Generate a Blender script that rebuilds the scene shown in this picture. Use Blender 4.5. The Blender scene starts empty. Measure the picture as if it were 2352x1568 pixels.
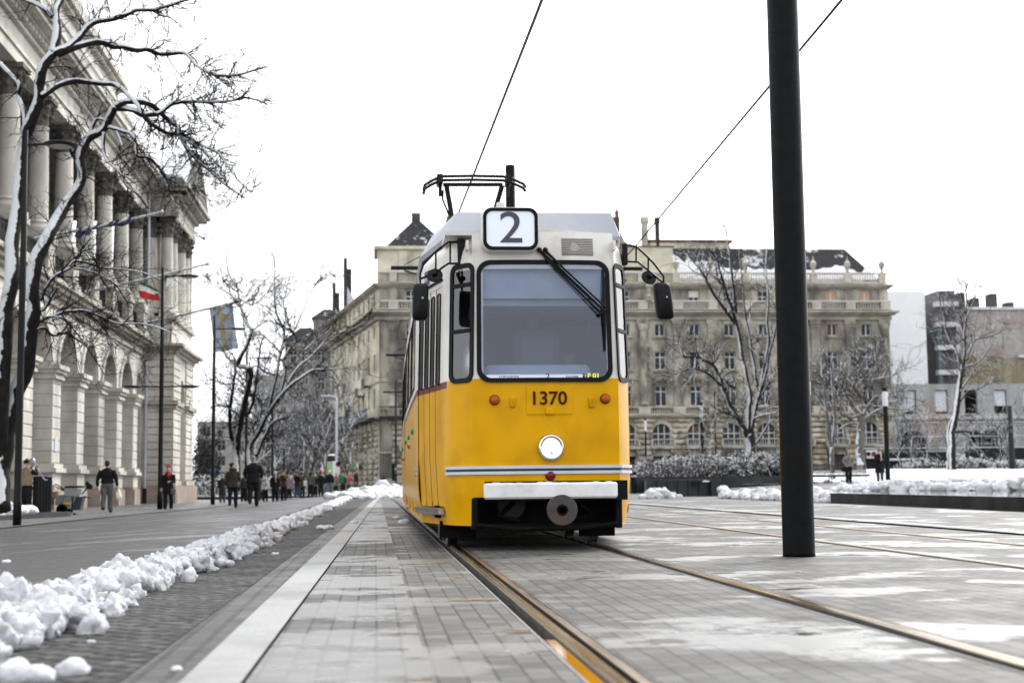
import bpy, bmesh, math, random
from mathutils import Vector, Matrix, noise
R = math.radians
rnd = random.Random(7)
sc = bpy.context.scene
COL = sc.collection
V = Vector

# ---------------------------------------------------------------- camera model
F, CW, CH = 3267.0, 2352, 1568
YAW, ROLL, PITCH, EYE = R(5.5), .011, math.atan((1108-784)/3267.0), .64
_f = V((math.sin(YAW)*math.cos(PITCH), math.cos(YAW)*math.cos(PITCH), math.sin(PITCH)))
_r0 = V((math.cos(YAW), -math.sin(YAW), 0)); _u0 = _r0.cross(_f)
_r = _r0*math.cos(ROLL)-_u0*math.sin(ROLL); _u = _r.cross(_f)
def at(x, y, Y):
    d = _f+_r*((x-CW/2)/F)-_u*((y-CH/2)/F)
    return V((0, 0, EYE))+d*(Y/d.y)
def atx(x, Y): return at(x, 1108, Y).x
cam = bpy.data.cameras.new('camera'); co = bpy.data.objects.new('camera', cam); COL.objects.link(co)
m = Matrix((_r, _u, -_f)).transposed().to_4x4(); m.translation = V((0, 0, EYE)); co.matrix_world = m
cam.lens = 50; cam.sensor_width = 36; cam.clip_end = 3000; cam.clip_start = .1
cam.dof.use_dof = True; cam.dof.focus_distance = 13.9; cam.dof.aperture_fstop = 2.5
sc.camera = co

def clamp(t, a=0., b=1.): return max(a, min(b, t))
def sm(t): t = clamp(t); return t*t*(3-2*t)
def gz(x, y):
    z = -.23*sm((-x-2.0)/5.0)
    z -= .10*sm((y-45)/45)*sm((9-x)/6)
    z += .42*sm((x-13)/11)*sm((y-30)/30)
    return z

# ---------------------------------------------------------------- materials
MATS = {}
def mat(name, c1, c2=None, scale=4., rough=.7, rough2=None, metal=0., bump=0., bscale=None, coat=0., stretch=None, detail=6., lo=.35, hi=.65, spec=.2, emis=None, snow=None, sub=0., c3=None, s3=1.):
    if name in MATS: return MATS[name]
    M = bpy.data.materials.new(name); M.use_nodes = True
    N = M.node_tree.nodes; L = M.node_tree.links; b = N['Principled BSDF']
    b.inputs['Roughness'].default_value = rough; b.inputs['Metallic'].default_value = metal
    b.inputs['Specular IOR Level'].default_value = spec
    b.inputs['Coat Weight'].default_value = coat; b.inputs['Coat Roughness'].default_value = .08
    if sub: b.inputs['Subsurface Weight'].default_value = sub; b.inputs['Subsurface Radius'].default_value = (.05, .06, .08); b.inputs['Subsurface Scale'].default_value = .3
    b.inputs['Base Color'].default_value = (*c1, 1)
    tc = N.new('ShaderNodeTexCoord'); mp = N.new('ShaderNodeMapping'); L.new(tc.outputs['Object'], mp.inputs[0])
    if stretch: mp.inputs['Scale'].default_value = stretch
    def nz(s, d=detail, src=mp.outputs[0]):
        n = N.new('ShaderNodeTexNoise'); n.inputs['Scale'].default_value = s; n.inputs['Detail'].default_value = d; n.inputs['Roughness'].default_value = .6
        L.new(src, n.inputs['Vector']); return n.outputs['Fac']
    def ramp(src, a, c):
        r = N.new('ShaderNodeMapRange'); r.inputs['From Min'].default_value = a; r.inputs['From Max'].default_value = c; L.new(src, r.inputs[0]); return r.outputs[0]
    def mix(f, a, c):
        x = N.new('ShaderNodeMix'); x.data_type = 'RGBA'; L.new(f, x.inputs[0])
        for i, q in ((6, a), (7, c)):
            if isinstance(q, tuple): x.inputs[i].default_value = (*q, 1)
            else: L.new(q, x.inputs[i])
        return x.outputs[2]
    out = None
    if c2:
        fac = ramp(nz(scale), lo, hi); out = mix(fac, c1, c2)
        if c3: out = mix(ramp(nz(s3, 4.), .45, .7), out, c3)
        if rough2 is not None:
            r = N.new('ShaderNodeMapRange'); r.inputs['To Min'].default_value = rough; r.inputs['To Max'].default_value = rough2; L.new(fac, r.inputs[0]); L.new(r.outputs[0], b.inputs['Roughness'])
    if snow:   # settled snow on faces that look towards direction snow[:3], threshold, noise scale
        g = N.new('ShaderNodeNewGeometry'); d = N.new('ShaderNodeVectorMath'); d.operation = 'DOT_PRODUCT'
        L.new(g.outputs['Normal'], d.inputs[0]); d.inputs[1].default_value = V(snow[:3]).normalized()
        a = N.new('ShaderNodeMath'); a.operation = 'MULTIPLY_ADD'; L.new(nz(snow[4], 5.), a.inputs[0]); a.inputs[1].default_value = snow[5]; L.new(d.outputs['Value'], a.inputs[2])
        f = ramp(a.outputs[0], snow[3]+snow[5]*.5, snow[3]+snow[5]*.5+.08)
        out = mix(f, out if out else c1, (.56, .575, .60))
    if out: L.new(out, b.inputs['Base Color'])
    if bump:
        bp = N.new('ShaderNodeBump'); bp.inputs['Strength'].default_value = 1.; bp.inputs['Distance'].default_value = bump
        L.new(nz(bscale or scale*4), bp.inputs['Height']); L.new(bp.outputs[0], b.inputs['Normal'])
    if emis:
        b.inputs['Emission Color'].default_value = (*emis[:3], 1); b.inputs['Emission Strength'].default_value = emis[3]
    MATS[name] = M; return M

def glassmat(name, tint=(.8, .85, .88), rough=.02, f0=.05, refl=(1, 1, 1)):
    if name in MATS: return MATS[name]
    M = bpy.data.materials.new(name); M.use_nodes = True; N = M.node_tree.nodes; L = M.node_tree.links; N.clear()
    o = N.new('ShaderNodeOutputMaterial'); mx = N.new('ShaderNodeMixShader'); t = N.new('ShaderNodeBsdfTransparent'); g = N.new('ShaderNodeBsdfGlossy')
    t.inputs[0].default_value = (*tint, 1); g.inputs['Color'].default_value = (*refl, 1); g.inputs['Roughness'].default_value = rough
    fr = N.new('ShaderNodeLayerWeight'); fr.inputs['Blend'].default_value = .25
    mr = N.new('ShaderNodeMapRange'); mr.inputs['To Min'].default_value = f0; mr.inputs['To Max'].default_value = 1.
    L.new(fr.outputs['Fresnel'], mr.inputs[0]); L.new(mr.outputs[0], mx.inputs[0]); L.new(t.outputs[0], mx.inputs[1]); L.new(g.outputs[0], mx.inputs[2]); L.new(mx.outputs[0], o.inputs[0])
    MATS[name] = M; return M

# ---------------------------------------------------------------- mesh builder
def tag(o, label=None, cat=None, group=None, kind=None):
    if label: o['label'] = label
    if cat: o['category'] = cat
    if group: o['group'] = group
    if kind: o['kind'] = kind
    return o
def empty(name, loc, label, cat, group=None, rz=0):
    o = bpy.data.objects.new(name, None); o.location = loc; o.rotation_euler.z = rz; o.empty_display_size = .2; COL.objects.link(o)
    return tag(o, label, cat, group)
class MB:
    def __init__(s, T=None): s.v = []; s.f = []; s.m = []; s.T = T; s.mi = 0
    def add(s, vs, fs):
        n = len(s.v); s.v += [s.T(*p) if s.T else V(p) for p in vs]
        s.f += [tuple(i+n for i in f) for f in fs]; s.m += [s.mi]*len(fs); return s
    def box(s, a0, a1, b0, b1, c0, c1, bev=0):
        if bev:
            e = bev; P = []
            for (x, y, z) in [(a0, b0+e, c0+e), (a0, b1-e, c0+e), (a0, b1-e, c1-e), (a0, b0+e, c1-e), (a1, b0+e, c0+e), (a1, b1-e, c0+e), (a1, b1-e, c1-e), (a1, b0+e, c1-e),
                              (a0+e, b0, c0+e), (a1-e, b0, c0+e), (a1-e, b0, c1-e), (a0+e, b0, c1-e), (a0+e, b1, c0+e), (a1-e, b1, c0+e), (a1-e, b1, c1-e), (a0+e, b1, c1-e),
                              (a0+e, b0+e, c0), (a1-e, b0+e, c0), (a1-e, b1-e, c0), (a0+e, b1-e, c0), (a0+e, b0+e, c1), (a1-e, b0+e, c1), (a1-e, b1-e, c1), (a0+e, b1-e, c1)]: P.append((x, y, z))
            return s.hull(P)
        return s.add([(a0, b0, c0), (a1, b0, c0), (a1, b1, c0), (a0, b1, c0), (a0, b0, c1), (a1, b0, c1), (a1, b1, c1), (a0, b1, c1)],
                     [(0, 3, 2, 1), (4, 5, 6, 7), (0, 1, 5, 4), (1, 2, 6, 5), (2, 3, 7, 6), (3, 0, 4, 7)])
    def hull(s, pts):
        bm = bmesh.new()
        for p in pts: bm.verts.new(p)
        bmesh.ops.convex_hull(bm, input=bm.verts)
        loose = [v for v in bm.verts if not v.link_faces]
        if loose: bmesh.ops.delete(bm, geom=loose, context='VERTS')
        bm.verts.index_update(); bm.verts.ensure_lookup_table()
        s.add([v.co.copy() for v in bm.verts], [tuple(v.index for v in f.verts) for f in bm.faces]); bm.free(); return s
    def tube(s, pts, rad, n=8, cap=True, flat=1.):
        pts = [V(p) for p in pts]
        if not isinstance(rad, (list, tuple)): rad = [rad]*len(pts)
        vs = []; fs = []; prev = None
        for i, p in enumerate(pts):
            t = (pts[min(i+1, len(pts)-1)]-pts[max(i-1, 0)])
            if t.length < 1e-9: t = V((0, 0, 1))
            t.normalize()
            if prev is None: a = t.orthogonal().normalized()
            else:
                a = prev-t*prev.dot(t)
                a = a.normalized() if a.length > 1e-6 else t.orthogonal().normalized()
            prev = a; b = t.cross(a)
            for k in range(n):
                q = 2*math.pi*k/n; vs.append(p+(a*math.cos(q)+b*math.sin(q)*flat)*rad[i])
        for i in range(len(pts)-1):
            for k in range(n):
                j = (k+1) % n; fs.append((i*n+k, i*n+j, (i+1)*n+j, (i+1)*n+k))
        if cap: fs.append(tuple(range(n-1, -1, -1))); fs.append(tuple((len(pts)-1)*n+k for k in range(n)))
        return s.add(vs, fs)
    def lathe(s, prof, n=16, c=(0, 0, 0), ax='z'):
        vs = []; fs = []
        for (r, h) in prof:
            for k in range(n):
                q = 2*math.pi*k/n; x, y = r*math.cos(q), r*math.sin(q)
                vs.append((c[0]+x, c[1]+y, c[2]+h) if ax == 'z' else ((c[0]+x, c[1]+h, c[2]+y) if ax == 'y' else (c[0]+h, c[1]+x, c[2]+y)))
        for i in range(len(prof)-1):
            for k in range(n):
                j = (k+1) % n; fs.append((i*n+k, i*n+j, (i+1)*n+j, (i+1)*n+k))
        fs.append(tuple(range(n-1, -1, -1))); fs.append(tuple((len(prof)-1)*n+k for k in range(n)))
        return s.add(vs, fs)
    def ball(s, c, r, n=10, m=7):
        if not isinstance(r, (list, tuple)): r = (r, r, r)
        vs = [(c[0], c[1], c[2]-r[2])]; fs = []
        for i in range(1, m):
            a = math.pi*i/m
            for k in range(n):
                q = 2*math.pi*k/n; vs.append((c[0]+r[0]*math.sin(a)*math.cos(q), c[1]+r[1]*math.sin(a)*math.sin(q), c[2]-r[2]*math.cos(a)))
        vs.append((c[0], c[1], c[2]+r[2])); e = len(vs)-1
        for k in range(n): fs.append((0, 1+(k+1) % n, 1+k)); fs.append((e, e-n+k, e-n+(k+1) % n))
        for i in range(m-2):
            for k in range(n):
                a = 1+i*n+k; b = 1+i*n+(k+1) % n; fs.append((a, b, b+n, a+n))
        return s.add(vs, fs)
    def loft(s, secs, n=16):   # secs: (cx,cy,z,rx,ry)
        vs = []; fs = []
        for (cx, cy, z, rx, ry) in secs:
            for k in range(n):
                q = 2*math.pi*k/n; vs.append((cx+rx*math.cos(q), cy+ry*math.sin(q), z))
        for i in range(len(secs)-1):
            for k in range(n):
                j = (k+1) % n; fs.append((i*n+k, i*n+j, (i+1)*n+j, (i+1)*n+k))
        fs.append(tuple(range(n-1, -1, -1))); fs.append(tuple((len(secs)-1)*n+k for k in range(n)))
        return s.add(vs, fs)
    def grid(s, nx, ny, fn):
        vs = [fn(i/nx, j/ny) for j in range(ny+1) for i in range(nx+1)]
        return s.add(vs, [(j*(nx+1)+i, j*(nx+1)+i+1, (j+1)*(nx+1)+i+1, (j+1)*(nx+1)+i) for j in range(ny) for i in range(nx)])
    def build(s, name, mats, parent=None, org=None, smooth=False, voxel=0, nrm=True, disp=0., dsc=3.):
        if not isinstance(mats, (list, tuple)): mats = [mats]
        if org is None:
            org = V((0, 0, 0)); q = parent
            while q is not None: org += q.location; q = q.parent
        org = V(org); me = bpy.data.meshes.new(name); me.from_pydata([tuple(V(p)-org) for p in s.v], [], s.f)
        for mm in mats: me.materials.append(mm)
        if len(mats) > 1: me.polygons.foreach_set('material_index', s.m)
        if nrm and not voxel:
            bm = bmesh.new(); bm.from_mesh(me); bmesh.ops.recalc_face_normals(bm, faces=bm.faces); bm.to_mesh(me); bm.free()
        me.update(); o = bpy.data.objects.new(name, me); COL.objects.link(o)
        if voxel:
            md = o.modifiers.new('r', 'REMESH'); md.mode = 'VOXEL'; md.voxel_size = voxel; md.use_smooth_shade = True
            dg = bpy.context.evaluated_depsgraph_get(); dg.update(); m2 = bpy.data.meshes.new_from_object(o.evaluated_get(dg)); o.modifiers.clear()
            m2.materials.clear()
            for mm in mats: m2.materials.append(mm)
            if disp:
                nn = [v.normal.copy() for v in m2.vertices]
                for v, q in zip(m2.vertices, nn):
                    p = v.co*dsc; v.co += q*disp*(noise.noise(p)+.5-1.1*abs(noise.noise(p*1.6+V((7, 3, 1))))-.5*abs(noise.noise(p*3.7))+.3*noise.noise(p*7.9))
            old = o.data; o.data = m2; bpy.data.meshes.remove(old); m2.name = name; smooth = True
        if smooth: o.data.polygons.foreach_set('use_smooth', [True]*len(o.data.polygons))
        if parent: o.parent = parent
        else: o.location = org
        return o
def copy_tree(o, loc=None, rz=None, label=None, parent=None, top=True):
    c = o.copy(); COL.objects.link(c); c.parent = parent
    if top:
        if loc is not None: c.location = loc
        if rz is not None: c.rotation_euler.z = rz
        if label: c['label'] = label
    for ch in o.children: copy_tree(ch, parent=c, top=False)
    return c
def text(name, s, size, material, parent, loc, rot, depth=.002, bold=0., center=True, sx=1.):
    cu = bpy.data.curves.new(name, 'FONT'); cu.body = s; cu.size = size; cu.extrude = depth; cu.offset = bold
    if center: cu.align_x = 'CENTER'; cu.align_y = 'CENTER'
    t = bpy.data.objects.new('tmp', cu); COL.objects.link(t); dg = bpy.context.evaluated_depsgraph_get(); dg.update()
    me = bpy.data.meshes.new_from_object(t.evaluated_get(dg)); bpy.data.objects.remove(t); me.materials.clear(); me.materials.append(material); me.name = name
    for v in me.vertices: v.co.x *= sx
    o = bpy.data.objects.new(name, me); COL.objects.link(o); o.parent = parent
    org = V((0, 0, 0)); q = parent
    while q is not None: org += q.location; q = q.parent
    o.location = V(loc)-org; o.rotation_euler = rot; return o
def rrect(w, h, r, n=5):
    P = []
    for (cx, cy, a0) in ((w/2-r, h/2-r, 0), (-w/2+r, h/2-r, 90), (-w/2+r, -h/2+r, 180), (w/2-r, -h/2+r, 270)):
        for k in range(n+1):
            a = R(a0+90*k/n); P.append((cx+r*math.cos(a), cy+r*math.sin(a)))
        (nx_, ny_, na) = {0: (-w/2+r, h/2-r, 90), 90: (-w/2+r, -h/2+r, 180), 180: (w/2-r, -h/2+r, 270), 270: (w/2-r, h/2-r, 0)}[a0]
        x0, y0 = P[-1]; x1, y1 = nx_+r*math.cos(R(na)), ny_+r*math.sin(R(na))
        for j in range(1, 6): P.append((x0+(x1-x0)*j/6, y0+(y1-y0)*j/6))
    return P
# common materials
SNOW = mat('snow', (.52, .535, .56), (.60, .61, .635), 5., .85, bump=.014, bscale=60, spec=.1, c3=(.45, .46, .48), s3=2.2)
SNOWF = mat('snow_far', (.56, .575, .60), (.62, .63, .65), 2., .8, bump=.03, bscale=9)
BLK = mat('black_paint', (.0025, .0027, .0032), (.0045, .005, .006), 6., .5, spec=.18, bump=.0008, bscale=60)
IRON = mat('dark_iron', (.009, .0095, .011), (.015, .015, .017), 3., .5, spec=.25)
GREYM = mat('grey_metal', (.35, .37, .4), (.42, .44, .47), 3., .4, metal=.3)
WHITEP = mat('white_paint', (.60, .60, .60), (.54, .54, .53), 3., .5)
WGLASS = mat('window_glass', (.006, .008, .011), (.035, .042, .055), .8, .3, spec=.2)
# ---------------------------------------------------------------- world and light
w = bpy.data.worlds.new('World'); sc.world = w; w.use_nodes = True; N = w.node_tree.nodes; L = w.node_tree.links
sky = N.new('ShaderNodeTexSky'); sky.sky_type = 'NISHITA'; sky.sun_disc = False; sky.sun_elevation = R(38); sky.sun_rotation = R(40)
sky.air_density = 1.; sky.dust_density = 6.; sky.ozone_density = 1.
hs = N.new('ShaderNodeHueSaturation'); hs.inputs['Saturation'].default_value = .12; L.new(sky.outputs[0], hs.inputs['Color'])
mx = N.new('ShaderNodeMix'); mx.data_type = 'RGBA'; mx.inputs[0].default_value = .6; L.new(hs.outputs[0], mx.inputs[6]); mx.inputs[7].default_value = (8.6, 8.75, 9.1, 1)   # the cloud layer, evenly bright
bg = N['Background']; bg.inputs['Strength'].default_value = .11; L.new(mx.outputs[2], bg.inputs[0])
su = bpy.data.lights.new('sun', 'SUN'); su.energy = 1.1; su.angle = R(14); su.color = (1, .975, .94)
so = bpy.data.objects.new('sun', su); COL.objects.link(so); so.rotation_euler = (R(50), 0, R(-220)); so.location = (20, -20, 40)
sc.view_settings.view_transform = 'Standard'; sc.view_settings.look = 'None'; sc.view_settings.exposure = 1.4; sc.view_settings.gamma = 1
sc.view_settings.use_curve_mapping = False
sc.cycles.max_bounces = 6; sc.cycles.transparent_max_bounces = 12

# ---------------------------------------------------------------- ground materials
def paving(name, bw, bh, c1, c2, mort, wet, rgh=.55, kind='brick', dark=(.045, .045, .044), pudx=1., psc=.55, pthr=.56, bumpd=.004, pr=.42):
    M = bpy.data.materials.new(name); M.use_nodes = True; N = M.node_tree.nodes; L = M.node_tree.links; b = N['Principled BSDF']
    tc = N.new('ShaderNodeTexCoord'); O = tc.outputs['Object']
    def nz(s, d=5, sx=1., sy=1., off=0.):
        mp = N.new('ShaderNodeMapping'); mp.inputs['Scale'].default_value = (sx, sy, 1); mp.inputs['Location'].default_value = (off, off, 0); L.new(O, mp.inputs[0])
        n = N.new('ShaderNodeTexNoise'); n.inputs['Scale'].default_value = s; n.inputs['Detail'].default_value = d; n.inputs['Roughness'].default_value = .6; L.new(mp.outputs[0], n.inputs[0]); return n.outputs['Fac']
    def mr(s, a, c, t0=0., t1=1.):
        r = N.new('ShaderNodeMapRange'); r.inputs['From Min'].default_value = a; r.inputs['From Max'].default_value = c; r.inputs['To Min'].default_value = t0; r.inputs['To Max'].default_value = t1; L.new(s, r.inputs[0]); return r.outputs[0]
    def mix(f, a, c, ty='MIX'):
        x = N.new('ShaderNodeMix'); x.data_type = 'RGBA'; x.blend_type = ty
        if isinstance(f, float): x.inputs[0].default_value = f
        else: L.new(f, x.inputs[0])
        for i, q in ((6, a), (7, c)):
            if isinstance(q, tuple): x.inputs[i].default_value = (*q, 1)
            else: L.new(q, x.inputs[i])
        return x.outputs[2]
    if kind == 'brick':
        mp = N.new('ShaderNodeMapping'); L.new(O, mp.inputs[0]); mp.inputs['Rotation'].default_value = (0, 0, R(90)) if bw > bh else (0, 0, 0)
        bt = N.new('ShaderNodeTexBrick'); bt.offset = .5 if mort > 1 else 0.; mo = mort % 1
        if name.startswith('paver'):      # long joints run with the rails, cross joints staggered
            sx_ = N.new('ShaderNodeSeparateXYZ'); cx_ = N.new('ShaderNodeCombineXYZ'); L.new(O, sx_.inputs[0]); L.new(sx_.outputs[1], cx_.inputs[0]); L.new(sx_.outputs[0], cx_.inputs[1]); L.new(cx_.outputs[0], bt.inputs[0])
            bt.squash = 1.
        else: L.new(O, bt.inputs[0])
        bt.inputs['Scale'].default_value = 1; bt.inputs['Brick Width'].default_value = bw; bt.inputs['Row Height'].default_value = bh; bt.inputs['Mortar Size'].default_value = mo; bt.inputs['Mortar Smooth'].default_value = .3
        bt.inputs['Color1'].default_value = (*c1, 1); bt.inputs['Color2'].default_value = (*c2, 1); bt.inputs['Mortar'].default_value = (.030, .029, .027, 1); bt.inputs['Bias'].default_value = 0
        col = bt.outputs['Color']; hgt = bt.outputs['Fac']
    elif kind == 'sett':
        mp = N.new('ShaderNodeMapping'); L.new(O, mp.inputs[0]); mp.inputs['Rotation'].default_value = (0, 0, R(38))
        vo = N.new('ShaderNodeTexVoronoi'); vo.feature = 'DISTANCE_TO_EDGE'; vo.inputs['Scale'].default_value = bw; L.new(mp.outputs[0], vo.inputs['Vector']); vo.inputs['Randomness'].default_value = .45
        v2 = N.new('ShaderNodeTexVoronoi'); v2.inputs['Scale'].default_value = bw; L.new(mp.outputs[0], v2.inputs['Vector']); v2.inputs['Randomness'].default_value = .45
        hh = mr(vo.outputs['Distance'], .03, .13); sp = N.new('ShaderNodeSeparateColor'); L.new(v2.outputs['Color'], sp.inputs[0])
        col = mix(hh, (.007, .007, .007), mix(sp.outputs[0], c1, c2)); hgt = mr(vo.outputs['Distance'], .02, .2, 1., 0.)
    else:
        col = mix(mr(nz(140, 2), .35, .65), c1, c2); hgt = nz(90, 3)
    col = mix(mr(nz(1.3, 6, off=3.), .35, .7, 0., .55), col, dark)          # damp stone is darker
    col = mix(mr(nz(23, 4, off=9.), .3, .8, 0., .3), col, (.15, .145, .135))
    pud = mr(nz(psc, 7, 1., pudx, off=5.), pthr, pthr+.035)
    ro = N.new('ShaderNodeMix'); L.new(pud, ro.inputs[0]); L.new(mr(nz(2.1, 6, off=1.), .3, .7, rgh-.12, rgh+.2), ro.inputs[2]); L.new(mr(nz(1.7, 4, 1., 1.6, off=21.), .40, .46, pr*.25, pr), ro.inputs[3])
    L.new(ro.outputs[0], b.inputs['Roughness']); L.new(mix(pud, col, mix(.30, col, (.05, .05, .05))), b.inputs['Base Color'])
    inv = N.new('ShaderNodeMath'); inv.operation = 'SUBTRACT'; inv.inputs[0].default_value = 1; L.new(hgt, inv.inputs[1])
    mu = N.new('ShaderNodeMath'); mu.operation = 'MULTIPLY'; L.new(inv.outputs[0], mu.inputs[0]); L.new(mr(pud, 0, 1, 1., .06), mu.inputs[1])
    ad = N.new('ShaderNodeMath'); ad.operation = 'MULTIPLY_ADD'; L.new(nz(60, 4), ad.inputs[0]); ad.inputs[1].default_value = .25; L.new(mu.outputs[0], ad.inputs[2])
    bp = N.new('ShaderNodeBump'); bp.inputs['Distance'].default_value = bumpd; bp.inputs['Strength'].default_value = 1.; L.new(ad.outputs[0], bp.inputs['Height']); L.new(bp.outputs[0], b.inputs['Normal'])
    L.new(mr(pud, 0, 1, wet*.2, wet*1.9), b.inputs['Specular IOR Level'])
    return M
PAVEL = paving('paver_blocks_wet', .135, .10, (.062, .061, .057), (.140, .137, .128), 1.006, .5, pudx=1.1, psc=.7, pthr=.45, pr=.44)
PAVE = paving('paver_blocks', .135, .10, (.068, .067, .063), (.148, .145, .135), 1.006, .5, pudx=1.5, psc=.55, pthr=.53)
PAVE2 = paving('plaza_slabs', .2, .6, (.075, .075, .074), (.125, .125, .122), 1.006, .5, pudx=1.2, psc=.45, pthr=.55)
SETT = paving('small_setts', 8.5, 0, (.026, .027, .029), (.095, .095, .097), 0, .4, kind='sett', psc=1.2, pthr=.68, rgh=.55, bumpd=.03)
ROADM = paving('wet_asphalt', 0, 0, (.022, .023, .025), (.070, .071, .075), 0, .6, kind='asp', psc=.3, pthr=.57, rgh=.42, pudx=2.2, bumpd=.003)
WALKM = paving('pavement_slabs', .5, .5, (.10, .10, .10), (.15, .15, .15), 1.006, .5, psc=.35, pthr=.57, rgh=.45)
KERBM = mat('granite_kerb', (.24, .24, .236), (.31, .31, .305), 60., .55, bump=.002, bscale=120, c3=(.17, .17, .168), s3=.8)
DIRT_AND_SHADE = mat('dark_ground_groove_shade', (.05, .048, .045), (.09, .085, .08), 3., .8, bump=.01)

def sheet(name, x0, x1, y0, y1, m, nx=4, dz=0., ys=None):
    a = x0 if callable(x0) else (lambda y: x0); b = x1 if callable(x1) else (lambda y: x1)
    ys = ys or [y0+(y1-y0)*(i/40)**1.6 for i in range(41)]
    mb = MB(); vs = []
    for y in ys:
        for i in range(nx+1):
            x = a(y)+(b(y)-a(y))*i/nx; vs.append((x, y, gz(x, y)+dz))
    mb.add(vs, [(j*(nx+1)+i, j*(nx+1)+i+1, (j+1)*(nx+1)+i+1, (j+1)*(nx+1)+i) for j in range(len(ys)-1) for i in range(nx)])
    o = mb.build(name, m, nrm=False); return tag(o, kind='structure')
GY = [-30, -10, 0, 5, 10, 15, 20, 25, 30, 36, 42, 48, 54, 60, 66, 72, 80, 90, 105, 130, 170, 230, 320, 600, 1200]
def xl(y): return -.68+.0099*min(y, 120)
def walk_edge(y): return -6.9-1.2*sm((60-y)/30)+2.2*sm((y-66)/50)
mb = MB(); XS = [-900, -300, -100, -40, -20, -14, -10, -8, -6, -5, -4, -3, -2, -1, 0, 3, 6, 9, 12, 14, 16, 18, 20, 22, 24, 28, 35, 50, 80, 150, 400, 1000]
mb.add([(x, y, gz(x, y)-.075) for y in GY for x in XS], [(j*len(XS)+i, j*len(XS)+i+1, (j+1)*len(XS)+i+1, (j+1)*len(XS)+i) for j in range(len(GY)-1) for i in range(len(XS)-1)])
tag(mb.build('ground', DIRT_AND_SHADE, nrm=False), kind='structure')
sheet('pavement', -60, walk_edge, 0, 0, WALKM, 14, .02, GY[:-3])
sheet('road', walk_edge, -1.95, 0, 0, ROADM, 8, 0, GY[:-3])
sheet('sett_strip', -1.95, lambda y: xl(y)-.215, 0, 0, SETT, 3, 0, GY[:-3])
sheet('sett_border', lambda y: xl(y)-.21, lambda y: xl(y)-.01, 0, 0, paving('border_setts', .1, .1, (.06, .06, .062), (.10, .10, .102), .012, .5, rgh=.45, psc=1., pthr=.7, bumpd=.008), 1, 0, GY[:-3])
sheet('granite_strip', xl, lambda y: xl(y)+.2, 0, 0, KERBM, 1, .012, GY[:-3])
sheet('tram_bed', lambda y: xl(y)+.205, .18, 0, 0, PAVEL, 2, 0, GY[:-3])
sheet('tram_bed', .18, .665, 0, 0, PAVE, 2, 0, GY[:-3])
sheet('tram_bed', .885, 2.125, 0, 0, PAVE, 2, 0, GY[:-3])
sheet('tram_bed', 2.30, 4.50, 0, 0, PAVE, 3, 0, GY[:-3])
sheet('tram_bed', 4.67, 6.02, 0, 0, PAVE, 3, 0, GY[:-3])
sheet('tram_bed', 6.19, 7.10, 0, 0, PAVE, 2, 0, GY[:-3])
sheet('granite_strip', 7.13, 7.33, 0, 0, KERBM, 1, .03, GY[:-3])
sheet('plaza', 7.335, 90, 0, 0, PAVE2, 40, 0, GY[:-3])
STEEL = mat('rail_steel', (.24, .19, .11), (.52, .43, .29), 3., .14, rough2=.25, metal=1., stretch=(30, .3, 30))
STEEL2 = mat('rail_steel_dull', (.20, .16, .12), (.33, .27, .2), 3., .35, metal=1., stretch=(30, .3, 30))
RUST = mat('rusty_band', (.06, .038, .022), (.14, .125, .11), 2.5, .3, rough2=.5, stretch=(6, 1, 1), c3=(.20, .10, .035), s3=1.2)
def rail(x, st, wide, label):
    e = empty('tram_rail', (x, 5, 0), label, 'rail')
    ys = [y for y in GY if -11 < y < 240]
    def prof(nm, pts, m, z0=0):
        mb = MB(); n = len(pts)
        for j, y in enumerate(ys):
            g = gz(x, y)
            mb.v += [V((x+a, y, g+b)) for a, b in pts]
        mb.f = [(j*n+i, j*n+i+1, (j+1)*n+i+1, (j+1)*n+i) for j in range(len(ys)-1) for i in range(n-1)]; mb.m = [0]*len(mb.f)
        return mb.build(nm, m, e, nrm=False, smooth=False)
    prof('rail_head', [(-.030, .003), (-.025, .009), (-.014, .010), (-.011, .006), (-.007, .006), (-.004, .011), (.018, .012), (.026, .009), (.030, .003)], st)
    prof('rail_web', [(-.030, .003), (-.030, -.06)], DIRT_AND_SHADE); prof('rail_web', [(.030, -.06), (.030, .003)], DIRT_AND_SHADE)  # steel sides coloured dark, painting the shade of the grooves
    prof('guard_lip', [(.068, .001), (.078, .001), (.078, -.06)], STEEL2)
    if wide: prof('rusty_band', [(.080*wide, -.002), (.112*wide, -.002)] if wide > 0 else [(-.112, -.002), (-.080, -.002)], RUST)
    prof('edge_bar', [(-.104, -.06), (-.104, .004), (-.096, .004), (-.096, -.06)], KERBM)
    return e
r0 = rail(.77, STEEL, 1, 'wet grooved rail running from the bottom edge under the left tram wheels')
q = MB(); q.add([(.675, 3.2, -.004), (.735, 3.2, -.004), (.735, 5.9, -.004), (.69, 5.9, -.004)], [(0, 1, 2, 3)]); q.build('groove_water', mat('orange_reflection_water', (.30, .13, .01), (.20, .09, .01), 6., .06, spec=.8), r0, nrm=False)  # orange tram reflection is put into the water's own colour
rail(2.21, STEEL, 0, 'shiny grooved rail passing under the right tram wheels')
rail(4.58, STEEL2, 0, 'dark rail of the empty second track, nearer to the thick black mast')
rail(6.10, STEEL, 0, 'pale rail of the empty second track, beside the granite edge strip')

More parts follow.
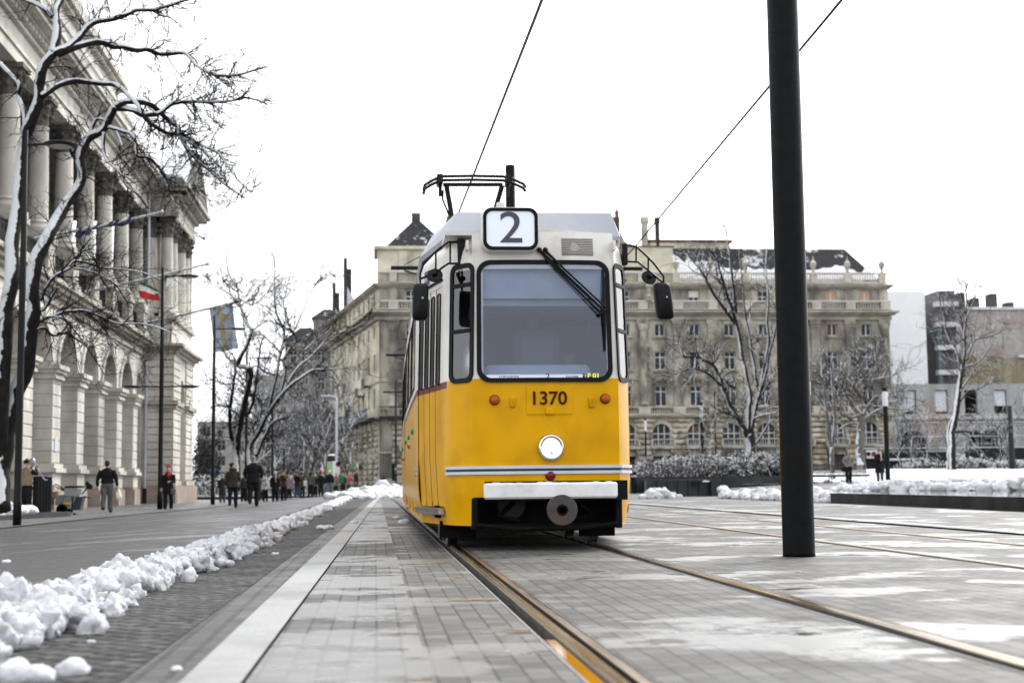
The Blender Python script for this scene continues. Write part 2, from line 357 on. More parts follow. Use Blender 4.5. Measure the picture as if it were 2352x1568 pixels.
# ---------------------------------------------------------------- snow heaps
def heap(name, blobs, vox, label, cat='snow', org=None, disp=.03, dsc=4., kind=None, m=SNOW, parent=None):
    mb = MB()
    for (x, y, z, r) in blobs: mb.ball((x, y, z), r, 10, 7)
    o = mb.build(name, m, parent, org=org, voxel=vox, disp=disp, dsc=dsc)
    if not parent: tag(o, label, cat, kind=kind)
    return o
def ridge_blobs(path, half, hgt, dens, rr, seed, base=0.02, cut=-9):
    r_ = random.Random(seed); B = []
    for (x0, y0), (x1, y1) in zip(path[:-1], path[1:]):
        Ls = math.hypot(x1-x0, y1-y0); nrm = (-(y1-y0)/Ls, (x1-x0)/Ls)
        for _ in range(int(Ls*dens)):
            t = r_.random(); o = r_.gauss(0, .38); o = clamp(o, -1, 1); x = x0+(x1-x0)*t+nrm[0]*o*half; y = y0+(y1-y0)*t+nrm[1]*o*half
            if noise.noise(V((x*.4, y*.33, seed+9))) < cut*1.0 and r_.random() < .85: continue
            prof = (1-abs(o)**1.5); amp = .55+.9*abs(noise.noise(V((x*1.3, y*.9, seed))))*1.6
            rad = rr*r_.uniform(.35, 1.15)*(.6+.5*prof); h = hgt*prof*amp*r_.uniform(.0, 1.)**1.3
            B.append((x, y, gz(x, y)+h*.8+base, (rad*r_.uniform(.8, 1.3), rad*r_.uniform(.8, 1.3), rad*r_.uniform(.6, .95))))
    return B
heap('snow_ridge', ridge_blobs([(-1.78, 3.2), (-1.66, 7)], .42, .20, 64, .10, 3)+ridge_blobs([(-1.64, 6.6), (-1.5, 11), (-1.42, 17)], .29, .13, 56, .082, 33), .016, 'near stretch of the long lumpy snow ridge between road and stone setts', org=(-1.5, 5, 0), disp=.055, dsc=15.)
heap('snow_ridge', ridge_blobs([(-1.42, 17), (-1.35, 26), (-1.3, 36)], .26, .08, 32, .085, 5, cut=-.06), .035, 'middle stretch of the snow ridge between road and setts, ahead of the walking couple', org=(-1.4, 25, 0), disp=.06, dsc=11.)
heap('snow_ridge', ridge_blobs([(-1.3, 36), (-1.35, 50), (-1.35, 68)], .28, .08, 24, .095, 6, cut=.0), .06, 'far stretch of the snow ridge reaching the crowd', org=(-1.4, 50, 0), disp=.06, dsc=5., m=SNOWF)
heap('snow_bank', ridge_blobs([(-1.9, 70), (-.2, 73), (1.3, 74)], 1.1, .33, 40, .25, 8), .09, 'broad white snow bank across the far end of the setts', org=(-.5, 72, 0), disp=.12, dsc=2.4, m=SNOWF)
heap('snow_bank', ridge_blobs([(-.9, 84), (.7, 87), (2.2, 88)], 1.0, .6, 40, .32, 9), .1, 'higher snow bank behind, beneath the two distant walkers', org=(.5, 86, 0), disp=.12, dsc=2.4, m=SNOWF)
heap('snow_pile', [(x, 52+rnd.uniform(-.5, .5), gz(10, 52)+z*.8, .13*rnd.uniform(.7, 1.3)) for x, z in [(10.42+rnd.gauss(0, .38), 0) for _ in range(40)] for z in (.05, .36*math.exp(-((x-10.42)/.45)**2)*rnd.uniform(.6, 1.))], .035, 'small rounded snow pile against the dark planter wall', org=(10.4, 52, 0), disp=.06, dsc=5.)
heap('snow_ridge', ridge_blobs([(12.5, 37.6), (12.45, 43), (12.3, 49.5)], .5, .27, 44, .17, 12), .05, 'snow ridge just behind the thick black mast', org=(12.4, 43, 0), disp=.09, dsc=3.5)
heap('snow_ridge', ridge_blobs([(14.6, 44.6), (16.4, 41.5), (18.4, 38.), (21., 34.)], .55, .27, 50, .17, 14, base=.22), .05, 'lumpy snow ridge along the back of the dark water basin', org=(17, 40, 0), disp=.09, dsc=3.5)
# loose lumps
def lump(x, y, r, label, sq=.6):
    mb = MB(); r_ = random.Random(int(x*91+y*37))
    for _ in range(5): mb.ball((x+r_.uniform(-r, r)*.7, y+r_.uniform(-r, r)*.7, gz(x, y)+r*.35*sq), (r*r_.uniform(.4, .8), r*r_.uniform(.4, .8), r*sq*r_.uniform(.5, .9)), 8, 6)
    tag(mb.build('snow_lump', SNOW, org=(x, y, gz(x, y)), voxel=max(.006, r*.16), disp=r*.12, dsc=1.2/r), label, 'snow', 'snow lumps lying on the paving')
def gp(x, y, z=0):
    d = _f+_r*((x-CW/2)/F)-_u*((y-CH/2)/F); t = (z-EYE)/d.z; return V((0, 0, EYE))+d*t
for (px, py, r, lb) in [(12, 1281, .045, 'small snow lump alone on the road at the left edge'), (262, 1310, .09, 'snow chunk standing on the road side of the ridge'), (632, 1273, .035, 'snow lump on the setts nearest the middle of the granite strip'),
                        (404, 1540, .03, 'tiny snow lump low in the corner between setts and granite strip'), (157, 1545, .07, 'snow chunk on the setts at the bottom left corner'), (207, 1475, .02, 'little crumb below the near end of the snow ridge'),
                        (930, 1202, .1, 'rough snow lump beside the tram skirt, left of its door'), (912, 1190, .07, 'flat snow lump on wet pavers farther behind the tram door'), (810, 1203, .08, 'snow lump lying across the granite strip'),
                        (745, 1215, .11, 'loose snow clod on the setts beside the granite strip'), (1165, 1497, .012, 'two tiny crumbs of snow between the pavers and the left rail'), (60, 1560, .1, 'blurred snow clod at the very bottom left')]:
    p = gp(px, py); lump(p.x, p.y, r, lb)
# ---------------------------------------------------------------- the tram
YEL = mat('tram_yellow', (.64, .325, .0001), (.58, .292, .0001), 1.3, .24, coat=.0, spec=.09, bump=.004, bscale=2.6, c3=(.50, .25, .0005), s3=2.5)
CREAM = mat('tram_cream', (.68, .67, .635), (.62, .605, .57), 2.2, .4, coat=.1, spec=.3, c3=(.54, .515, .47), s3=3.)
REDS = mat('tram_red_stripe', (.12, .010, .004), None, rough=.35)
ROOFG = mat('roof_shroud_white', (.46, .48, .52), (.40, .42, .47), 2., .4)
RUBB = mat('black_rubber', (.004, .004, .005), None, rough=.5, spec=.12)
DARKU = mat('underframe_black', (.0025, .0025, .003), (.006, .0057, .0055), 5., .75, bump=.003, spec=.1)
TGLASS = glassmat('tram_glass', (.74, .79, .87), (.015), .055, (.80, .86, 1.))
SGLASS = glassmat('tram_side_glass', (.22, .24, .27), .02, .05)
TX, TY = 1.625, 13.5
tram = empty('tram', (TX, TY, 0), 'old yellow and cream articulated tram numbered 1370, showing route 2, coming down the wet track', 'tram')
def lean(z): return 0 if z < 1.6 else .075*(z-1.6)/1.2+(.25*(z-2.86)**1.5 if z > 2.86 else 0)
def inset(z):   # how far the side walls tuck in at a height
    return (.05*sm((.62-z)/.4))+(.022*max(0, z-1.62))+(.16*((z-2.8)/.3)**2 if z > 2.8 else 0)
PLAN = [(-.705, .05), (-.60, .030), (-.3, .008), (0, 0), (.3, .008), (.60, .030), (.705, .05)]
def surf(lx, z, off=0.):      # a point on the front face
    return V((TX+lx*(1-.012*max(0, z-1.6)), TY+.10*(lx/.705)**2*.5+lean(z)-off, z))
ZL = [.235, .30, .40, .505, .66, .735, .80, 1.1, 1.4, 1.565, 1.632, 1.70, 2.0, 2.35, 2.60, 2.70, 2.80, 2.90, 2.97, 3.03, 3.07]
# left outline points from the front corner back: (half width, y, key)
SIDE = [(.705, .05), (.718, .065), (.885, .30), (.935, .38), (.985, .62), (1.18, 1.60), (1.19, 1.70), (1.19, 2.6), (1.19, 4.5), (1.19, 6.6), (1.19, 8.9)]
SIDER = [(.705, .05), (.718, .07), (.835, .31), (.862, .38), (.90, .62), (1.02, 1.60), (1.05, 1.90), (1.19, 2.6), (1.19, 4.5), (1.19, 6.6), (1.19, 8.9)]
def side_pt(s, i, z, off=0.):
    hw, y = (SIDE if s < 0 else SIDER)[i]
    return V((TX+s*(hw-inset(z)+off), TY+y+lean(z)*clamp(1-y/.6), z))
mb = MB()
def cell(vs, z0, z1, side):
    zz = (z0+z1)/2
    mb.mi = 0 if zz < (1.632 if not side else 1.565) else (2 if side and zz < 1.632 else 1)
    mb.add(vs, [(0, 1, 2, 3)])
for k in range(len(ZL)-1):
    z0, z1 = ZL[k], ZL[k+1]
    for i in range(6):
        a, b = PLAN[i][0], PLAN[i+1][0]
        if z1 <= .506: continue
        if 1.66 < (z0+z1)/2 < 2.71 and abs(a) <= .6 and abs(b) <= .6: continue
        if 1.632 <= z0 < 1.71 and z1 <= 1.71 and abs(a) <= .6 and abs(b) <= .6: pass
        cell([surf(a, z0), surf(b, z0), surf(b, z1), surf(a, z1)], z0, z1, False)
    for s in (-1, 1):
        for i in range(len(SIDE)-1):
            zz = (z0+z1)/2
            if i == 1 and 1.64 < zz < 2.70: continue                      # cab side window
            if i == 4 and .40 < zz < 2.65: continue                         # door opening
            if i in (7, 8, 9) and 1.70 < zz < 2.60 and s: continue          # saloon windows
            cell([side_pt(s, i, z0), side_pt(s, i+1, z0), side_pt(s, i+1, z1), side_pt(s, i, z1)], z0, z1, i >= 3)
    # closing strip between front and side below the bumper line
# roof
for i in range(len(SIDE)-1):
    z = ZL[-1]; a, b, c, d = side_pt(-1, i, z), side_pt(1, i, z), side_pt(1, i+1, z), side_pt(-1, i+1, z); mb.mi = 1
    ma, mc = (a+b)/2+V((0, 0, .05)), (c+d)/2+V((0, 0, .05)); mb.add([a, ma, mc, d], [(0, 1, 2, 3)]); mb.add([ma, b, c, mc], [(0, 1, 2, 3)])
a, b = side_pt(-1, 0, ZL[-1]), side_pt(1, 0, ZL[-1]); mb.add([a, b, (a+b)/2+V((0, 0, .05))], [(0, 1, 2)])
body = mb.build('body', [YEL, CREAM, REDS], tram, nrm=False)
bm = bmesh.new(); bm.from_mesh(body.data); bmesh.ops.remove_doubles(bm, verts=bm.verts, dist=.0008); bmesh.ops.recalc_face_normals(bm, faces=bm.faces)
bm.to_mesh(body.data); bm.free(); body.data.polygons.foreach_set('use_smooth', [True]*len(body.data.polygons))
try: body.data.set_sharp_from_angle(angle=R(22))
except Exception: pass
def ring(name, w_, h_, r_, th, fn, m, parent, e0=0., e1=.018):
    o = rrect(w_, h_, r_, 7); i = rrect(w_-2*th, h_-2*th, max(.01, r_-th*.7), 7); n = len(o); q = MB()
    for pl, e in ((o, e0), (o, e1), (i, e1), (i, e0)): q.v += [V(fn(x, z, e)) for x, z in pl]
    for k in range(n):
        j = (k+1) % n
        for a in range(3): q.f.append((a*n+k, a*n+j, (a+1)*n+j, (a+1)*n+k)); q.m.append(0)
    return q.build(name, m, parent)
def pane(name, w_, h_, r_, fn, m, parent, e=.006):
    q = MB(); nx = 10; P = rrect(w_, h_, r_, 7)
    # strips across the width so that the pane follows the bowed front
    q.grid(nx, 4, lambda a, b: fn((a-.5)*w_, (b-.5)*h_, e)); return q.build(name, m, parent, smooth=True)
fnw = lambda x, z, e: surf(x-.005, z+2.19, e)
ws = ring('windshield_frame', 1.315, 1.19, .13, .042, fnw, RUBB, tram, 0, .022)
pane('windshield', 1.25, 1.085, .1, fnw, TGLASS, tram, .010)
# cab side windows on the chamfers
def chf(s, i, t, z, e):
    a, b = side_pt(s, i, z), side_pt(s, i+1, z); p = a.lerp(b, t); d = (b-a).normalized(); n = V((d.y, -d.x, 0))*(-s)
    if (n.x*s) < 0: n = -n
    return p+n*e
for s in (-1, 1):
    W_ = (side_pt(s, 2, 2.2)-side_pt(s, 1, 2.2)).length
    fn = lambda x, z, e, s=s, W_=W_: chf(s, 1, .5+x/W_, z+2.185, e)
    fr = ring('cab_window_frame', W_+.075, 1.17, .09, .045, fn, RUBB, tram, 0, .016)
    pane('cab_window', W_-.01, 1.08, .05, fn, glassmat('cab_glass', (.8, .84, .86), .02, .07), tram, .006)
    for zb in (.37, -.08):
        q = MB(); q.add([fn(-W_/2, zb-.018, .02), fn(W_/2, zb-.018, .02), fn(W_/2, zb+.018, .02), fn(-W_/2, zb+.018, .02), fn(-W_/2, zb-.018, .0), fn(W_/2, zb-.018, .0), fn(W_/2, zb+.018, .0), fn(-W_/2, zb+.018, .0)], [(0, 1, 2, 3), (4, 5, 1, 0), (3, 2, 6, 7)]); q.build('window_bar', RUBB, tram)
# doors: four tall narrow leaves with windows
for s in (-1, 1):
    A, B = side_pt(s, 4, 1.), side_pt(s, 5, 1.); Ld = (B-A).length; dd = (B-A).normalized(); nn = V((-dd.y, dd.x, 0)); nn = nn if nn.x*s > 0 else -nn
    def dp(t, z, e, s=s): a, b = side_pt(s, 4, z), side_pt(s, 5, z); return a.lerp(b, t)+nn*e
    door = None
    for k in range(4):
        t0, t1 = k/4+.008, (k+1)/4-.008; q = MB()
        for (z0, z1, mi) in ((.41, .9, 0), (.9, 1.565, 0), (1.565, 1.632, 1), (1.632, 2.3, 2), (2.3, 2.64, 2)):
            q.mi = mi; q.add([dp(t0, z0, -.006), dp(t1, z0, -.006), dp(t1, z1, -.006), dp(t0, z1, -.006)], [(0, 1, 2, 3)])
        q.mi = 3
        for t in (t0, t1): q.add([dp(t-.005, .41, -.003), dp(t+.005, .41, -.003), dp(t+.005, 2.64, -.003), dp(t-.005, 2.64, -.003)], [(0, 1, 2, 3)])
        lf = q.build('door_leaf', [YEL, REDS, CREAM, RUBB], tram, nrm=False)
        wl = (t1-t0)*Ld; tc = (t0+t1)/2
        fd = lambda x, z, e, tc=tc, Ld=Ld: dp(tc+x/Ld, z+2.08, e-.006)
        ring('window_frame', wl*.66, .93, .05, .014, fd, RUBB, lf, .001, .010)
        pane('pane', wl*.60, .90, .03, fd, mat('door_glass', (.012, .013, .016), (.03, .032, .036), 9., .08, spec=.7), lf, .005)
    q = MB(); SD = .07 if s < 0 else .02
    q.add([dp(-.02, .40, .01), dp(1.02, .40, .01), dp(1.02, .40, SD), dp(-.02, .40, SD), dp(-.02, .335, .01), dp(1.02, .335, .01), dp(1.02, .335, SD), dp(-.02, .335, SD)], [(0, 1, 2, 3), (3, 2, 6, 7), (4, 5, 6, 7), (0, 3, 7, 4), (1, 2, 6, 5)])
    for k in range(26):
        t = k/26; q.add([dp(t, .403, SD+.002), dp(t+.018, .403, SD+.002), dp(t+.018, .345, SD+.006), dp(t, .345, SD+.006)], [(0, 1, 2, 3)])
    q.build('door_step', mat('ribbed_step', (.28, .27, .26), (.4, .39, .38), 8., .4, metal=.7), tram)
    q = MB(); q.tube([dp(-.03, 2.665, .012), dp(1.03, 2.665, .012)], .014, 6); q.build('door_rain_rail', BLK, tram)
# saloon side windows, handled per module; rear modules
def module(y0, y1, nwin, doorpos):
    q = MB(); ZS = [(.25, .45, 0), (.45, 1.0, 0), (1.0, 1.565, 0), (1.565, 1.632, 2), (1.632, 1.72, 1), (1.72, 2.62, -1), (2.62, 2.80, 1), (2.80, 2.95, 1), (2.95, 3.07, 1)]
    n = 2*nwin+1; L_ = y1-y0; pw = .09; ww = (L_-pw*(nwin+1))/nwin; cuts = [0]
    for k in range(nwin): cuts += [cuts[-1]+pw, cuts[-1]+pw+ww]
    cuts.append(L_)
    for s in (-1, 1):
        for (za, zb, mi) in ZS:
            for k in range(len(cuts)-1):
                if mi == -1 and k % 2 == 1: continue
                q.mi = 1 if mi == -1 else mi
                p = [V((TX+s*(1.19-inset(z)), TY+y0+y, z)) for y, z in ((cuts[k], za), (cuts[k+1], za), (cuts[k+1], zb), (cuts[k], zb))]; q.add(p, [(0, 1, 2, 3)])
    q.mi = 1; zr = 3.07; hw = 1.19-inset(zr); q.add([V((TX-hw, TY+y0, zr)), V((TX, TY+y0, zr+.05)), V((TX+hw, TY+y0, zr)), V((TX+hw, TY+y1, zr)), V((TX, TY+y1, zr+.05)), V((TX-hw, TY+y1, zr))], [(0, 1, 4, 5), (1, 2, 3, 4)])
    q.mi = 0
    for y in (y0, y1): q.add([V((TX+s_*(1.19-inset(z)), TY+y, z)) for s_, z in ((-1, .25), (1, .25), (1, 1.6), (-1, 1.6))], [(0, 1, 2, 3)])
    q.build('car_section', [YEL, CREAM, REDS], tram, nrm=False)
    return [(y0+a, y0+b) for a, b in zip(cuts[1::2], cuts[2::2])]
def side_windows(spans):
    for (ya, yb) in spans:
        for s in (-1, 1):
            hw = lambda z: 1.19-inset(z)
            fn = lambda x, z, e, s=s, ya=ya, yb=yb: V((TX+s*(hw(z+2.17)+e), TY+(ya+yb)/2+x, z+2.17))
            fr = ring('saloon_window', yb-ya+.03, .94, .07, .04, fn, RUBB, tram, -.01, .006)
            pane('pane', yb-ya-.02, .88, .04, fn, mat('saloon_glass', (.02, .022, .028), (.05, .055, .065), 2., .06, spec=.8), fr, -.004)
side_windows([(2.63, 4.42), (4.58, 6.52), (6.68, 8.8)])
for s in (-1, 1):
    for y in (2.6, 4.5, 6.6, 8.85): 
        q = MB(); q.add([V((TX+s*(1.19-inset(z)), TY+y+a, z)) for a, z in ((-.07, 1.7), (.07, 1.7), (.07, 2.62), (-.07, 2.62))], [(0, 1, 2, 3)]); q.build('window_pillar', CREAM, tram)
sp = module(9.5, 17.6, 6, 0); side_windows(sp); sp = module(18.2, 27.0, 6, 0); side_windows(sp)
for (ya, yb) in ((8.9, 9.5), (17.6, 18.2)):
    q = MB()
    for k in range(7):
        y = TY+ya+(yb-ya)*(k+.5)/7; hw = 1.08 if k % 2 else 1.02; q.box(TX-hw, TX+hw, y-.04, y+.04, .45, 3.0)
    q.build('bellows', RUBB, tram)
# projecting doors posts, buttons and side lamps seen edge-on down the flank
for y in (3.2, 5.2, 7.4, 11.4, 14.2, 20., 23.5):
    q = MB(); q.lathe([(.038, 0), (.035, .02), (.02, .03)], 12, (TX-1.19, TY+y, 1.25), 'x')
    for i in range(len(q.v)): q.v[i].x = 2*(TX-1.19)-q.v[i].x
    q.build('door_button', mat('green_button', (.02, .22, .10), None, rough=.3), tram)
for y, z in ((4.9, 1.12), (10.4, 1.05)):
    q = MB(); q.ball((TX-1.17, TY+y, z), (.06, .05, .04), 10, 7); q.build('side_indicator', mat('amber_lens', (.42, .075, .004), (.30, .045, .004), 9., .15, coat=.15), tram)
for y in (2.2, 4.5, 6.6, 10.1, 13., 19., 22.):
    q = MB(); q.box(TX-1.175, TX-1.14, TY+y-.05, TY+y+.05, .3, 1.56); q.build('door_post', YEL, tram)
q = MB()
for s in (-1, 1):
    for (z, r_) in ((.745, .016), (.795, .016)): q.tube([V((TX+s*1.195, TY+(1.75 if s < 0 else 2.65), z)), V((TX+s*1.195, TY+27, z))], r_, 6)
q.build('side_moulding', GREYM, tram)
# front trim: double moulding with a dark groove
def along(z, e): 
    P = [side_pt(-1, 3, z)+V((-e, -e*.5, 0)), side_pt(-1, 2, z)+V((-e*.7, -e*.7, 0)), side_pt(-1, 1, z)+V((-e*.5, -e, 0))]
    P += [surf(x, z, e) for x in (-.705, -.6, -.3, 0, .3, .6, .705)]
    return P+[side_pt(1, 1, z)+V((e*.5, -e, 0)), side_pt(1, 2, z)+V((e*.7, -e*.7, 0)), side_pt(1, 3, z)+V((e, -e*.5, 0))]
def band(name, z0, z1, e, m):
    q = MB(); A, B, C_, D_ = along(z0, .0), along(z0, e), along(z1, e), along(z1, 0.); n = len(A)
    for P in (A, B, C_, D_): q.v += P
    for r_ in range(3):
        for k in range(n-1): q.f.append((r_*n+k, r_*n+k+1, (r_+1)*n+k+1, (r_+1)*n+k)); q.m.append(0)
    return q.build(name, m, tram)
MOUL = mat('pale_moulding', (.50, .53, .58), (.42, .45, .5), 3., .3, metal=.3)
band('front_moulding', .772, .802, .022, MOUL); band('front_moulding', .720, .748, .022, MOUL); band('moulding_groove', .748, .772, .012, mat('moulding_dark', (.03, .03, .05), None, rough=.4))
def fx(px, py): p = at(px, py, TY); return p.x-TX, p.z
# headlight
lx, z = fx(1265, 1027); c = surf(lx, z, 0)
q = MB(); q.lathe([(.128, .02), (.128, -.035), (.118, -.06), (.104, -.066), (.088, -.045)], 28, (c.x, c.y, c.z), 'y')
hl = q.build('headlight', mat('chrome', (.62, .63, .66), None, rough=.12, metal=1.), tram, smooth=True)
q = MB(); q.ball((c.x, c.y-.045, c.z), (.088, .03, .088), 20, 12); q.build('lens', mat('lit_lens', (.55, .48, .38), (.8, .78, .74), 12., .1, emis=(1., .88, .70, .5)), hl, smooth=True)
q = MB(); q.ball((c.x, c.y-.078, c.z-.055), .009, 8, 6); q.build('bulb_stud', BLK, hl)
def lamp(px, py, r_, m, name, dep=.045):
    lx, z = fx(px, py); c = surf(lx, z, 0); q = MB(); q.lathe([(r_*1.12, .01), (r_*1.12, -.012), (r_, -.014)], 20, c, 'y'); b = q.build(name, RUBB, tram, smooth=False)
    q = MB(); q.lathe([(r_, -.012), (r_*.96, -dep*.7), (r_*.7, -dep), (r_*.2, -dep*1.08)], 20, c, 'y'); q.build('lens', m, b, smooth=True)
AMB = mat('amber_lens', (.42, .075, .004), (.30, .045, .004), 9., .15, coat=.15); REDL = mat('red_lens', (.13, .001, .001), None, rough=.15, coat=.2)
lamp(1136.5, 918, .044, AMB, 'indicator'); lamp(1391, 915, .044, AMB, 'indicator'); lamp(1264, 1092, .043, REDL, 'tail_lamp', .03)
# number hatch
def fbox(name, x0, x1, y0, y1, e0, e1, m, parent=tram, bev=.004):
    (a, z0), (b, z1) = fx(x0, y1), fx(x1, y0); q = MB(); n = 6
    P = [[surf(a+(b-a)*i/n, zz, e) for i in range(n+1)] for zz, e in ((z0, e0), (z0+bev, e1), (z1-bev, e1), (z1, e0))]
    for r_ in P: q.v += r_
    for r_ in range(3):
        for i in range(n): q.f.append((r_*(n+1)+i, r_*(n+1)+i+1, (r_+1)*(n+1)+i+1, (r_+1)*(n+1)+i)); q.m.append(0)
    q.f.append((0, n+1, 2*(n+1), 3*(n+1))); q.f.append((n, 2*n+1, 3*n+2, 4*n+3)); q.m += [0, 0]
    return q.build(name, m, parent)
hatch = fbox('number_hatch', 1210, 1313, 884, 952, .0, .007, YEL)
fbox('hatch_latch', 1253, 1271, 937, 953, .007, .028, YEL, hatch, .012)
tr = (R(90), 0, 0)
lx, z = fx(1259.5, 915.5); text('fleet_number', '1370', .178, mat('number_brown', (.055, .010, .004), None, rough=.5, spec=.1), hatch, surf(lx, z, .012), tr, .003, .0028, sx=1.02)
for px in (1177, 1359):
    q = fbox('flag_holder', px-6, px+6, 912, 934, 0, .022, YEL); lx, z = fx(px, 933); q2 = MB(); q2.ball(surf(lx, z, .02), .012, 8, 6)
    lx0, z0 = fx(px-3, 931); lx1, z1 = fx(px+3, 915); q2.tube([surf(lx0, z0, .03), surf(lx0, z1, .03)], .006, 6); q2.tube([surf(lx1, z0, .03), surf(lx1, z1, .03)], .006, 6); q2.build('holder_clip', YEL, q)
# bumper with snow
(a, z0), (b, z1) = fx(1111, 1146), fx(1415, 1106); q = MB(); q.box(TX+a, TX+b, TY-.10, TY+.12, z0, z1, .018); bp = q.build('bumper', mat('bumper_white', (.74, .74, .75), (.68, .68, .69), 2., .4, c3=(.56, .56, .55), s3=5.), tram)
q = MB(); r_ = random.Random(4)
for _ in range(70): q.ball((TX+a+.06+(b-a-.12)*r_.random(), TY-.0+r_.uniform(-.055, .06), z1-.003), (.05, .03, .012*r_.uniform(.3, 1.3)), 7, 5)
q.build('snow_strip', SNOW, bp, voxel=.008)
(a2, _), (b2, _) = fx(1104, 0), fx(1420, 0); q = MB(); q.box(TX+a2, TX+b2, TY-.012, TY+.02, z0-.02, z1+.016); q.build('bumper_surround', RUBB, tram)
# coupler disc
c = at(1291.5, 1171, TY-.35); q = MB(); q.lathe([(.02, .5), (.07, .5), (.07, .06), (.135, .05), (.143, .035), (.143, 0), (.138, -.006), (.055, -.008), (.045, .0), (.042, .05), (.001, .05)], 32, c, 'y')
cp = q.build('coupler', mat('worn_iron', (.045, .044, .048), (.065, .06, .06), 6., .5, metal=.3, c3=(.10, .055, .035), s3=9., bump=.001), tram, smooth=False)
q = MB(); q.lathe([(.052, -.012), (.052, -.004), (.034, -.004), (.034, -.012)], 20, c, 'y'); q.box(c.x-.012, c.x+.012, c.y-.004, c.y+.05, c.z-.03, c.z+.03); q.build('coupler_eye', DARKU, cp)
# underframe seen through the open apron
q = MB()
q.box(TX-.72, TX+.72, TY+.42, TY+.5, .22, .56); q.box(TX-.9, TX+.9, TY+.9, TY+8.5, .30, .55)
q.box(TX-.70, TX+.70, TY+.10, TY+.16, .205, .25)
q.tube([(TX-.68, TY+.03, .245), (TX-.3, TY-.01, .205), (TX+.3, TY-.01, .205), (TX+.68, TY+.03, .245)], .022, 8)
for s in (-1, 1):
    q.box(TX+s*.69-.03, TX+s*.69+.03, TY+.03, TY+.4, .20, .50, .01)
    q.tube([(TX+s*.3, TY+.3, .45), (TX+s*.45, TY+.2, .32), (TX+s*.25, TY+.2, .27)], .03, 8)
q.build('underframe', DARKU, tram)
q = MB(); q.lathe([(.13, 0), (.15, .02), (.15, .05), (.13, .07)], 20, (TX-.32, TY+.30, .42), 'y'); q.build('horn', mat('horn_steel', (.02, .02, .022), None, rough=.5, metal=.5), tram)
for xc in (.79, 2.19):
    for yy in (1.19, 2.95, 11.6, 13.4, 20.6, 22.4):
        q = MB(); q.lathe([(.26, -.03), (.335, -.03), (.335, .0), (.315, .01), (.315, .07), (.22, .08), (.06, .05), (.06, -.03)], 26, (xc+(0 if xc > 1.5 else -.04), TY+yy, .335), 'x'); q.build('wheel', mat('wheel_steel', (.05, .045, .045), (.16, .15, .15), 3., .4, metal=.8), tram, smooth=False)
for s, xc in ((-1, .79), (1, 2.19)):
    q = MB(); q.box(xc-.16, xc+.2, TY+.75, TY+.80, .10, .27); q.box(xc-.2, xc+.2, TY+.8, TY+3.4, .30, .42); q.build('life_guard', DARKU, tram)
# headsign box
(a, z0), (b, z1) = fx(1107, 577), fx(1236, 478)
xc, zc = TX+(a+b)/2, (z0+z1)/2; W_, H_ = b-a, z1-z0; yf = TY-.03
q = MB(); P = rrect(W_, H_, .1, 6); n = len(P)
for yy, k in ((yf, 1.), (yf+.12, 1.03), (yf+.6, .9)): q.v += [V((xc+x*k, yy, zc+zz*k)) for x, zz in P]
for r_ in range(2):
    for k in range(n): q.f.append((r_*n+k, r_*n+(k+1) % n, (r_+1)*n+(k+1) % n, (r_+1)*n+k)); q.m.append(0)
q.f.append(tuple(range(n))); q.m.append(0); hb = q.build('headsign_box', CREAM, tram, smooth=True)
fnb = lambda x, z, e: V((xc+x, yf-e, zc+z))
ring('sign_frame', W_-.02, H_-.015, .085, .032, fnb, RUBB, hb, 0, .02)
q = MB(); P = rrect(W_-.085, H_-.075, .06, 6); q.v = [V((xc+x, yf-.006, zc+z)) for x, z in P]; q.f = [tuple(range(len(P)))]; q.m = [0]; q.build('sign_screen', mat('sign_white', (.58, .61, .64), (.53, .56, .60), 2., .35, emis=(.8, .9, 1., .12)), hb)
text('route_number', '2', .43, mat('number_violet', (.07, .06, .10), None, rough=.4), hb, (xc+.005, yf-.012, zc-.002), tr, .002, .002, sx=1.13)
q = MB(); q.box(xc-.62, xc+.82, TY+.16, TY+.9, 3.04, 3.075); q.build('roof_lip', CREAM, tram)
# vent grille
(a, z0), (b, z1) = fx(1294, 583), fx(1367, 543); vg = MB(); P = [surf(a, z0, .004), surf(b, z0, .004), surf(b, z1, .004), surf(a, z1, .004)]; vg.add(P, [(0, 1, 2, 3)]); vg = vg.build('vent_grille', mat('grille_dark', (.05, .04, .04), None, rough=.6), tram)
q = MB()
for k in range(10):
    zz = z0+(z1-z0)*(k+.5)/10; q.add([surf(a, zz-.004, .004), surf(b, zz-.004, .004), surf(b, zz+.006, .016), surf(a, zz+.006, .016), surf(b, zz+.006, .004), surf(a, zz+.006, .004)], [(0, 1, 2, 3), (3, 2, 4, 5)])
q.build('grille_slat', CREAM, vg)
q = MB()
for px in (1074, 1413):
    lx, z = fx(px, 561); q.box(TX+lx-.012, TX+lx+.012, TY+.03, TY+.18, z-.045, z+.045)
q.build('grab_bracket', CREAM, tram)
# wiper: twin arms and blade
def wp(px, py, e): lx, z = fx(px, py); return surf(lx, z, e)
q = MB(); q.tube([wp(1240, 573, .03), wp(1392, 716, .07)], [.018, .012], 6); q.tube([wp(1254, 574, .03), wp(1300, 620, .06), wp(1393, 706, .07)], [.016, .010, .009], 6)
q.tube([wp(1251, 590, .05), wp(1385, 724, .06)], .010, 6); q.ball(wp(1240, 572, .03), .026); q.ball(wp(1254, 572, .03), .026); q.tube([wp(1378, 722, .06), wp(1396, 712, .07)], .014, 6)
wi = q.build('wiper', BLK, tram)
q = MB(); q.tube([wp(1389, 614, .03), wp(1390, 640, .045), wp(1390, 720, .055), wp(1391, 770, .045), wp(1391, 806, .03)], [.006, .013, .017, .012, .006], 6); q.build('wiper_blade', RUBB, wi)
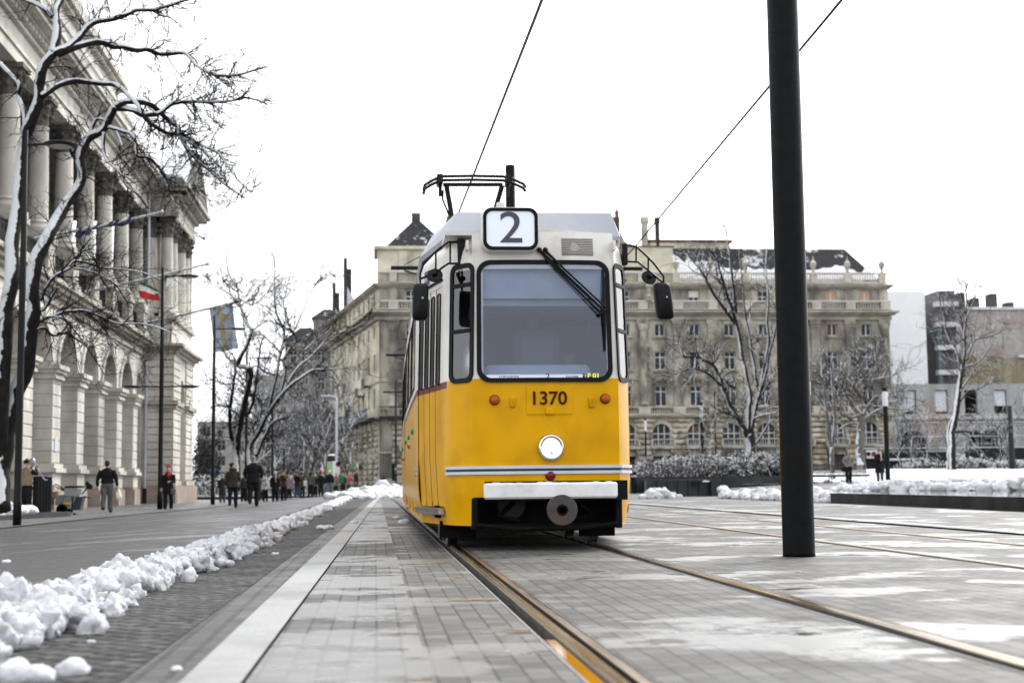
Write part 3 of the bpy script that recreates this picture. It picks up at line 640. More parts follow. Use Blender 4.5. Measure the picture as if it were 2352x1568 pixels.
# mirrors
def mirror(pts_top, pts_low, links, box, disc, dn, Yb):
    A = lambda p, dy=0.: at(p[0], p[1], p[2] if len(p) > 2 else Yb)
    q = MB(); q.tube([A(p) for p in pts_top], .011, 7); q.tube([A(p) for p in pts_low], .011, 7)
    for a, b in links: q.tube([A(a), A(b)], .009, 6)
    arm = q.build('mirror_arm', BLK, tram)
    (x0, y0), (x1, y1), yb = box[0], box[1], box[2]; p0, p1 = at(x0, y1, yb), at(x1, y0, yb); q = MB(); wd = (p1.x-p0.x); hh = p1.z-p0.z
    lean_ = box[3]
    P = rrect(wd*.86, hh, .045, 5); n = len(P); c = (p0+p1)/2
    for k, dy in ((.8, -.06), (1., -.035), (1., .05), (.93, .06)): q.v += [V((c.x+x*k+lean_*z, c.y+dy, c.z+z*k)) for x, z in P]
    for r_ in range(3):
        for k in range(n): q.f.append((r_*n+k, r_*n+(k+1) % n, (r_+1)*n+(k+1) % n, (r_+1)*n+k)); q.m.append(0)
    q.f += [tuple(range(n)), tuple(3*n+k for k in range(n))]; q.m += [0, 0]; mo = q.build('wing_mirror', BLK, tram, smooth=True)
    q = MB(); q.ball((c.x+.02, c.y-.07, c.z+.03), .012, 8, 6); q.build('mirror_bolt', GREYM, mo)
    c = at(disc[0], disc[1], Yb); q = MB(); Tm = Matrix.Translation(c) @ Matrix.Rotation(dn, 4, 'Y') @ Matrix.Rotation(R(62), 4, 'X')
    q.T = lambda x, y, z: Tm @ V((x, y, z)); q.lathe([(.02, .06), (.03, .02), (.075, .012), (.078, 0), (.07, -.008)], 20); q.build('round_mirror', BLK, tram, smooth=False)
mirror([(1060, 562), (1052, 556), (1030, 556), (1010, 570), (995, 583), (972, 608), (965, 628), (965, 690)], [(1062, 600), (1052, 605), (1030, 605), (1015, 615), (1000, 628), (966, 640)], [((1034, 557), (1034, 605)), ((1001, 579), (1001, 627))], ((945, 652), (986, 735), 13.75, .03), (999, 633), R(-18), 13.8)
mirror([(1434, 563), (1446, 563), (1462, 567), (1480, 583), (1500, 603), (1524, 634), (1525, 690)], [(1434, 599), (1447, 601), (1466, 602), (1482, 615), (1500, 630), (1524, 650)], [((1461, 567), (1461, 601)), ((1489, 593), (1489, 620))], ((1503, 650), (1545, 733), 13.9, -.10), (1490, 638), R(25), 13.9)
q = MB(); p = at(1059, 577, 13.8); q.box(p.x-.035, p.x+.035, p.y-.04, p.y+.05, p.z-.14, p.z+.12, .01); p = at(1436, 582, 13.9); q.box(p.x-.035, p.x+.02, p.y-.04, p.y+.05, p.z-.12, p.z+.10, .01); q.build('mirror_mount', BLK, tram)
# rear mirror of the far cab
q = MB(); p = at(910, 962, 40.3); q.box(p.x-.12, p.x+.1, p.y-.05, p.y+.05, p.z-.22, p.z+.22, .03); q.tube([p+V((.05, 0, .2)), p+V((.08, 0, .5)), V((TX-1.1, p.y, p.z+.55))], .02, 6); q.build('rear_mirror', BLK, tram)
# roof shroud: wide front, panels flaring to full width
def sh(y, z, hw): return [V((TX-hw, y, z)), V((TX+hw, y, z))]
q = MB(); y0 = 14.35; rows = [(y0, .80, .885), (y0+.03, .80, .90), (y0+1.5, 1.0, 1.135), (y0+9., 1.0, 1.135)]; q.mi = 0
for (ya, ta, ba), (yb, tb, bb) in zip(rows[:-1], rows[1:]):
    for s in (-1, 1):
        q.add([V((TX+s*ta, ya, 3.40)), V((TX+s*tb, yb, 3.40)), V((TX+s*bb, yb, 3.16)), V((TX+s*ba, ya, 3.16))], [(0, 1, 2, 3)])
        q.add([V((TX+s*ba, ya, 3.16)), V((TX+s*bb, yb, 3.16)), V((TX+s*(bb-.03), yb, 3.12)), V((TX+s*(ba-.03), ya, 3.12))], [(0, 1, 2, 3)])
    q.add([V((TX-ta, ya, 3.40)), V((TX+ta, ya, 3.40)), V((TX+tb, yb, 3.40)), V((TX-tb, yb, 3.40))], [(0, 1, 2, 3)])
q.add([V((TX-.80, y0, 3.40)), V((TX+.80, y0, 3.40)), V((TX+.885, y0, 3.16)), V((TX-.885, y0, 3.16))], [(0, 1, 2, 3)])
q.add([V((TX-.885, y0, 3.16)), V((TX+.885, y0, 3.16)), V((TX+.86, y0+.03, 3.12)), V((TX-.86, y0+.03, 3.12))], [(0, 1, 2, 3)])
shd = q.build('roof_shroud', ROOFG, tram)
for y in (y0+.15, y0+1.6, y0+3.5, y0+6, y0+8.5):
    for s in (-1, 1): q = MB(); q.box(TX+s*.8-.1, TX+s*.8+.1, y, y+.12, 3.02, 3.15); q.build('shroud_support', GREYM, tram)
q = MB(); c = at(1150, 476, 15.2); q.lathe([(.05, -.1), (.05, .03), (.04, .05)], 14, c); q.build('roof_beacon', mat('beacon_cap', (.5, .5, .48), None, rough=.4), tram)
q = MB(); p = at(1318, 520, 14.); q.tube([p, p+V((.02, 0, .07))], [.012, .006], 6); p = at(1290, 512, 14.); q.box(p.x-.05, p.x+.05, p.y, p.y+.05, 3.1, 3.16); q.build('antenna', GREYM, tram)
# pantograph
PY = 24.
pt = MB(); A = lambda x, y, Y=PY: at(x, y, Y)
for (yo, px, dy) in ((PY-.18, 0, 8), (PY+.18, 2, 0)):
    pts = [(968+px*0, 437+dy*.0+(0 if yo > PY else 0)), (971, 425), (985, 416), (1002, 408), (1015, 405), (1084, 404), (1150, 405.5), (1168, 409), (1185, 417), (1198, 423), (1203, 431)]
    pt.tube([at(x, y+(9 if yo < PY else 0), yo)+V((0, 0, 0)) for x, y in pts], .028, 6, flat=1.)
pt.tube([A(1013, 424), A(1150, 424)], .035, 6)
for x in (1005, 1163):
    pt.box(A(x, 410).x-.05, A(x, 410).x+.05, PY-.2, PY+.2, A(x, 425).z, A(x, 405).z); pt.tube([A(x+(1.5 if x < 1100 else -1.5), 420), A(x+(1.5 if x < 1100 else -1.5), 451)], .03, 6)
ph = pt.build('pantograph', BLK, tram)
q = MB(); q.tube([A(1021, 426), A(1031.5, 489), at(1040, 530, 25.5)], .045, 7); q.tube([A(1149, 426), A(1133, 480), at(1110, 545, 25.5)], .045, 7); q.tube([A(1013, 437), A(1012, 458), A(1026, 492), at(1050, 540, 25.5)], .018, 6); q.tube([at(1040, 530, 25.5), at(1110, 545, 25.5)], .05, 6)
q.tube([V((TX-.1, 25.5, at(1075, 540, 25.5).z)), V((TX, 22.6, 3.3))], .06, 6); q.box(TX-.6, TX+.6, 22.2, 25.9, 3.25, 3.36)
q.build('pantograph_arm', BLK, ph)
# cab interior
IN1 = mat('cab_grey_blue', (.085, .10, .13), (.11, .125, .155), 2., .5); IN2 = mat('cab_pale_grey', (.30, .34, .42), (.36, .40, .47), 3., .5)
q = MB(); q.box(TX-.92, TX+.92, TY+1.5, TY+1.54, .6, 2.95); q.mi = 1; q.box(TX+.30, TX+.37, TY+1.44, TY+1.5, .6, 2.3); q.box(TX+.16, TX+.86, TY+1.46, TY+1.49, 1.4, 2.3); q.box(TX-.62, TX-.58, TY+1.42, TY+1.5, 1.0, 2.9); q.box(TX+.62, TX+.66, TY+1.42, TY+1.46, 1.0, 2.9)
q.build('cab_partition', [IN1, mat('cab_mid_grey', (.13, .15, .20), None, rough=.5)], tram)
q = MB(); q.box(TX-.66, TX+.66, TY+.25, TY+1.4, 2.36, 2.42); q.box(TX-.60, TX+.60, TY+.16, TY+.2, 2.42, 2.80); q.build('sun_blind', IN2, tram)
q = MB(); q.box(TX-.62, TX+.62, TY+.13, TY+.62, 1.45, 1.66, .03); q.box(TX-.56, TX+.50, TY+.45, TY+.68, 1.6, 1.80, .04); q.build('dashboard', mat('dash_grey', (.28, .34, .43), (.34, .40, .50), 3., .5), tram)
q = MB(); q.box(TX+.30, TX+.42, TY+.9, TY+1.0, 1.6, 1.96, .03); q.box(TX-.2, TX+.25, TY+.95, TY+1.05, 1.2, 2.2, .06); q.box(TX-.07, TX+.05, TY+1.0, TY+1.05, 2.2, 2.38, .03); q.build('driver_seat', mat('seat_grey', (.10, .11, .13), None, rough=.7), tram)
q = MB(); q.ball((TX-.70, TY+.42, 1.80), (.09, .16, .2), 12, 8); q.ball((TX-.64, TY+.36, 1.72), (.08, .12, .12), 10, 7); q.build('silver_bag', mat('silver_sheet', (.5, .5, .5), (.3, .3, .28), 3., .25, metal=.6, bump=.02), tram, smooth=True)
(a, z0), (b, z1) = fx(1119, 869), fx(1404, 858)
q = MB(); q.add([surf(a, z0, -.03), surf(b-.24, z0, -.03), surf(b-.24, z1, -.03), surf(a, z1, -.03)], [(0, 1, 2, 3)]); rb = q.build('route_board', mat('board_white', (.85, .87, .9), None, rough=.5, emis=(1, 1, 1, .15)), tram)
q = MB(); r_ = random.Random(2)
for (x0, x1) in ((1147, 1192), (1301, 1330)):
    x = x0
    while x < x1: a_, z_ = fx(x, 864.2); q.box(TX+a_, TX+a_+.008, TY+.0, TY+.004, z_-.006, z_+.008); x += r_.uniform(2.5, 4)
for i in range(len(q.v)): q.v[i].y += .018
q.build('board_lettering', BLK, rb)
lx, z = fx(1259, 864); text('board_number', '2', .075, BLK, rb, surf(lx, z, -.022), tr, .001, .002)
q = MB(); (a, z0), (b, z1) = fx(1340, 869), fx(1389, 856); q.add([surf(a, z0, -.03), surf(b, z0, -.03), surf(b, z1, -.03), surf(a, z1, -.03)], [(0, 1, 2, 3)]); fb = q.build('run_board', mat('board_dark', (.06, .07, .07), None, rough=.5), tram)
lx, z = fx(1365, 862); text('run_number', 'F 01', .058, mat('letter_yellow', (.75, .7, .08), None, rough=.4, emis=(1, .9, .1, .25)), fb, surf(lx, z, -.020), tr, .001, .003, sx=1.19)
# operator sign above the door
q = MB(); P = [(.22, 2.70), (.46, 2.70), (.46, 2.85), (.22, 2.85)]; P = [(1-a, b) for a, b in P]
def dpl(t, z, e): a, b = side_pt(-1, 4, z), side_pt(-1, 5, z); d = (b-a).normalized(); return a.lerp(b, t)+V((-d.y, d.x, 0))*e*(1 if -d.y < 0 else -1)
q.add([dpl(t, z, .006) for t, z in P], [(0, 1, 2, 3)]); bs = q.build('operator_sign', mat('sign_purple', (.09, .05, .16), None, rough=.4), tram)
A_, B_ = side_pt(-1, 4, 2.78), side_pt(-1, 5, 2.78); d_ = (B_-A_).normalized(); ang = math.atan2(-d_.y, -d_.x)
text('sign_letters', 'BKK', .085, WHITEP, bs, dpl(.68, 2.765, .012), (R(90), 0, ang), .001, .002)
text('sign_letters', 'BUDAPESTI', .05, mat('sign_ink', (.2, .18, .3), None, rough=.4), bs, dpl(.38, 2.81, .010), (R(90), 0, ang), .001, .0)
text('sign_letters', 'KÖZLEKEDÉSI', .045, mat('sign_ink', (.2, .18, .3), None, rough=.4), bs, dpl(.36, 2.755, .010), (R(90), 0, ang), .001, .0)

# the rear sections follow the slight curve of the track
_done = set()
for o in tram.children_recursive:
    if o.type != 'MESH' or o.data.name in _done: continue
    _done.add(o.data.name)
    if abs(o.location.x)+abs(o.location.y) > 1e-6: continue
    for v in o.data.vertices:
        y = v.co.y
        if y > 3: v.co.x += .0006*(y-3)**2
# ---------------------------------------------------------------- masts, wires
def mast(x, y, top, r_, label, br=True):
    e = empty('tram_mast', (x, y, gz(x, y)), label, 'mast', 'masts between the two tram tracks')
    q = MB(); q.lathe([(r_*1.02, 0), (r_, .03), (r_*.985, top-.02), (r_*.9, top)], 40, (x, y, gz(x, y))); q.build('pole', mat('mast_black', (.0042, .0045, .005), (.0065, .007, .0075), 9., .42, bump=.0012, bscale=45, spec=.06), e, smooth=True)
    if br:
        q = MB(); q.tube([(x-3.25, y, 6.42), (x+3.6, y, 6.42)], .055, 8)
        for s in (-1, 1):
            q.tube([(x+s*1.0, y, 7.5), (x+s*2.9, y, 6.5)], .012, 5); q.tube([(x+s*2.9, y, 6.35), (x+s*1.9, y, 6.05), (x+s*1.7, y, 5.85)], .02, 5)
        q.build('bracket', BLK, e)
mast(3.53, 11.76, 9.3, .134, 'thick matte black mast standing alone right of the tram, cut by the top edge', False)
mast(3.66, 38, 9.25, .134, 'black mast whose top rises behind the pantograph')
mast(3.7, 64, 8.9, .13, 'mast hidden behind the tram, its left bracket tip showing beside the tram windows')
mast(3.7, 90, 8.9, .13, 'farthest mast, its low bracket tip just left of the tram side')
def wire(pts, label):
    q = MB(); q.tube(pts, .017, 6); tag(q.build('overhead_wire', BLK, org=pts[0]), label, 'wire', 'contact wires over the tracks')
wire([(1.9, 8, 5.8), (1.82, 11.8, 5.8), (1.78, 15.2, 5.8), (1.60, 26.6, 5.82), (1.5, 38, 5.85)], 'thin contact wire running up the sky above the pantograph')
wire([(1.5, 38, 5.85), (1.75, 64, 5.85), (1.5, 90, 5.85)], 'contact wire continuing beyond the mast over the tram roof')
wire([(4.8, 8, 5.8), (4.9, 11.8, 5.8), (5.06, 15.2, 5.8), (5.74, 30.9, 5.82), (5.95, 38, 5.85)], 'thin contact wire slanting behind the thick mast on the right')
q = MB(); q.tube([(.6, 37.9, 5.75), (2.2, 38.3, 6.9)], .012, 5)
# ---------------------------------------------------------------- building kit
def frame(o, ang):        # u along the wall, w outwards (to the right of u seen from above is -w)
    o = V(o); U = V((math.cos(ang), math.sin(ang), 0)); W = V((math.sin(ang), -math.cos(ang), 0))
    T = lambda u, v, w: o+U*u+V((0, 0, v))+W*w
    T.U = U; T.W = W; T.ang = ang; return T
def wall(mb, u0, u1, v0, v1, ops, w=0., dep=.35):
    """wall strip with openings (cu, width, bottom, top, arched) all within v0..v1"""
    ops = sorted(ops); cur = u0
    for (cu, wd, b, t, arch) in ops:
        a, c = cu-wd/2, cu+wd/2
        mb.add([(cur, v0, w), (a, v0, w), (a, v1, w), (cur, v1, w)], [(0, 1, 2, 3)])
        if b > v0+1e-4: mb.add([(a, v0, w), (c, v0, w), (c, b, w), (a, b, w)], [(0, 1, 2, 3)]); mb.add([(a, b, w), (c, b, w), (c, b, w-dep), (a, b, w-dep)], [(0, 1, 2, 3)])
        if arch:
            r_ = wd/2; sp = t-r_; n = 12; P = [(cu-r_*math.cos(math.pi*i/n), sp+r_*math.sin(math.pi*i/n)) for i in range(n+1)]
            for (xa, za), (xb, zb) in zip(P[:-1], P[1:]):
                mb.add([(xa, za, w), (xb, zb, w), (xb, v1, w), (xa, v1, w)], [(0, 1, 2, 3)]); mb.add([(xa, za, w), (xb, zb, w), (xb, zb, w-dep), (xa, za, w-dep)], [(0, 1, 2, 3)])
            tt = sp
        else:
            tt = t
            if t < v1-1e-4: mb.add([(a, t, w), (c, t, w), (c, v1, w), (a, v1, w)], [(0, 1, 2, 3)])
            mb.add([(a, t, w), (c, t, w), (c, t, w-dep), (a, t, w-dep)], [(0, 1, 2, 3)])
        for x in (a, c): mb.add([(x, b, w), (x, b, w-dep), (x, tt, w-dep), (x, tt, w)], [(0, 1, 2, 3)])
        cur = c
    mb.add([(cur, v0, w), (u1, v0, w), (u1, v1, w), (cur, v1, w)], [(0, 1, 2, 3)])
def balus(mb, u0, u1, v0, v1, w, step=.28, ped=None, pw=.5):
    """balustrade: rails, turned balusters, pedestals at ped positions"""
    mb.box(u0, u1, v0, v0+.12, w-.22, w+.10); mb.box(u0, u1, v1-.13, v1, w-.24, w+.12)
    for p in ped or []: mb.box(p-pw, p+pw, v0+.12, v1-.13, w-.22, w+.16)
    u = u0+step/2
    while u < u1:
        if not any(abs(u-p) < pw+.05 for p in ped or []):
            h = v1-v0-.25; mb.lathe_uv(u, v0+.12, w-.06, [(.05, 0), (.085, h*.3), (.04, h*.7), (.06, h)])
        u += step
def _luv(s, u, v, w, prof):
    n = 5; vs = []; fs = []
    for (r_, h) in prof:
        for k in range(n): q = 2*math.pi*k/n; vs.append((u+r_*math.cos(q), v+h, w+r_*math.sin(q)))
    for i in range(len(prof)-1):
        for k in range(n): j = (k+1) % n; fs.append((i*n+k, i*n+j, (i+1)*n+j, (i+1)*n+k))
    s.add(vs, fs)
MB.lathe_uv = _luv
def cyl(s, u, w, prof, n=20):      # vertical lathe in wall coordinates, prof (r, height)
    vs = []; fs = []
    for (r_, h) in prof:
        for k in range(n): q = 2*math.pi*k/n; vs.append((u+r_*math.cos(q), h, w+r_*math.sin(q)))
    for i in range(len(prof)-1):
        for k in range(n): j = (k+1) % n; fs.append((i*n+k, i*n+j, (i+1)*n+j, (i+1)*n+k))
    s.add(vs, fs)
MB.cyl = cyl
WINC = {}
def window(parent, T, cu, b, wd, ht, w=-.3, cols=2, tr=.66, m=None, arch=False, shade=None, glass=None):
    key = (round(wd, 2), round(ht, 2), cols, tr, m.name if m else '', arch, shade.name if shade else '', glass.name if glass else '')
    org = V((0, 0, 0)); q = parent
    while q is not None: org += q.location; q = q.parent
    loc = T(cu, b, w)-org
    if key in WINC:
        fr0, gl0 = WINC[key]; fr = fr0.copy(); COL.objects.link(fr); fr.parent = parent; fr.location = loc; fr.rotation_euler = (0, 0, T.ang)
        g = gl0.copy(); COL.objects.link(g); g.parent = fr; return fr
    mb = MB(); t = .09; mb.box(-wd/2, -wd/2+t, -.05, .05, 0, ht); mb.box(wd/2-t, wd/2, -.05, .05, 0, ht); mb.box(-wd/2+t, wd/2-t, -.05, .05, 0, t)
    if not arch: mb.box(-wd/2+t, wd/2-t, -.05, .05, ht-t, ht)
    for k in range(1, cols): x = -wd/2+wd*k/cols; mb.box(x-t*.6, x+t*.6, -.055, .045, t, ht-t)
    if tr: mb.box(-wd/2+t, wd/2-t, -.06, .05, ht*tr-t*.6, ht*tr+t*.6)
    fr = mb.build('window', m or WHITEP, parent, org=(0, 0, 0)); fr.parent = parent; fr.location = loc; fr.rotation_euler = (0, 0, T.ang)
    g = MB(); g.mi = 0; g.add([(-wd/2, .02, 0), (wd/2, .02, 0), (wd/2, .02, ht), (-wd/2, .02, ht)], [(0, 1, 2, 3)])
    if shade: g.mi = 1; g.box(-wd/2+t, wd/2-t, -.03, -.02, ht*.0 if tr == 0 else ht*tr, ht-t)
    gl = g.build('pane', [glass or WGLASS]+([shade] if shade else []), fr, org=(0, 0, 0), nrm=False)
    WINC[key] = (fr, gl); return fr

# ---------------------------------------------------------------- stone palace on the left
LST = mat('palace_stone', (.58, .56, .505), (.43, .41, .365), 1.1, .85, bump=.004, bscale=14, stretch=(1, 1, .45), c3=(.28, .265, .235), s3=.35)
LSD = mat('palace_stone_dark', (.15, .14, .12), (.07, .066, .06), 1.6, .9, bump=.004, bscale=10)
LSS = mat('palace_stone_snowed', (.42, .395, .345), (.28, .26, .225), 1.3, .85, snow=(0, 0, 1, .72, .8, .2))
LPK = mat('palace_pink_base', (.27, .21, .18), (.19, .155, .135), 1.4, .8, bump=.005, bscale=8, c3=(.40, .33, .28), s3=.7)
LIN = mat('palace_plaster_recess_shade', (.17, .16, .145), (.11, .104, .095), 1.0, .9)  # plaster tone darkened so the recess shade sits in the colour
pal = empty('stone_palace', (-13, 66, -.25), 'long cream stone palace on the left with an arcade below and giant columns above', 'building')
TL = frame((-13, 0, 0), R(90))       # u = +Y, w = +X
TLo = lambda T, dw: (lambda u, v, w: T(u, v, w+dw))
PIERS = [49.6, 54.35, 59.1, 63.85, 68.6, 73.35, 78.1]; PC = [p+.0 for p in PIERS]
G0 = -.42
ops = [((a+b)/2, 3.45, G0, 7.15, True) for a, b in zip(PC[:-1], PC[1:])]
q = MB(TL); wall(q, 34, 81.3, G0, 8.55, [(47.2-4.75*k, 3.45, G0, 7.15, True) for k in range(2, -1, -1)]+ops+[(79.9, 1.5, G0, 6.9, True)], 0, 1.25)
q.build('arcade_wall', LST, pal)
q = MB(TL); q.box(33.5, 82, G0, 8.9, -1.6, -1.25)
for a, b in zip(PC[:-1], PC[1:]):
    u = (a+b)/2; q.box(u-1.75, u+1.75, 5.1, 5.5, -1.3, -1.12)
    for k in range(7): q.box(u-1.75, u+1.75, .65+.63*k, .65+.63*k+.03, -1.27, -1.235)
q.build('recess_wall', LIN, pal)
# piers: rusticated faces in courses, plinth, impost
for p in PC+[44.8, 40.1]:
    q = MB(TL); hw = .655
    for k in range(8):
        z0 = 1.62+k*.455; q.box(p-hw-.05, p+hw+.05, z0+.02, z0+.44, -.95, .13, .02)
    q.box(p-hw-.02, p+hw+.02, 1.6, 5.2, -.93, .09)
    for (z0, z1, e) in ((5.0, 5.12, .16), (5.24, 5.38, .22), (5.38, 5.56, .32)): q.box(p-hw-e+.02, p+hw+e-.02, z0, z1, -1.1, .1+e)
    q.box(p-hw-.1, p+hw+.1, 5.12, 5.24, -1.1, .2)
    for (z0, z1, e) in ((1.25, 1.42, .28), (1.42, 1.6, .18), (.62, 1.25, .10)): q.box(p-hw-e, p+hw+e, z0, z1, -1.05, .08+e)
    o = q.build('pier', LST, pal)
    q = MB(TL); q.box(p-hw-.22, p+hw+.22, G0-.1, .5, -1.1, .3); q.box(p-hw-.14, p+hw+.14, .5, .62, -1.1, .2); q.build('pier_base', LPK, o)
# archivolts
for (cu, wd, b, t, a_) in ops+[(47.2-4.75*k, 3.45, 0, 7.15, True) for k in range(3)]:
    q = MB(TL); n = 14; r0, r1 = wd/2+.02, wd/2+.34; sp = t-wd/2
    for i in range(n):
        a0, a1 = math.pi*i/n, math.pi*(i+1)/n
        P = [(cu-r_*math.cos(a), sp+r_*math.sin(a)) for r_, a in ((r0, a0), (r1, a0), (r1, a1), (r0, a1))]
        q.add([(x, z, .09) for x, z in P]+[(x, z, -.02) for x, z in P], [(0, 1, 2, 3), (1, 5, 6, 2), (0, 3, 7, 4)])
    q.box(cu-.2, cu+.2, t-.1, t+.5, -.02, .22); q.build('arch_moulding', LST, pal)
# string course, pedestal zone with iron railings, upper loggia
q = MB(TL)
for (z0, z1, e) in ((7.95, 8.1, .12), (8.35, 8.5, .22), (8.5, 8.68, .42), (8.68, 8.86, .60)): q.box(33, 81.3, z0, z1, -.1, e)
q.build('string_course', LSS, pal)
COLU = [47.25+4.55*k for k in range(8)]
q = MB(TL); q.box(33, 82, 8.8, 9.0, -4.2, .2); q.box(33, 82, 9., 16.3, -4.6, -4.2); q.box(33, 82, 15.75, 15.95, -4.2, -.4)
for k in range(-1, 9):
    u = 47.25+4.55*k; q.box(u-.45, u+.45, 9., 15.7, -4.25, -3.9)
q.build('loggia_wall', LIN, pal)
for k in range(-2, 8):
    u = 47.25+4.55*k+2.27; window(pal, TL, u, 9.3, 1.7, 4.4, -4.15, 2, .7, mat('loggia_frame', (.12, .11, .10), None, rough=.6), glass=mat('loggia_glass', (.03, .03, .032), None, rough=.6, spec=.15))
def column(u, w, z0, z1, r_, parent, T, square=False):
    q = MB(T); q.box(u-r_*1.5, u+r_*1.5, z0, z0+.22, w-r_*1.5, w+r_*1.5)
    q.cyl(u, w, [(r_*1.45, z0+.22), (r_*1.5, z0+.33), (r_*1.3, z0+.42), (r_*1.15, z0+.5), (r_*1.28, z0+.58), (r_*1.02, z0+.66), (r_, z0+.9)]+[(r_*(1-.14*((i/6)**1.6)), z0+.9+(z1-z0-2.1)*i/6) for i in range(7)]+[(r_*.93, z1-1.2), (r_*.93, z1-1.14), (r_*.84, z1-1.12)], 22)
    o = q.build('column', LST, parent, smooth=True)
    try: o.data.set_sharp_from_angle(angle=R(40))
    except Exception: pass
    q = MB(T); q.cyl(u, w, [(r_*.85, z1-1.12), (r_*.98, z1-.75), (r_*.95, z1-.7), (r_*1.15, z1-.4), (r_*1.1, z1-.36), (r_*1.35, z1-.18)], 12)
    for k in range(8):
        a = 2*math.pi*k/8
        for rr, zz in ((1.12, z1-.74), (1.35, z1-.40)):
            c = (u+r_*rr*math.cos(a), zz, w+r_*rr*math.sin(a)); q.ball((c[0], c[1], c[2]), (.11, .12, .11), 6, 4)
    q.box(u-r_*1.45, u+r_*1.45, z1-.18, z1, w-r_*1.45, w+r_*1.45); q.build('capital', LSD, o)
    return o
for u in COLU+[42.7, 38.15]:
    column(u, -.15, 10.35, 15.85, .40, pal, TL)
    q = MB(TL); q.box(u-.62, u+.62, 8.86, 9.1, -.9, .52); q.box(u-.55, u+.55, 9.1, 10.12, -.8, .42); q.box(u-.64, u+.64, 10.12, 10.35, -.9, .5); q.build('pedestal', LSS, pal)
q = MB(TL)
for k in range(-2, 8):
    u0, u1 = 47.25+4.55*k+.62, 47.25+4.55*(k+1)-.62
    q.box(u0, u1, 10.0, 10.06, .0, .07); q.box(u0, u1, 9.0, 9.05, .0, .07)
    n = 16
    for i in range(n+1):
        u = u0+(u1-u0)*i/n; q.box(u-.015, u+.015, 9.05, 10., .02, .05)
        if i < n and i % 2 == 0: q.tube([(u+.02, 9.1, .04), (u+.22, 9.5, .04), (u+.02, 9.9, .04)], .014, 4)
q.build('iron_railing', IRON, pal)
# entablature and cornice
q = MB(TL)
q.box(33, 81.4, 15.85, 16.3, -1.1, .20); q.box(33, 81.4, 16.3, 16.42, -1.1, .28); q.box(33, 81.4, 16.42, 17.15, -1.1, .16); q.box(33, 81.4, 17.15, 17.3, -1., .34)
q.box(33, 81.4, 17.62, 17.8, -1., 1.0); q.box(33, 81.4, 17.8, 18.05, -1., 1.12); q.box(33, 81.4, 17.5, 17.62, -1., .62)
u = 33
while u < 81.3: q.box(u, u+.26, 17.32, 17.5, .2, .55); u += .5
q.build('entablature', LST, pal)
q = MB(TL); q.box(33, 81.4, 18.05, 18.09, -1., 1.14); q.add([(33, 18.09, .6), (81.4, 18.09, .6), (81.4, 21.5, -6), (33, 21.5, -6)], [(0, 1, 2, 3)]); q.build('snowy_roof', SNOWF, pal)
q = MB(TL); q.box(33, 72.9, 18.06, 18.8, -1.5, .55); q.box(33, 73.1, 18.8, 19.0, -1.5, .8); q.box(33, 71.2, 19.0, 20.3, -1.8, .2); q.box(33, 71.4, 20.3, 20.5, -1.8, .42); q.box(33, 71.7, 20.5, 20.75, -1.8, .6); q.box(60.5, 69.6, 20.75, 21.6, -2., -.1); q.box(60.3, 69.9, 21.6, 21.8, -2., .1); q.build('attic', LST, pal)
q = MB(TL); q.box(33, 70.8, 20.75, 20.82, -1.7, .55); q.box(60.5, 69.8, 21.8, 21.88, -2., .05); q.build('attic_snow', SNOWF, pal)
# end pavilion
TP = frame((-11.45, 0, 0), R(90)); TPn = frame((-13.2, 81.3, 0), 0)
q = MB(TP); wall(q, 81.3, 90.3, G0, 8.3, [(85.8, 2.2, G0, 6.9, True)], 0, 1.0); q.T = TPn; wall(q, 0, 1.75, G0, 8.3, [], 0, .1)
q.T = None; q.box(-16.2, -11.5, 90.0, 90.3, G0, 17.); q.box(-12.9, -12.6, 82, 90.2, G0, 8.3); q.build('pavilion_wall', LST, pal)
q = MB(TP)
for k in range(17):
    z0 = 1.0+k*.42
    for (a, b) in ((81.22, 84.6), (87.0, 90.38)):
        if z0 > 5.6 or True: q.box(a, b, z0+.03, z0+.40, -.3, .09, .02)
q.T = TPn
for k in range(17): z0 = 1.0+k*.42; q.box(.1, 1.84, z0+.03, z0+.40, -.3, .09, .02)
q.build('pavilion_rustication', LST, pal)
q = MB(TP); q.box(81.06, 90.6, G0-.1, .68, -.6, .35); q.T = TPn; q.box(-.1, 2.1, G0-.1, .7, -.6, .3); q.build('pavilion_base', LPK, pal)
q = MB(TP)
for T_, a, b in ((TP, 81.1, 90.5), (TPn, 0, 1.95)):
    q.T = T_
    for (z0, z1, e) in ((.7, .95, -.16), (5.0, 5.15, -.15), (5.2, 5.45, -.28), (8.1, 8.3, .15), (8.3, 8.45, .35), (8.45, 8.62, .62), (10.0, 10.2, .15), (15.9, 16.2, .12), (16.2, 17., .05), (17., 17.25, .3), (17.25, 17.45, .75), (17.45, 17.7, .95)):
        for (a_, b_) in (((a, 84.65), (86.95, b)) if e < 0 and T_ is TP else ((a, b),)): q.box(a_-abs(e)*.8*(a_ == a), b_+abs(e)*.8*(b_ == b), z0, z1, -.4, abs(e))
q.build('pavilion_cornice', LSS, pal)
q = MB(TP); q.box(81.35, 90.2, 8.62, 10.0, -3.5, -.02); q.box(81.35, 90.2, 15.9, 17.4, -3.5, 0); q.box(82.6, 89.2, 10.0, 15.9, -3.4, -.9); q.box(84.0, 87.6, 10.1, 14.6, -.95, -.85)
q.build('pavilion_upper_wall', LST, pal)
for u, w_ in ((82.1, -.45), (84.0, -.45), (87.6, -.45), (89.6, -.45), (82.1, -1.35)): column(u, w_, 10.2, 15.9, .38, pal, TP)
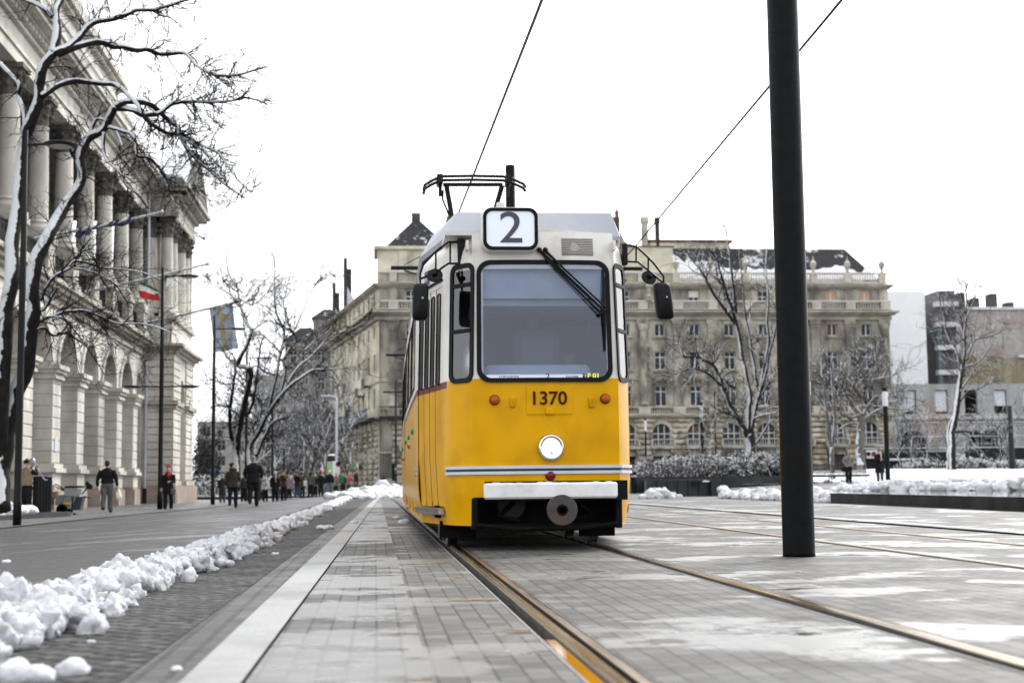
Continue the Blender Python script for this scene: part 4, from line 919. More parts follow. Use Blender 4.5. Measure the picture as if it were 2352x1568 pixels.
q = MB(TP); q.add([(81.0, 17.7, .9), (90.7, 17.7, .9), (85.85, 20.6, .9), (81.0, 17.7, -2.6), (90.7, 17.7, -2.6), (85.85, 20.6, -2.6)], [(0, 1, 2), (3, 5, 4), (0, 2, 5, 3), (1, 4, 5, 2), (0, 3, 4, 1)]); q.build('pavilion_gable', LSD, pal)
q = MB(TP); q.add([(81.0, 17.78, .7), (85.8, 20.68, .7), (85.8, 20.68, -2.6), (81.0, 17.78, -2.6)], [(0, 1, 2, 3)]); q.box(79, 81.3, 17.7, 17.85, -4, .8); q.build('gable_snow', SNOWF, pal)
q = MB(); q.tube([(-12.75, 80.9, 17), (-12.75, 80.9, 8.9), (-12.3, 80.9, 8.6), (-12.3, 80.9, 8.1), (-12.78, 80.9, 7.7), (-12.78, 80.9, .3)], .085, 8); q.build('downpipe', GREYM, pal)
q = MB(); q.lathe([(.11, 0), (.11, .9)], 10, (-12.78, 80.9, -.35)); q.build('downpipe_foot', BLK, pal)
q = MB(TL); q.box(58.75, 59.35, 2.1, 2.65, .13, .16); q.build('wall_notice', mat('pale_blue_notice', (.35, .42, .5), (.5, .52, .55), 20., .5), pal)

# ---------------------------------------------------------------- big corner palace across the square
MST = mat('weathered_stone', (.50, .468, .385), (.145, .135, .115), .42, .9, bump=.03, bscale=3, stretch=(1, 1, .5), c3=(.075, .07, .063), s3=.075, lo=.40, hi=.60)
MRU = mat('rusticated_stone', (.49, .455, .38), (.15, .13, .10), .9, .9, bump=.04, bscale=4, c3=(.27, .20, .125), s3=.3, lo=.42, hi=.6)
MYE = mat('yellowed_plaster', (.62, .58, .46), (.47, .435, .34), .5, .85, c3=(.20, .175, .13), s3=.18)
MSN = mat('snowy_ledge', (.44, .405, .33), (.22, .205, .17), .6, .85, snow=(0, 0, 1, .6, .8, .1))
SLATE = mat('snow_patched_slate', (.015, .015, .017), (.03, .03, .032), 3., .7, snow=(0, -.3, 1, .97, .5, .9))
TERR = mat('roof_tile_dark', (.10, .06, .045), (.05, .04, .035), 3., .8)
big = empty('corner_palace', (33, 175, 0), 'huge soot-stained stone apartment palace behind the tram with rusticated ground floor and balustrades', 'building')
TB = frame((0, 175, 0), 0)       # u = X, w = -Y
SA = math.atan2(1, -.17); SL = 43.6
TS = frame((.4+(-.17)*SL*.986, 175+SL*.986, 0), SA+math.pi)   # street side, u runs back towards the corner
BW = [62.2-4.45*k for k in range(14)]; BE = [BW[0]+2.3]+[(a+b)/2 for a, b in zip(BW[:-1], BW[1:])]+[BW[-1]-2.2]
rows = [(22.9, 24.5, 1.35, False), (18.75, 20.25, 1.3, False), (14.5, 16.75, 1.4, False), (9.95, 12.45, 1.45, False)]
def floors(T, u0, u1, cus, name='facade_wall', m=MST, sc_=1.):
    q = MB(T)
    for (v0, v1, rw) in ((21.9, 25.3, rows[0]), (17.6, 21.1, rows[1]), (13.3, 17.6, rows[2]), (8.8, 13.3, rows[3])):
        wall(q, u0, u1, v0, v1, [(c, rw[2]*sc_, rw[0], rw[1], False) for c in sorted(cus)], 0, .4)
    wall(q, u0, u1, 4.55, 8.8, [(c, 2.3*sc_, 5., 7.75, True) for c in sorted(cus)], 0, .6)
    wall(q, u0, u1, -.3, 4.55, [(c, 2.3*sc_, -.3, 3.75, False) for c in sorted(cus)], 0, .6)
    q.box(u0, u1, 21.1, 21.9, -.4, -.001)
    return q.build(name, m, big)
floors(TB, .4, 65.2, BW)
SW = [3.2+4.1*k for k in range(10)]
floors(TS, 0, SL, SW, 'street_wall', MYE)
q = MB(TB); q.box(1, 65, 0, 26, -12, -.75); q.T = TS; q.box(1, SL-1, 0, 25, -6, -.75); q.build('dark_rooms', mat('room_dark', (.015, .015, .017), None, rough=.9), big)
# rustication pillows
for i, e in enumerate(BE):
    q = MB(TB)
    a, b = (e-1.0, e+1.0) if 0 < i < len(BE)-1 else ((e-1.2, e+.1) if i == 0 else (e-.2, e+1.2))
    for k in range(12):
        z0 = .35+k*.68
        if z0 > 7.6: a2, b2 = a-.45, b+.45
        else: a2, b2 = a, b
        q.box(a2, b2, z0+.06, z0+.62, -.2, .34, .16)
    q.build('rusticated_pier', MRU, big)
for e in [1.2+4.1*k for k in range(11)]:
    q = MB(TS)
    for k in range(12): z0 = .35+k*.68; q.box(e-.9, e+.9, z0+.06, z0+.62, -.2, .30, .15)
    q.build('rusticated_pier', MRU, big)
# cornices, ledges, balustrades
q = MB(TB)
def ledges(a, b):
    for (z0, z1, e) in ((8.55, 8.75, .5), (8.75, 8.86, .65), (4.35, 4.6, .15), (13.1, 13.3, .12), (20.75, 21.1, .35), (21.1, 21.35, .3), (21.35, 21.6, .8), (21.6, 21.82, 1.25), (21.82, 22., .5), (24.7, 24.9, .25), (24.9, 25.1, .6), (25.1, 25.25, .75)): q.box(a-e, b+e*.8, z0, z1, -.3, e)
ledges(.4, 65.2); q.T = TS; ledges(0, SL)
q.build('cornice', MSN, big)
q = MB(TB); e_ = [x for x in BE]
balus(q, .4, 65.2, 25.4, 26.75, .1, .33, e_, .45); balus(q, .4, 65.2, 21.95, 23.05, .85, .33, e_, .6); balus(q, .4, 65.2, 8.86, 9.85, .5, .33, e_, .75)
q.build('balustrade', mat('balustrade_stone', (.47, .44, .37), (.33, .305, .255), .8, .85), big)
q = MB(TB); q.box(.4, 65.3, 26.75, 26.82, -.15, .22); q.box(.4, 65.3, 23.05, 23.12, .6, .98); q.box(.4, 65.3, 22., 22.05, .9, 1.1); q.build('balustrade_snow', SNOWF, big)
# giant pilasters, columns, window surrounds
for i, e in enumerate(BE):
    q = MB(TB)
    q.box(e-.55, e+.55, 9.85, 20.2, -.1, .22); q.box(e-.7, e+.7, 8.86, 10.1, -.1, .45); q.box(e-.75, e+.75, 20.2, 20.75, -.1, .42); q.box(e-.62, e+.62, 19.8, 20.2, -.1, .32)
    if i in (0, 7, 8, 13, 14): q.cyl(e, .35, [(.62, 10.1), (.62, 10.3), (.5, 10.5)]+[(.5-.07*k/4, 10.6+8.6*k/4) for k in range(5)]+[(.6, 19.6), (.7, 20.2)], 12)
    q.box(e-.5, e+.5, 22.0, 24.7, -.1, .14)
    q.build('pilaster', MST, big)
for c in BW:
    q = MB(TB)
    for (b, t, wd, _) in rows[1:]:
        q.box(c-wd/2-.22, c-wd/2, b-.1, t+.1, -.02, .10); q.box(c+wd/2, c+wd/2+.22, b-.1, t+.1, -.02, .10); q.box(c-wd/2-.35, c+wd/2+.35, b-.28, b-.1, -.02, .28); q.box(c-wd/2-.22, c+wd/2+.22, t, t+.22, -.02, .12)
    q.box(c-1.15, c+1.15, 13.25, 13.5, -.02, .5); q.box(c-.95, c-.7, 12.75, 13.25, -.02, .35); q.box(c+.7, c+.95, 12.75, 13.25, -.02, .35)
    for k in range(5): q.box(c-1.75, c-1.25, 13.8+k*.85, 14.2+k*.85, -.02, .16)
    q.box(c-1.5, c+1.5, 4.62, 4.82, -.02, 1.0); q.box(c-1.3, c-1., 4.2, 4.62, -.02, .6); q.box(c+1., c+1.3, 4.2, 4.62, -.02, .6)
    q.build('window_surround', MST, big)
for c in BW: 
  q = MB(TB); balus(q, c-1.45, c+1.45, 4.82, 5.85, .85, .3, [c-1.4, c+1.4], .12)
  q.build('low_balcony', mat('balcony_stone', (.40, .385, .35), (.30, .285, .255), .8, .8), big)
APR = mat('peach_blind', (.48, .31, .21), None, rough=.8); BRB = mat('brown_blind', (.10, .055, .04), None, rough=.8); WBL = mat('white_blind', (.6, .6, .56), None, rough=.8); FRD = mat('frame_brown', (.08, .055, .045), None, rough=.6)
for i, c in enumerate(BW):
    sh = [APR, APR, None, None, None, WBL][i] if i < 6 else (WBL if i % 3 == 0 else None)
    window(big, TB, c, 22.9, 1.35, 1.6, -.3, 2, 0 if sh is APR else .5, None, False, sh)
    window(big, TB, c, 18.75, 1.3, 1.5, -.3, 2, 0, None, False, BRB if i == 1 else None)
    window(big, TB, c, 14.5, 1.4, 2.25, -.3, 2, .7)
    window(big, TB, c, 9.95, 1.45, 2.5, -.3, 2, .72)
    window(big, TB, c, 5.0, 2.3, 2.75, -.45, 3, .55, None, True, BRB if i == 5 else None)
    if i in (0, 1, 3, 4, 2): window(big, TB, c, 1.2, 2.2, 2.4, -.45, 2, .6, FRD)
for i, c in enumerate(SW):
    if i in (3, 6, 9): continue
    for (b, t, wd, _) in rows: window(big, TS, c, b, wd, t-b, -.3, 2, .66)
# roof pieces
q = MB(); q.add([(37.5, 175.6, 25.4), (65., 175.6, 25.4), (61.4, 180, 30.7), (37.5, 180, 30.7), (65., 187, 25.4), (61.4, 183, 30.7), (37.5, 187, 25.4), (37.5, 183, 30.7)], [(0, 1, 2, 3), (1, 4, 5, 2), (3, 2, 5, 7), (4, 6, 7, 5), (0, 3, 7, 6)]); q.build('main_roof', mat('snow_roof', (.016, .016, .018), (.03, .03, .033), 3., .7, snow=(0, -.35, 1, .93, .30, 1.3)), big)
def rsn(u, v):
    x = 37.6+u*26.6; top = .44+.20*noise.noise(V((x*.33, 2.1, 0)))+.14*noise.noise(V((x*1.1, 5., 0)))+(.35 if x < 41 else 0)*(41-x)/3.4; t = v*max(.08, top); 
    return V((min(x, 64.9-3.5*t), 175.52+4.4*t-.03, 25.5+5.3*t+.05*noise.noise(V((x*2, t*9, 0)))))
q = MB(); q.grid(150, 10, rsn); q.build('roof_snow', SNOWF, big, nrm=False)
q = MB()
for k in range(24):
    x = 39+k*.98+rnd.uniform(-.2, .2); q.ball((x, 176.1, 25.9), (.8, .6, .5*rnd.uniform(.6, 1.4)), 8, 5)
q.build('eaves_snow', SNOWF, big)
q = MB(); q.box(31.3, 37.5, 175.5, 186, 25.4, 30.1); q.box(36.3, 47.0, 184, 188, 28, 32.2); q.box(31.3, 36.4, 184, 188, 28, 31.4); q.build('attic_block', MYE, big)
q = MB(); q.box(31.1, 37.7, 175.4, 186.2, 30.1, 30.25); q.box(36.0, 47.4, 183.8, 188.2, 32.2, 32.5); q.build('attic_coping', TERR, big)
ZR = lambda y: .64+(1103-y)*180/3267.
for (x0, x1, yt, yb, m_, nm) in ((1498, 1516, 470, 545, MST, 'round_chimney'), (1531, 1543, 470, 548, mat('sooty_brick', (.025, .023, .022), (.07, .06, .055), 2., .9), 'brick_chimney')):
    xa, xb = atx(x0, 180), atx(x1, 180); q = MB(); q.lathe([((xb-xa)/2*.9, 0), ((xb-xa)/2*.9, ZR(yt)-30-.8), ((xb-xa)/2*1.15, ZR(yt)-30-.7), ((xb-xa)/2*1.15, ZR(yt)-30)], 14, ((xa+xb)/2, 184.2, 30)); q.build(nm, m_, big)
q = MB(); q.box(9, 31, 177, 190, 25.4, 34.2); q.build('hidden_roof', TERR, big)
for px in (1297, 1387, 1148, 1163):
    x = atx(px, 180); q = MB(); q.box(x-(1.4 if px == 1387 else .7), x+(1.4 if px == 1387 else .7), 179, 180.5, 34.2, 34.2+(.5 if px == 1387 else .9)); q.build('chimney', TERR, big)
x = atx(1433, 176); q = MB(); q.cyl(0, 0, [(.1, 0)]) if False else None
q.lathe([(2.3, 0), (2.2, .8), (1.5, 1.4), (1.4, 2.2), (.9, 2.8), (.5, 3.6), (.3, 3.8), (.25, 6.2), (.32, 6.3), (.1, 6.8)], 10, (x, 177.5, 28.5)); q.box(x-2.4, x+2.6, 175.6, 179, 25.4, 28.6); q.build('roof_turret', mat('sooty_copper', (.10, .08, .065), (.2, .16, .12), 2., .8), big)
# left corner attic and slate pyramid
q = MB(); q.box(.2, 8.9, 175.3, 183, 25.3, 29.6); q.box(-.2, 9.1, 174.9, 183.2, 29.6, 30.0)
for u in (3.4, 7.2): q.box(u-.5, u+.5, 175.1, 175.4, 25.5, 29.4)
q.build('corner_attic', MYE, big)
q = MB(); a = [(1.2, 176, 30), (9.2, 176, 30), (9.2, 184, 30), (1.2, 184, 30)]; q.add(a+[(4.9, 179.3, 34.1), (5.5, 179.3, 34.1), (5.5, 180.5, 34.1), (4.9, 180.5, 34.1)], [(0, 1, 5, 4), (1, 2, 6, 5), (2, 3, 7, 6), (3, 0, 4, 7), (4, 5, 6, 7)]); q.build('slate_pyramid', mat('slate_scales', (.012, .012, .014), (.03, .03, .034), 6., .6, snow=(.15, -.5, 1, .97, 1.1, .9)), big)
q = MB(); q.box(4.6, 5.7, 179.4, 180.4, 33.2, 35.0); q.build('pyramid_chimney', TERR, big)
for (u, z, ln) in ((36.5, 12.9, 3.2), (31., 12.0, 3.2)):
    q = MB(TS); q.box(u-1.1, u+1.1, z, z+.18, 0, .9); 
    for k in range(9): q.box(u-1.1+k*.27, u-1.07+k*.27, z+.18, z+1.1, .84, .87)
    q.box(u-1.1, u+1.1, z+1.06, z+1.12, .82, .9); q.build('iron_balcony', IRON, big)
q = MB(TS); q.box(12, SL+.4, 8.4, 8.7, 0, 1.6); q.box(12, SL+.4, 8.7, 9.9, 1.5, 1.56); q.build('long_balcony', IRON, big)
q = MB(TB); q.box(.4, 3.6, 8.6, 8.86, 0, 1.4)
for k in range(17): q.box(.4+k*.2, .44+k*.2, 8.86, 10, 1.3, 1.35)
q.box(.4, 3.6, 9.95, 10.05, 1.25, 1.4); q.build('corner_balcony', IRON, big)
q = MB(TB); q.box(-.2, 9.0, -.2, 1.3, -.1, .3); q.build('pale_plinth', mat('pale_plinth', (.36, .34, .31), (.28, .26, .24), 1., .8), big)
q = MB(TB); q.lathe_uv(34.0, 23.1, .9, [(.5, 0), (.5, .6), (.25, .7), (.35, 1.6), (.5, 1.7), (.2, 2.3), (.05, 2.8)]); q.build('stone_lantern', MSN, big)
for i, e in enumerate(BE[:7]):
    q = MB(TB); q.lathe_uv(e, 26.8, 0, [(.3, 0), (.15, .3), (.42, .9), (.42, 1.3), (.2, 1.5), (.12, 1.7), (.02, 2.2)]); q.build('roof_urn', MSN, big)

# ---------------------------------------------------------------- further buildings
def house(name, x0, x1, y0, y1, h, m, label, rows_=(), cat='building', ang=0, wins=(), wd=1.2, ht=1.9, roof=None, fm=None, gl=None):
    e = empty(name, ((x0+x1)/2, y0, 0), label, cat); T = frame((x0, y0, 0), 0); L_ = x1-x0; q = MB(T); zs = sorted(rows_)
    cuts = [-.5]+[(a+ht+b)/2 for a, b in zip(zs[:-1], zs[1:])]+[h] if zs else [-.5, h]
    if zs:
        for v0, v1, z in zip(cuts[:-1], cuts[1:], zs): wall(q, 0, L_, v0, v1, [(c, wd, z, z+ht, False) for c in wins], 0, .3)
    else: wall(q, 0, L_, -.5, h, [], 0, .3)
    q.box(0, L_, -.5, h, -(y1-y0), -.5); q.build('wall', m, e)
    for z in zs:
        for c in wins: window(e, T, c, z, wd, ht, -.22, 2, .66, fm, glass=gl)
    if roof:
        rm, rh, ov = roof; q = MB(); q.add([(x0-ov, y0-ov, h), (x1+ov, y0-ov, h), (x1+ov, y1, h), (x0-ov, y1, h), (x0+rh, y0+rh, h+rh), (x1-rh, y0+rh, h+rh), (x1-rh, y1-rh, h+rh), (x0+rh, y1-rh, h+rh)], [(0, 1, 5, 4), (1, 2, 6, 5), (2, 3, 7, 6), (3, 0, 4, 7), (4, 5, 6, 7), (0, 3, 2, 1)]); q.build('roof', rm, e)
    return e
FST = mat('far_grey_stone', (.32, .315, .295), (.24, .235, .225), .4, .9); FBR = mat('far_brown_stone', (.27, .255, .235), (.17, .158, .146), .4, .9, c3=(.27, .245, .21), s3=.12)
house('pale_building', -35, -14, 285, 300, 13.2, mat('far_pale_stone', (.34, .335, .31), (.26, .255, .24), .4, .9), 'pale four-storey house with arched windows far behind the trees on the left', (1.5, 4.6, 7.6, 10.4), wins=[1.8+2.9*k for k in range(7)], wd=1.6, ht=1.9, fm=mat('far_frame', (.25, .26, .27), None, rough=.6), roof=(SNOWF, 1.2, .4))
house('street_house', -9.5, -5.2, 218, 224, 26.0, FBR, 'tall brown house with snowy spire gable adjoining the corner palace down the street', (3, 7, 11, 15, 19), wins=[1.2, 3.1], roof=(SLATE, 1.5, .3))
for (px, py, Y, lb) in ((793, 592, 206, 'thin dark firewall fin with snow on the roof beside it, nearer the corner palace'), (767, 650, 238, 'second thin firewall fin above the brown house, farther left')):
    a = at(px, py, Y); e = empty('firewall_fin', (a.x, Y, 24), lb, 'roof'); q = MB(); q.add([(a.x-.25, Y, 20), (a.x+.25, Y, 20), (a.x+.25, Y, a.z), (a.x-.25, Y, a.z), (a.x-.25, Y+6, 20), (a.x+.25, Y+6, 20), (a.x+.25, Y+6, a.z-3), (a.x-.25, Y+6, a.z-3)], [(0, 1, 2, 3), (4, 7, 6, 5), (0, 3, 7, 4), (1, 5, 6, 2), (3, 2, 6, 7)]); q.box(a.x-.15, a.x+.9, Y+.2, Y+1, a.z-5.5, a.z-1.6); q.build('fin', mat('fin_dark', (.03, .03, .033), (.08, .075, .07), .8, .9), e)
    q = MB(); q.add([(a.x+.25, Y+.1, a.z-4.2), (a.x+2.6, Y+.1, a.z-8.5), (a.x+2.6, Y+6, a.z-8), (a.x+.25, Y+6, a.z-4)], [(0, 1, 2, 3)]); q.add([(a.x+.25, Y+.1, a.z-4.2), (a.x+2.6, Y+.1, a.z-8.5), (a.x+.25, Y+.1, a.z-9)], [(0, 1, 2)]); q.build('snowy_slope', SNOWF, e)
house('street_house', -16.5, -9.3, 262, 270, 27., FBR, 'second brown house farther down the street with a lone pointed gable', (3, 7, 11, 15, 19, 23), wins=[1.5, 3.6, 5.7], roof=(SLATE, 2.6, .3))
house('street_house', -27, -16, 320, 330, 25., FST, 'grey house farthest down the street behind snowy branches', (3, 7, 11, 15, 19), wins=[1.5, 4.2, 6.9, 9.4], roof=(SNOWF, 1.5, .3))
house('white_building', atx(2034, 200), atx(2141, 200), 200, 215, at(2090, 669, 200).z, mat('white_render', (.80, .81, .82), (.76, .77, .78), .5, .8), 'blank white gable wall right of the stone palace', (), roof=None)
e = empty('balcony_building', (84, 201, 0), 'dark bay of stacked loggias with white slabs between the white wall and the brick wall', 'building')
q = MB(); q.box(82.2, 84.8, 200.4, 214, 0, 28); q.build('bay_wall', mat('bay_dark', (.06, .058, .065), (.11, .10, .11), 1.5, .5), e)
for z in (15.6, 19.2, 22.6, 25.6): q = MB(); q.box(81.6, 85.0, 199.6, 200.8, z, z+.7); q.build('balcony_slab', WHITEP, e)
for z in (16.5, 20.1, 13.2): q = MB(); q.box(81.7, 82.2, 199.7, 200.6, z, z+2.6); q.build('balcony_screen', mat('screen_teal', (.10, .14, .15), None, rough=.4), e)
BRK = mat('patched_brick', (.30, .245, .225), (.38, .37, .35), .22, .9, c3=(.22, .185, .125), s3=.06, lo=.42, hi=.58)
e = house('brick_building', 84.8, 104, 203, 216, 25.5, BRK, 'bare patched brick and ochre firewall at the right edge', (), roof=None)
q = MB(); q.box(88, 104.3, 202.7, 216, 25.5, 25.9); q.build('roof_snow', SNOWF, e)
q = MB(); q.box(84.9, 104, 202.6, 203, 8, 18.3); q.build('ochre_render', mat('ochre_render', (.26, .225, .145), (.20, .175, .12), .8, .9, stretch=(1.5, 1, .2), c3=(.32, .29, .21), s3=.5), e)
for x, z in ((85.6, 27.2), (87.4, 28.2), (89.6, 27.4), (92.4, 28.1), (95, 26.8)): q = MB(); q.box(x-.5, x+.5, 204, 206, 25.5, z); q.build('chimney', mat('chimney_dark', (.05, .045, .045), (.09, .08, .075), 1., .8), e)
q = MB(); q.box(95, 104, 202.2, 202.7, 18.3, 18.7); q.build('ledge_snow', SNOWF, e)
GC = mat('bare_concrete', (.34, .34, .336), (.24, .24, .24), .5, .85, stretch=(1.5, 1, .35), c3=(.36, .36, .355), s3=.4)
SKYG = mat('painted_sky_light', (.52, .56, .60), None, rough=.7)  # pale colour painting bright sky light into the wall openings
e = empty('concrete_building', (80, 180, 0), 'grey unfinished concrete block with tall openings behind the hoarding', 'building'); T = frame((66.2, 180, 0), 0); q = MB(T)
wall(q, 0, 28, 8.4, 12.9, [(c, 1.75, 9., 12.1, False) for c in (3.3, 7.6, 11.6, 15.6, 19.6, 23.6)], 0, .5); wall(q, 0, 28, -.5, 8.4, [(3.6, 3.4, 3.0, 6.9, True), (13.2, 4., 3., 6.8, False), (22, 4., 3., 6.9, True)], 0, .5); q.box(0, 28, 8.2, 8.5, 0, .5)
q.build('wall', GC, e); q = MB(T); q.box(0, 28, -.5, 12.85, -8, -6); q.box(0, 28, 12.7, 12.9, -7.9, -.4); q.build('inner_wall', mat('inner_dark', (.06, .06, .06), None, rough=.9), e)
for i, c in enumerate((3.3, 7.6, 11.6, 15.6, 19.6)):
    if i != 2: q = MB(T); q.box(c-.8, c+.8, 9.3 if i < 3 else 10.0, 12.0, -.4, -.35); q.build('painted_sky_panel', SKYG, e)
q = MB(T); q.box(0, 28, 8.5, 8.56, -.1, .5); q.build('ledge_snow', SNOWF, e)
e = empty('scaffold', (78, 176, 0), 'thin tube scaffold dusted with snow in front of the concrete block', 'scaffold'); q = MB()
for k in range(9): x = 68+k*2.3; q.tube([(x, 176, 0), (x, 176, 7.8)], .04, 4); q.tube([(x, 177, 0), (x, 177, 7.8)], .04, 4)
for z in (2, 3., 4, 5, 6, 7): q.tube([(68, 176, z), (86.4, 176, z)], .035, 4)
q.build('scaffold_tubes', GREYM, e); q = MB()
for z in (3.9, 5.9, 7.7): q.box(68, 86.4, 176, 177, z, z+.07)
q.build('scaffold_boards', SNOWF, e)
# ---------------------------------------------------------------- trees
BARK = mat('bark_snowed', (.018, .016, .015), (.007, .0065, .0065), 5., .9, bump=.012, bscale=22, snow=(-.5, -.35, .8, .22, 3.5, 1.0))
BARKD = mat('bark_dark', (.010, .0095, .009), (.022, .02, .018), 6., .9)
BARKW = mat('bark_white', (.13, .12, .11), (.07, .065, .06), 3., .9, snow=(-.6, -.2, .7, .50, 2.4, 1.3))
TWG = mat('twig_dark', (.005, .0045, .0045), (.010, .009, .008), 3., .9)
TWS = mat('twig_snowed', (.03, .027, .025), (.013, .012, .011), 3., .9, snow=(0, -.2, 1, .40, 3., .6))
def cat_(pts, n=4):
    out = []; P = [pts[0]]+pts+[pts[-1]]
    for i in range(1, len(P)-2):
        for k in range(n):
            t = k/n; a, b, c, d = P[i-1], P[i], P[i+1], P[i+2]
            out.append(.5*((2*b)+(c-a)*t+(2*a-5*b+4*c-d)*t*t+(3*b-a-3*c+d)*t**3))
    out.append(pts[-1]); return out
def grow(mb, r_, p, d, ln, rad, lvl, droop, spread, kids, nmin=3):
    n = max(3, int(4+lvl)); pts = [p]; q = d.normalized(); s = ln/n
    for i in range(n):
        q = (q+V((r_.gauss(0, .22), r_.gauss(0, .22), r_.gauss(0, .22)+droop))).normalized(); pts.append(pts[-1]+q*s)
    mb.tube(pts, [rad*(1-.75*i/n) for i in range(n+1)], 4 if rad > .012 else nmin, cap=False)
    if lvl > 0:
        for k in range(kids):
            i = r_.randint(1, n); t = (pts[i]-pts[i-1]).normalized()
            a = t.cross(V((r_.gauss(0, 1), r_.gauss(0, 1), r_.gauss(0, 1)))).normalized()
            grow(mb, r_, pts[i], t*.75+a*spread+V((0, 0, .12)), ln*r_.uniform(.4, .68), rad*.55, lvl-1, droop, spread, kids, nmin)
def traced_tree(base, limbs, Y0, label, tw=(.9, .012, 2, 3), droop=-.02, dens=1., seed=1, bark=None, twm=None, amp=.8, group=None, conv=None, twlen=None, rmin=.018, snowy_twigs=None):
    """limbs: (points in photo pixels used only to lay out the skeleton, r0, r1, child count); each limb gets its own depth and thickness"""
    r_ = random.Random(seed); conv = conv or (lambda x, y: (x, y)); e = empty('bare_tree', base, label, 'tree', group)
    tb = MB(); br = MB(); tg = MB()
    for li, (pts, r0, r1, kids) in enumerate(limbs):
        off = V((seed*3.1, li*1.7*0+seed, 0)); W = []
        for (x, y) in pts:
            x, y = conv(x, y); dy = amp*2.2*noise.noise(V((x*.006, y*.004, seed+5.3)))+(amp*.5*noise.noise(V((x*.01, li*9.7, seed))) if r0 < .12 else 0)
            W.append(at(x, y, Y0+dy))
        W = cat_(W, 5); W = [p+V((noise.noise(p*1.1+off), noise.noise(p*1.3+off*2), noise.noise(p*1.2+off*3)))*min(.06, r0*.6) for p in W]; n = len(W)
        rad = [r0+(r1-r0)*(i/(n-1))**.85 for i in range(n)]; rad = [q*(1+.18*noise.noise(p*2.2)) for q, p in zip(rad, W)]
        (tb if r0 >= .12 else br).tube(W, rad, 12 if r0 > .12 else 7)
        for k in range(int(kids*dens)):
            i = int(n*(.12+.88*r_.random()**.8)); i = min(i, n-1); t = (W[i]-W[i-1]).normalized()
            a = t.cross(V((r_.gauss(0, 1), r_.gauss(0, 1), r_.gauss(0, 1)))).normalized()
            L_ = tw[0]*r_.uniform(.4, 1.25)*(1.1-.4*i/n); grow(tg, r_, W[i], t*.6+a*.8+V((0, 0, .2)), L_, max(rmin, min(tw[1]*1.3, rad[i]*.5)), tw[2], droop, .8, tw[3])
    if tb.f: tb.build('trunk', bark or BARK, e, smooth=True)
    if br.f: br.build('branches', bark or BARK, e, smooth=True)
    if tg.f: tg.build('twigs', twm or TWG, e, nrm=False)
    return e
A = lambda x, y: (x*.28711, y*.28711); B = lambda x, y: (x*.28711, 450.2+y*.28711)
def m_(f, pts): return [f(*p) for p in pts]
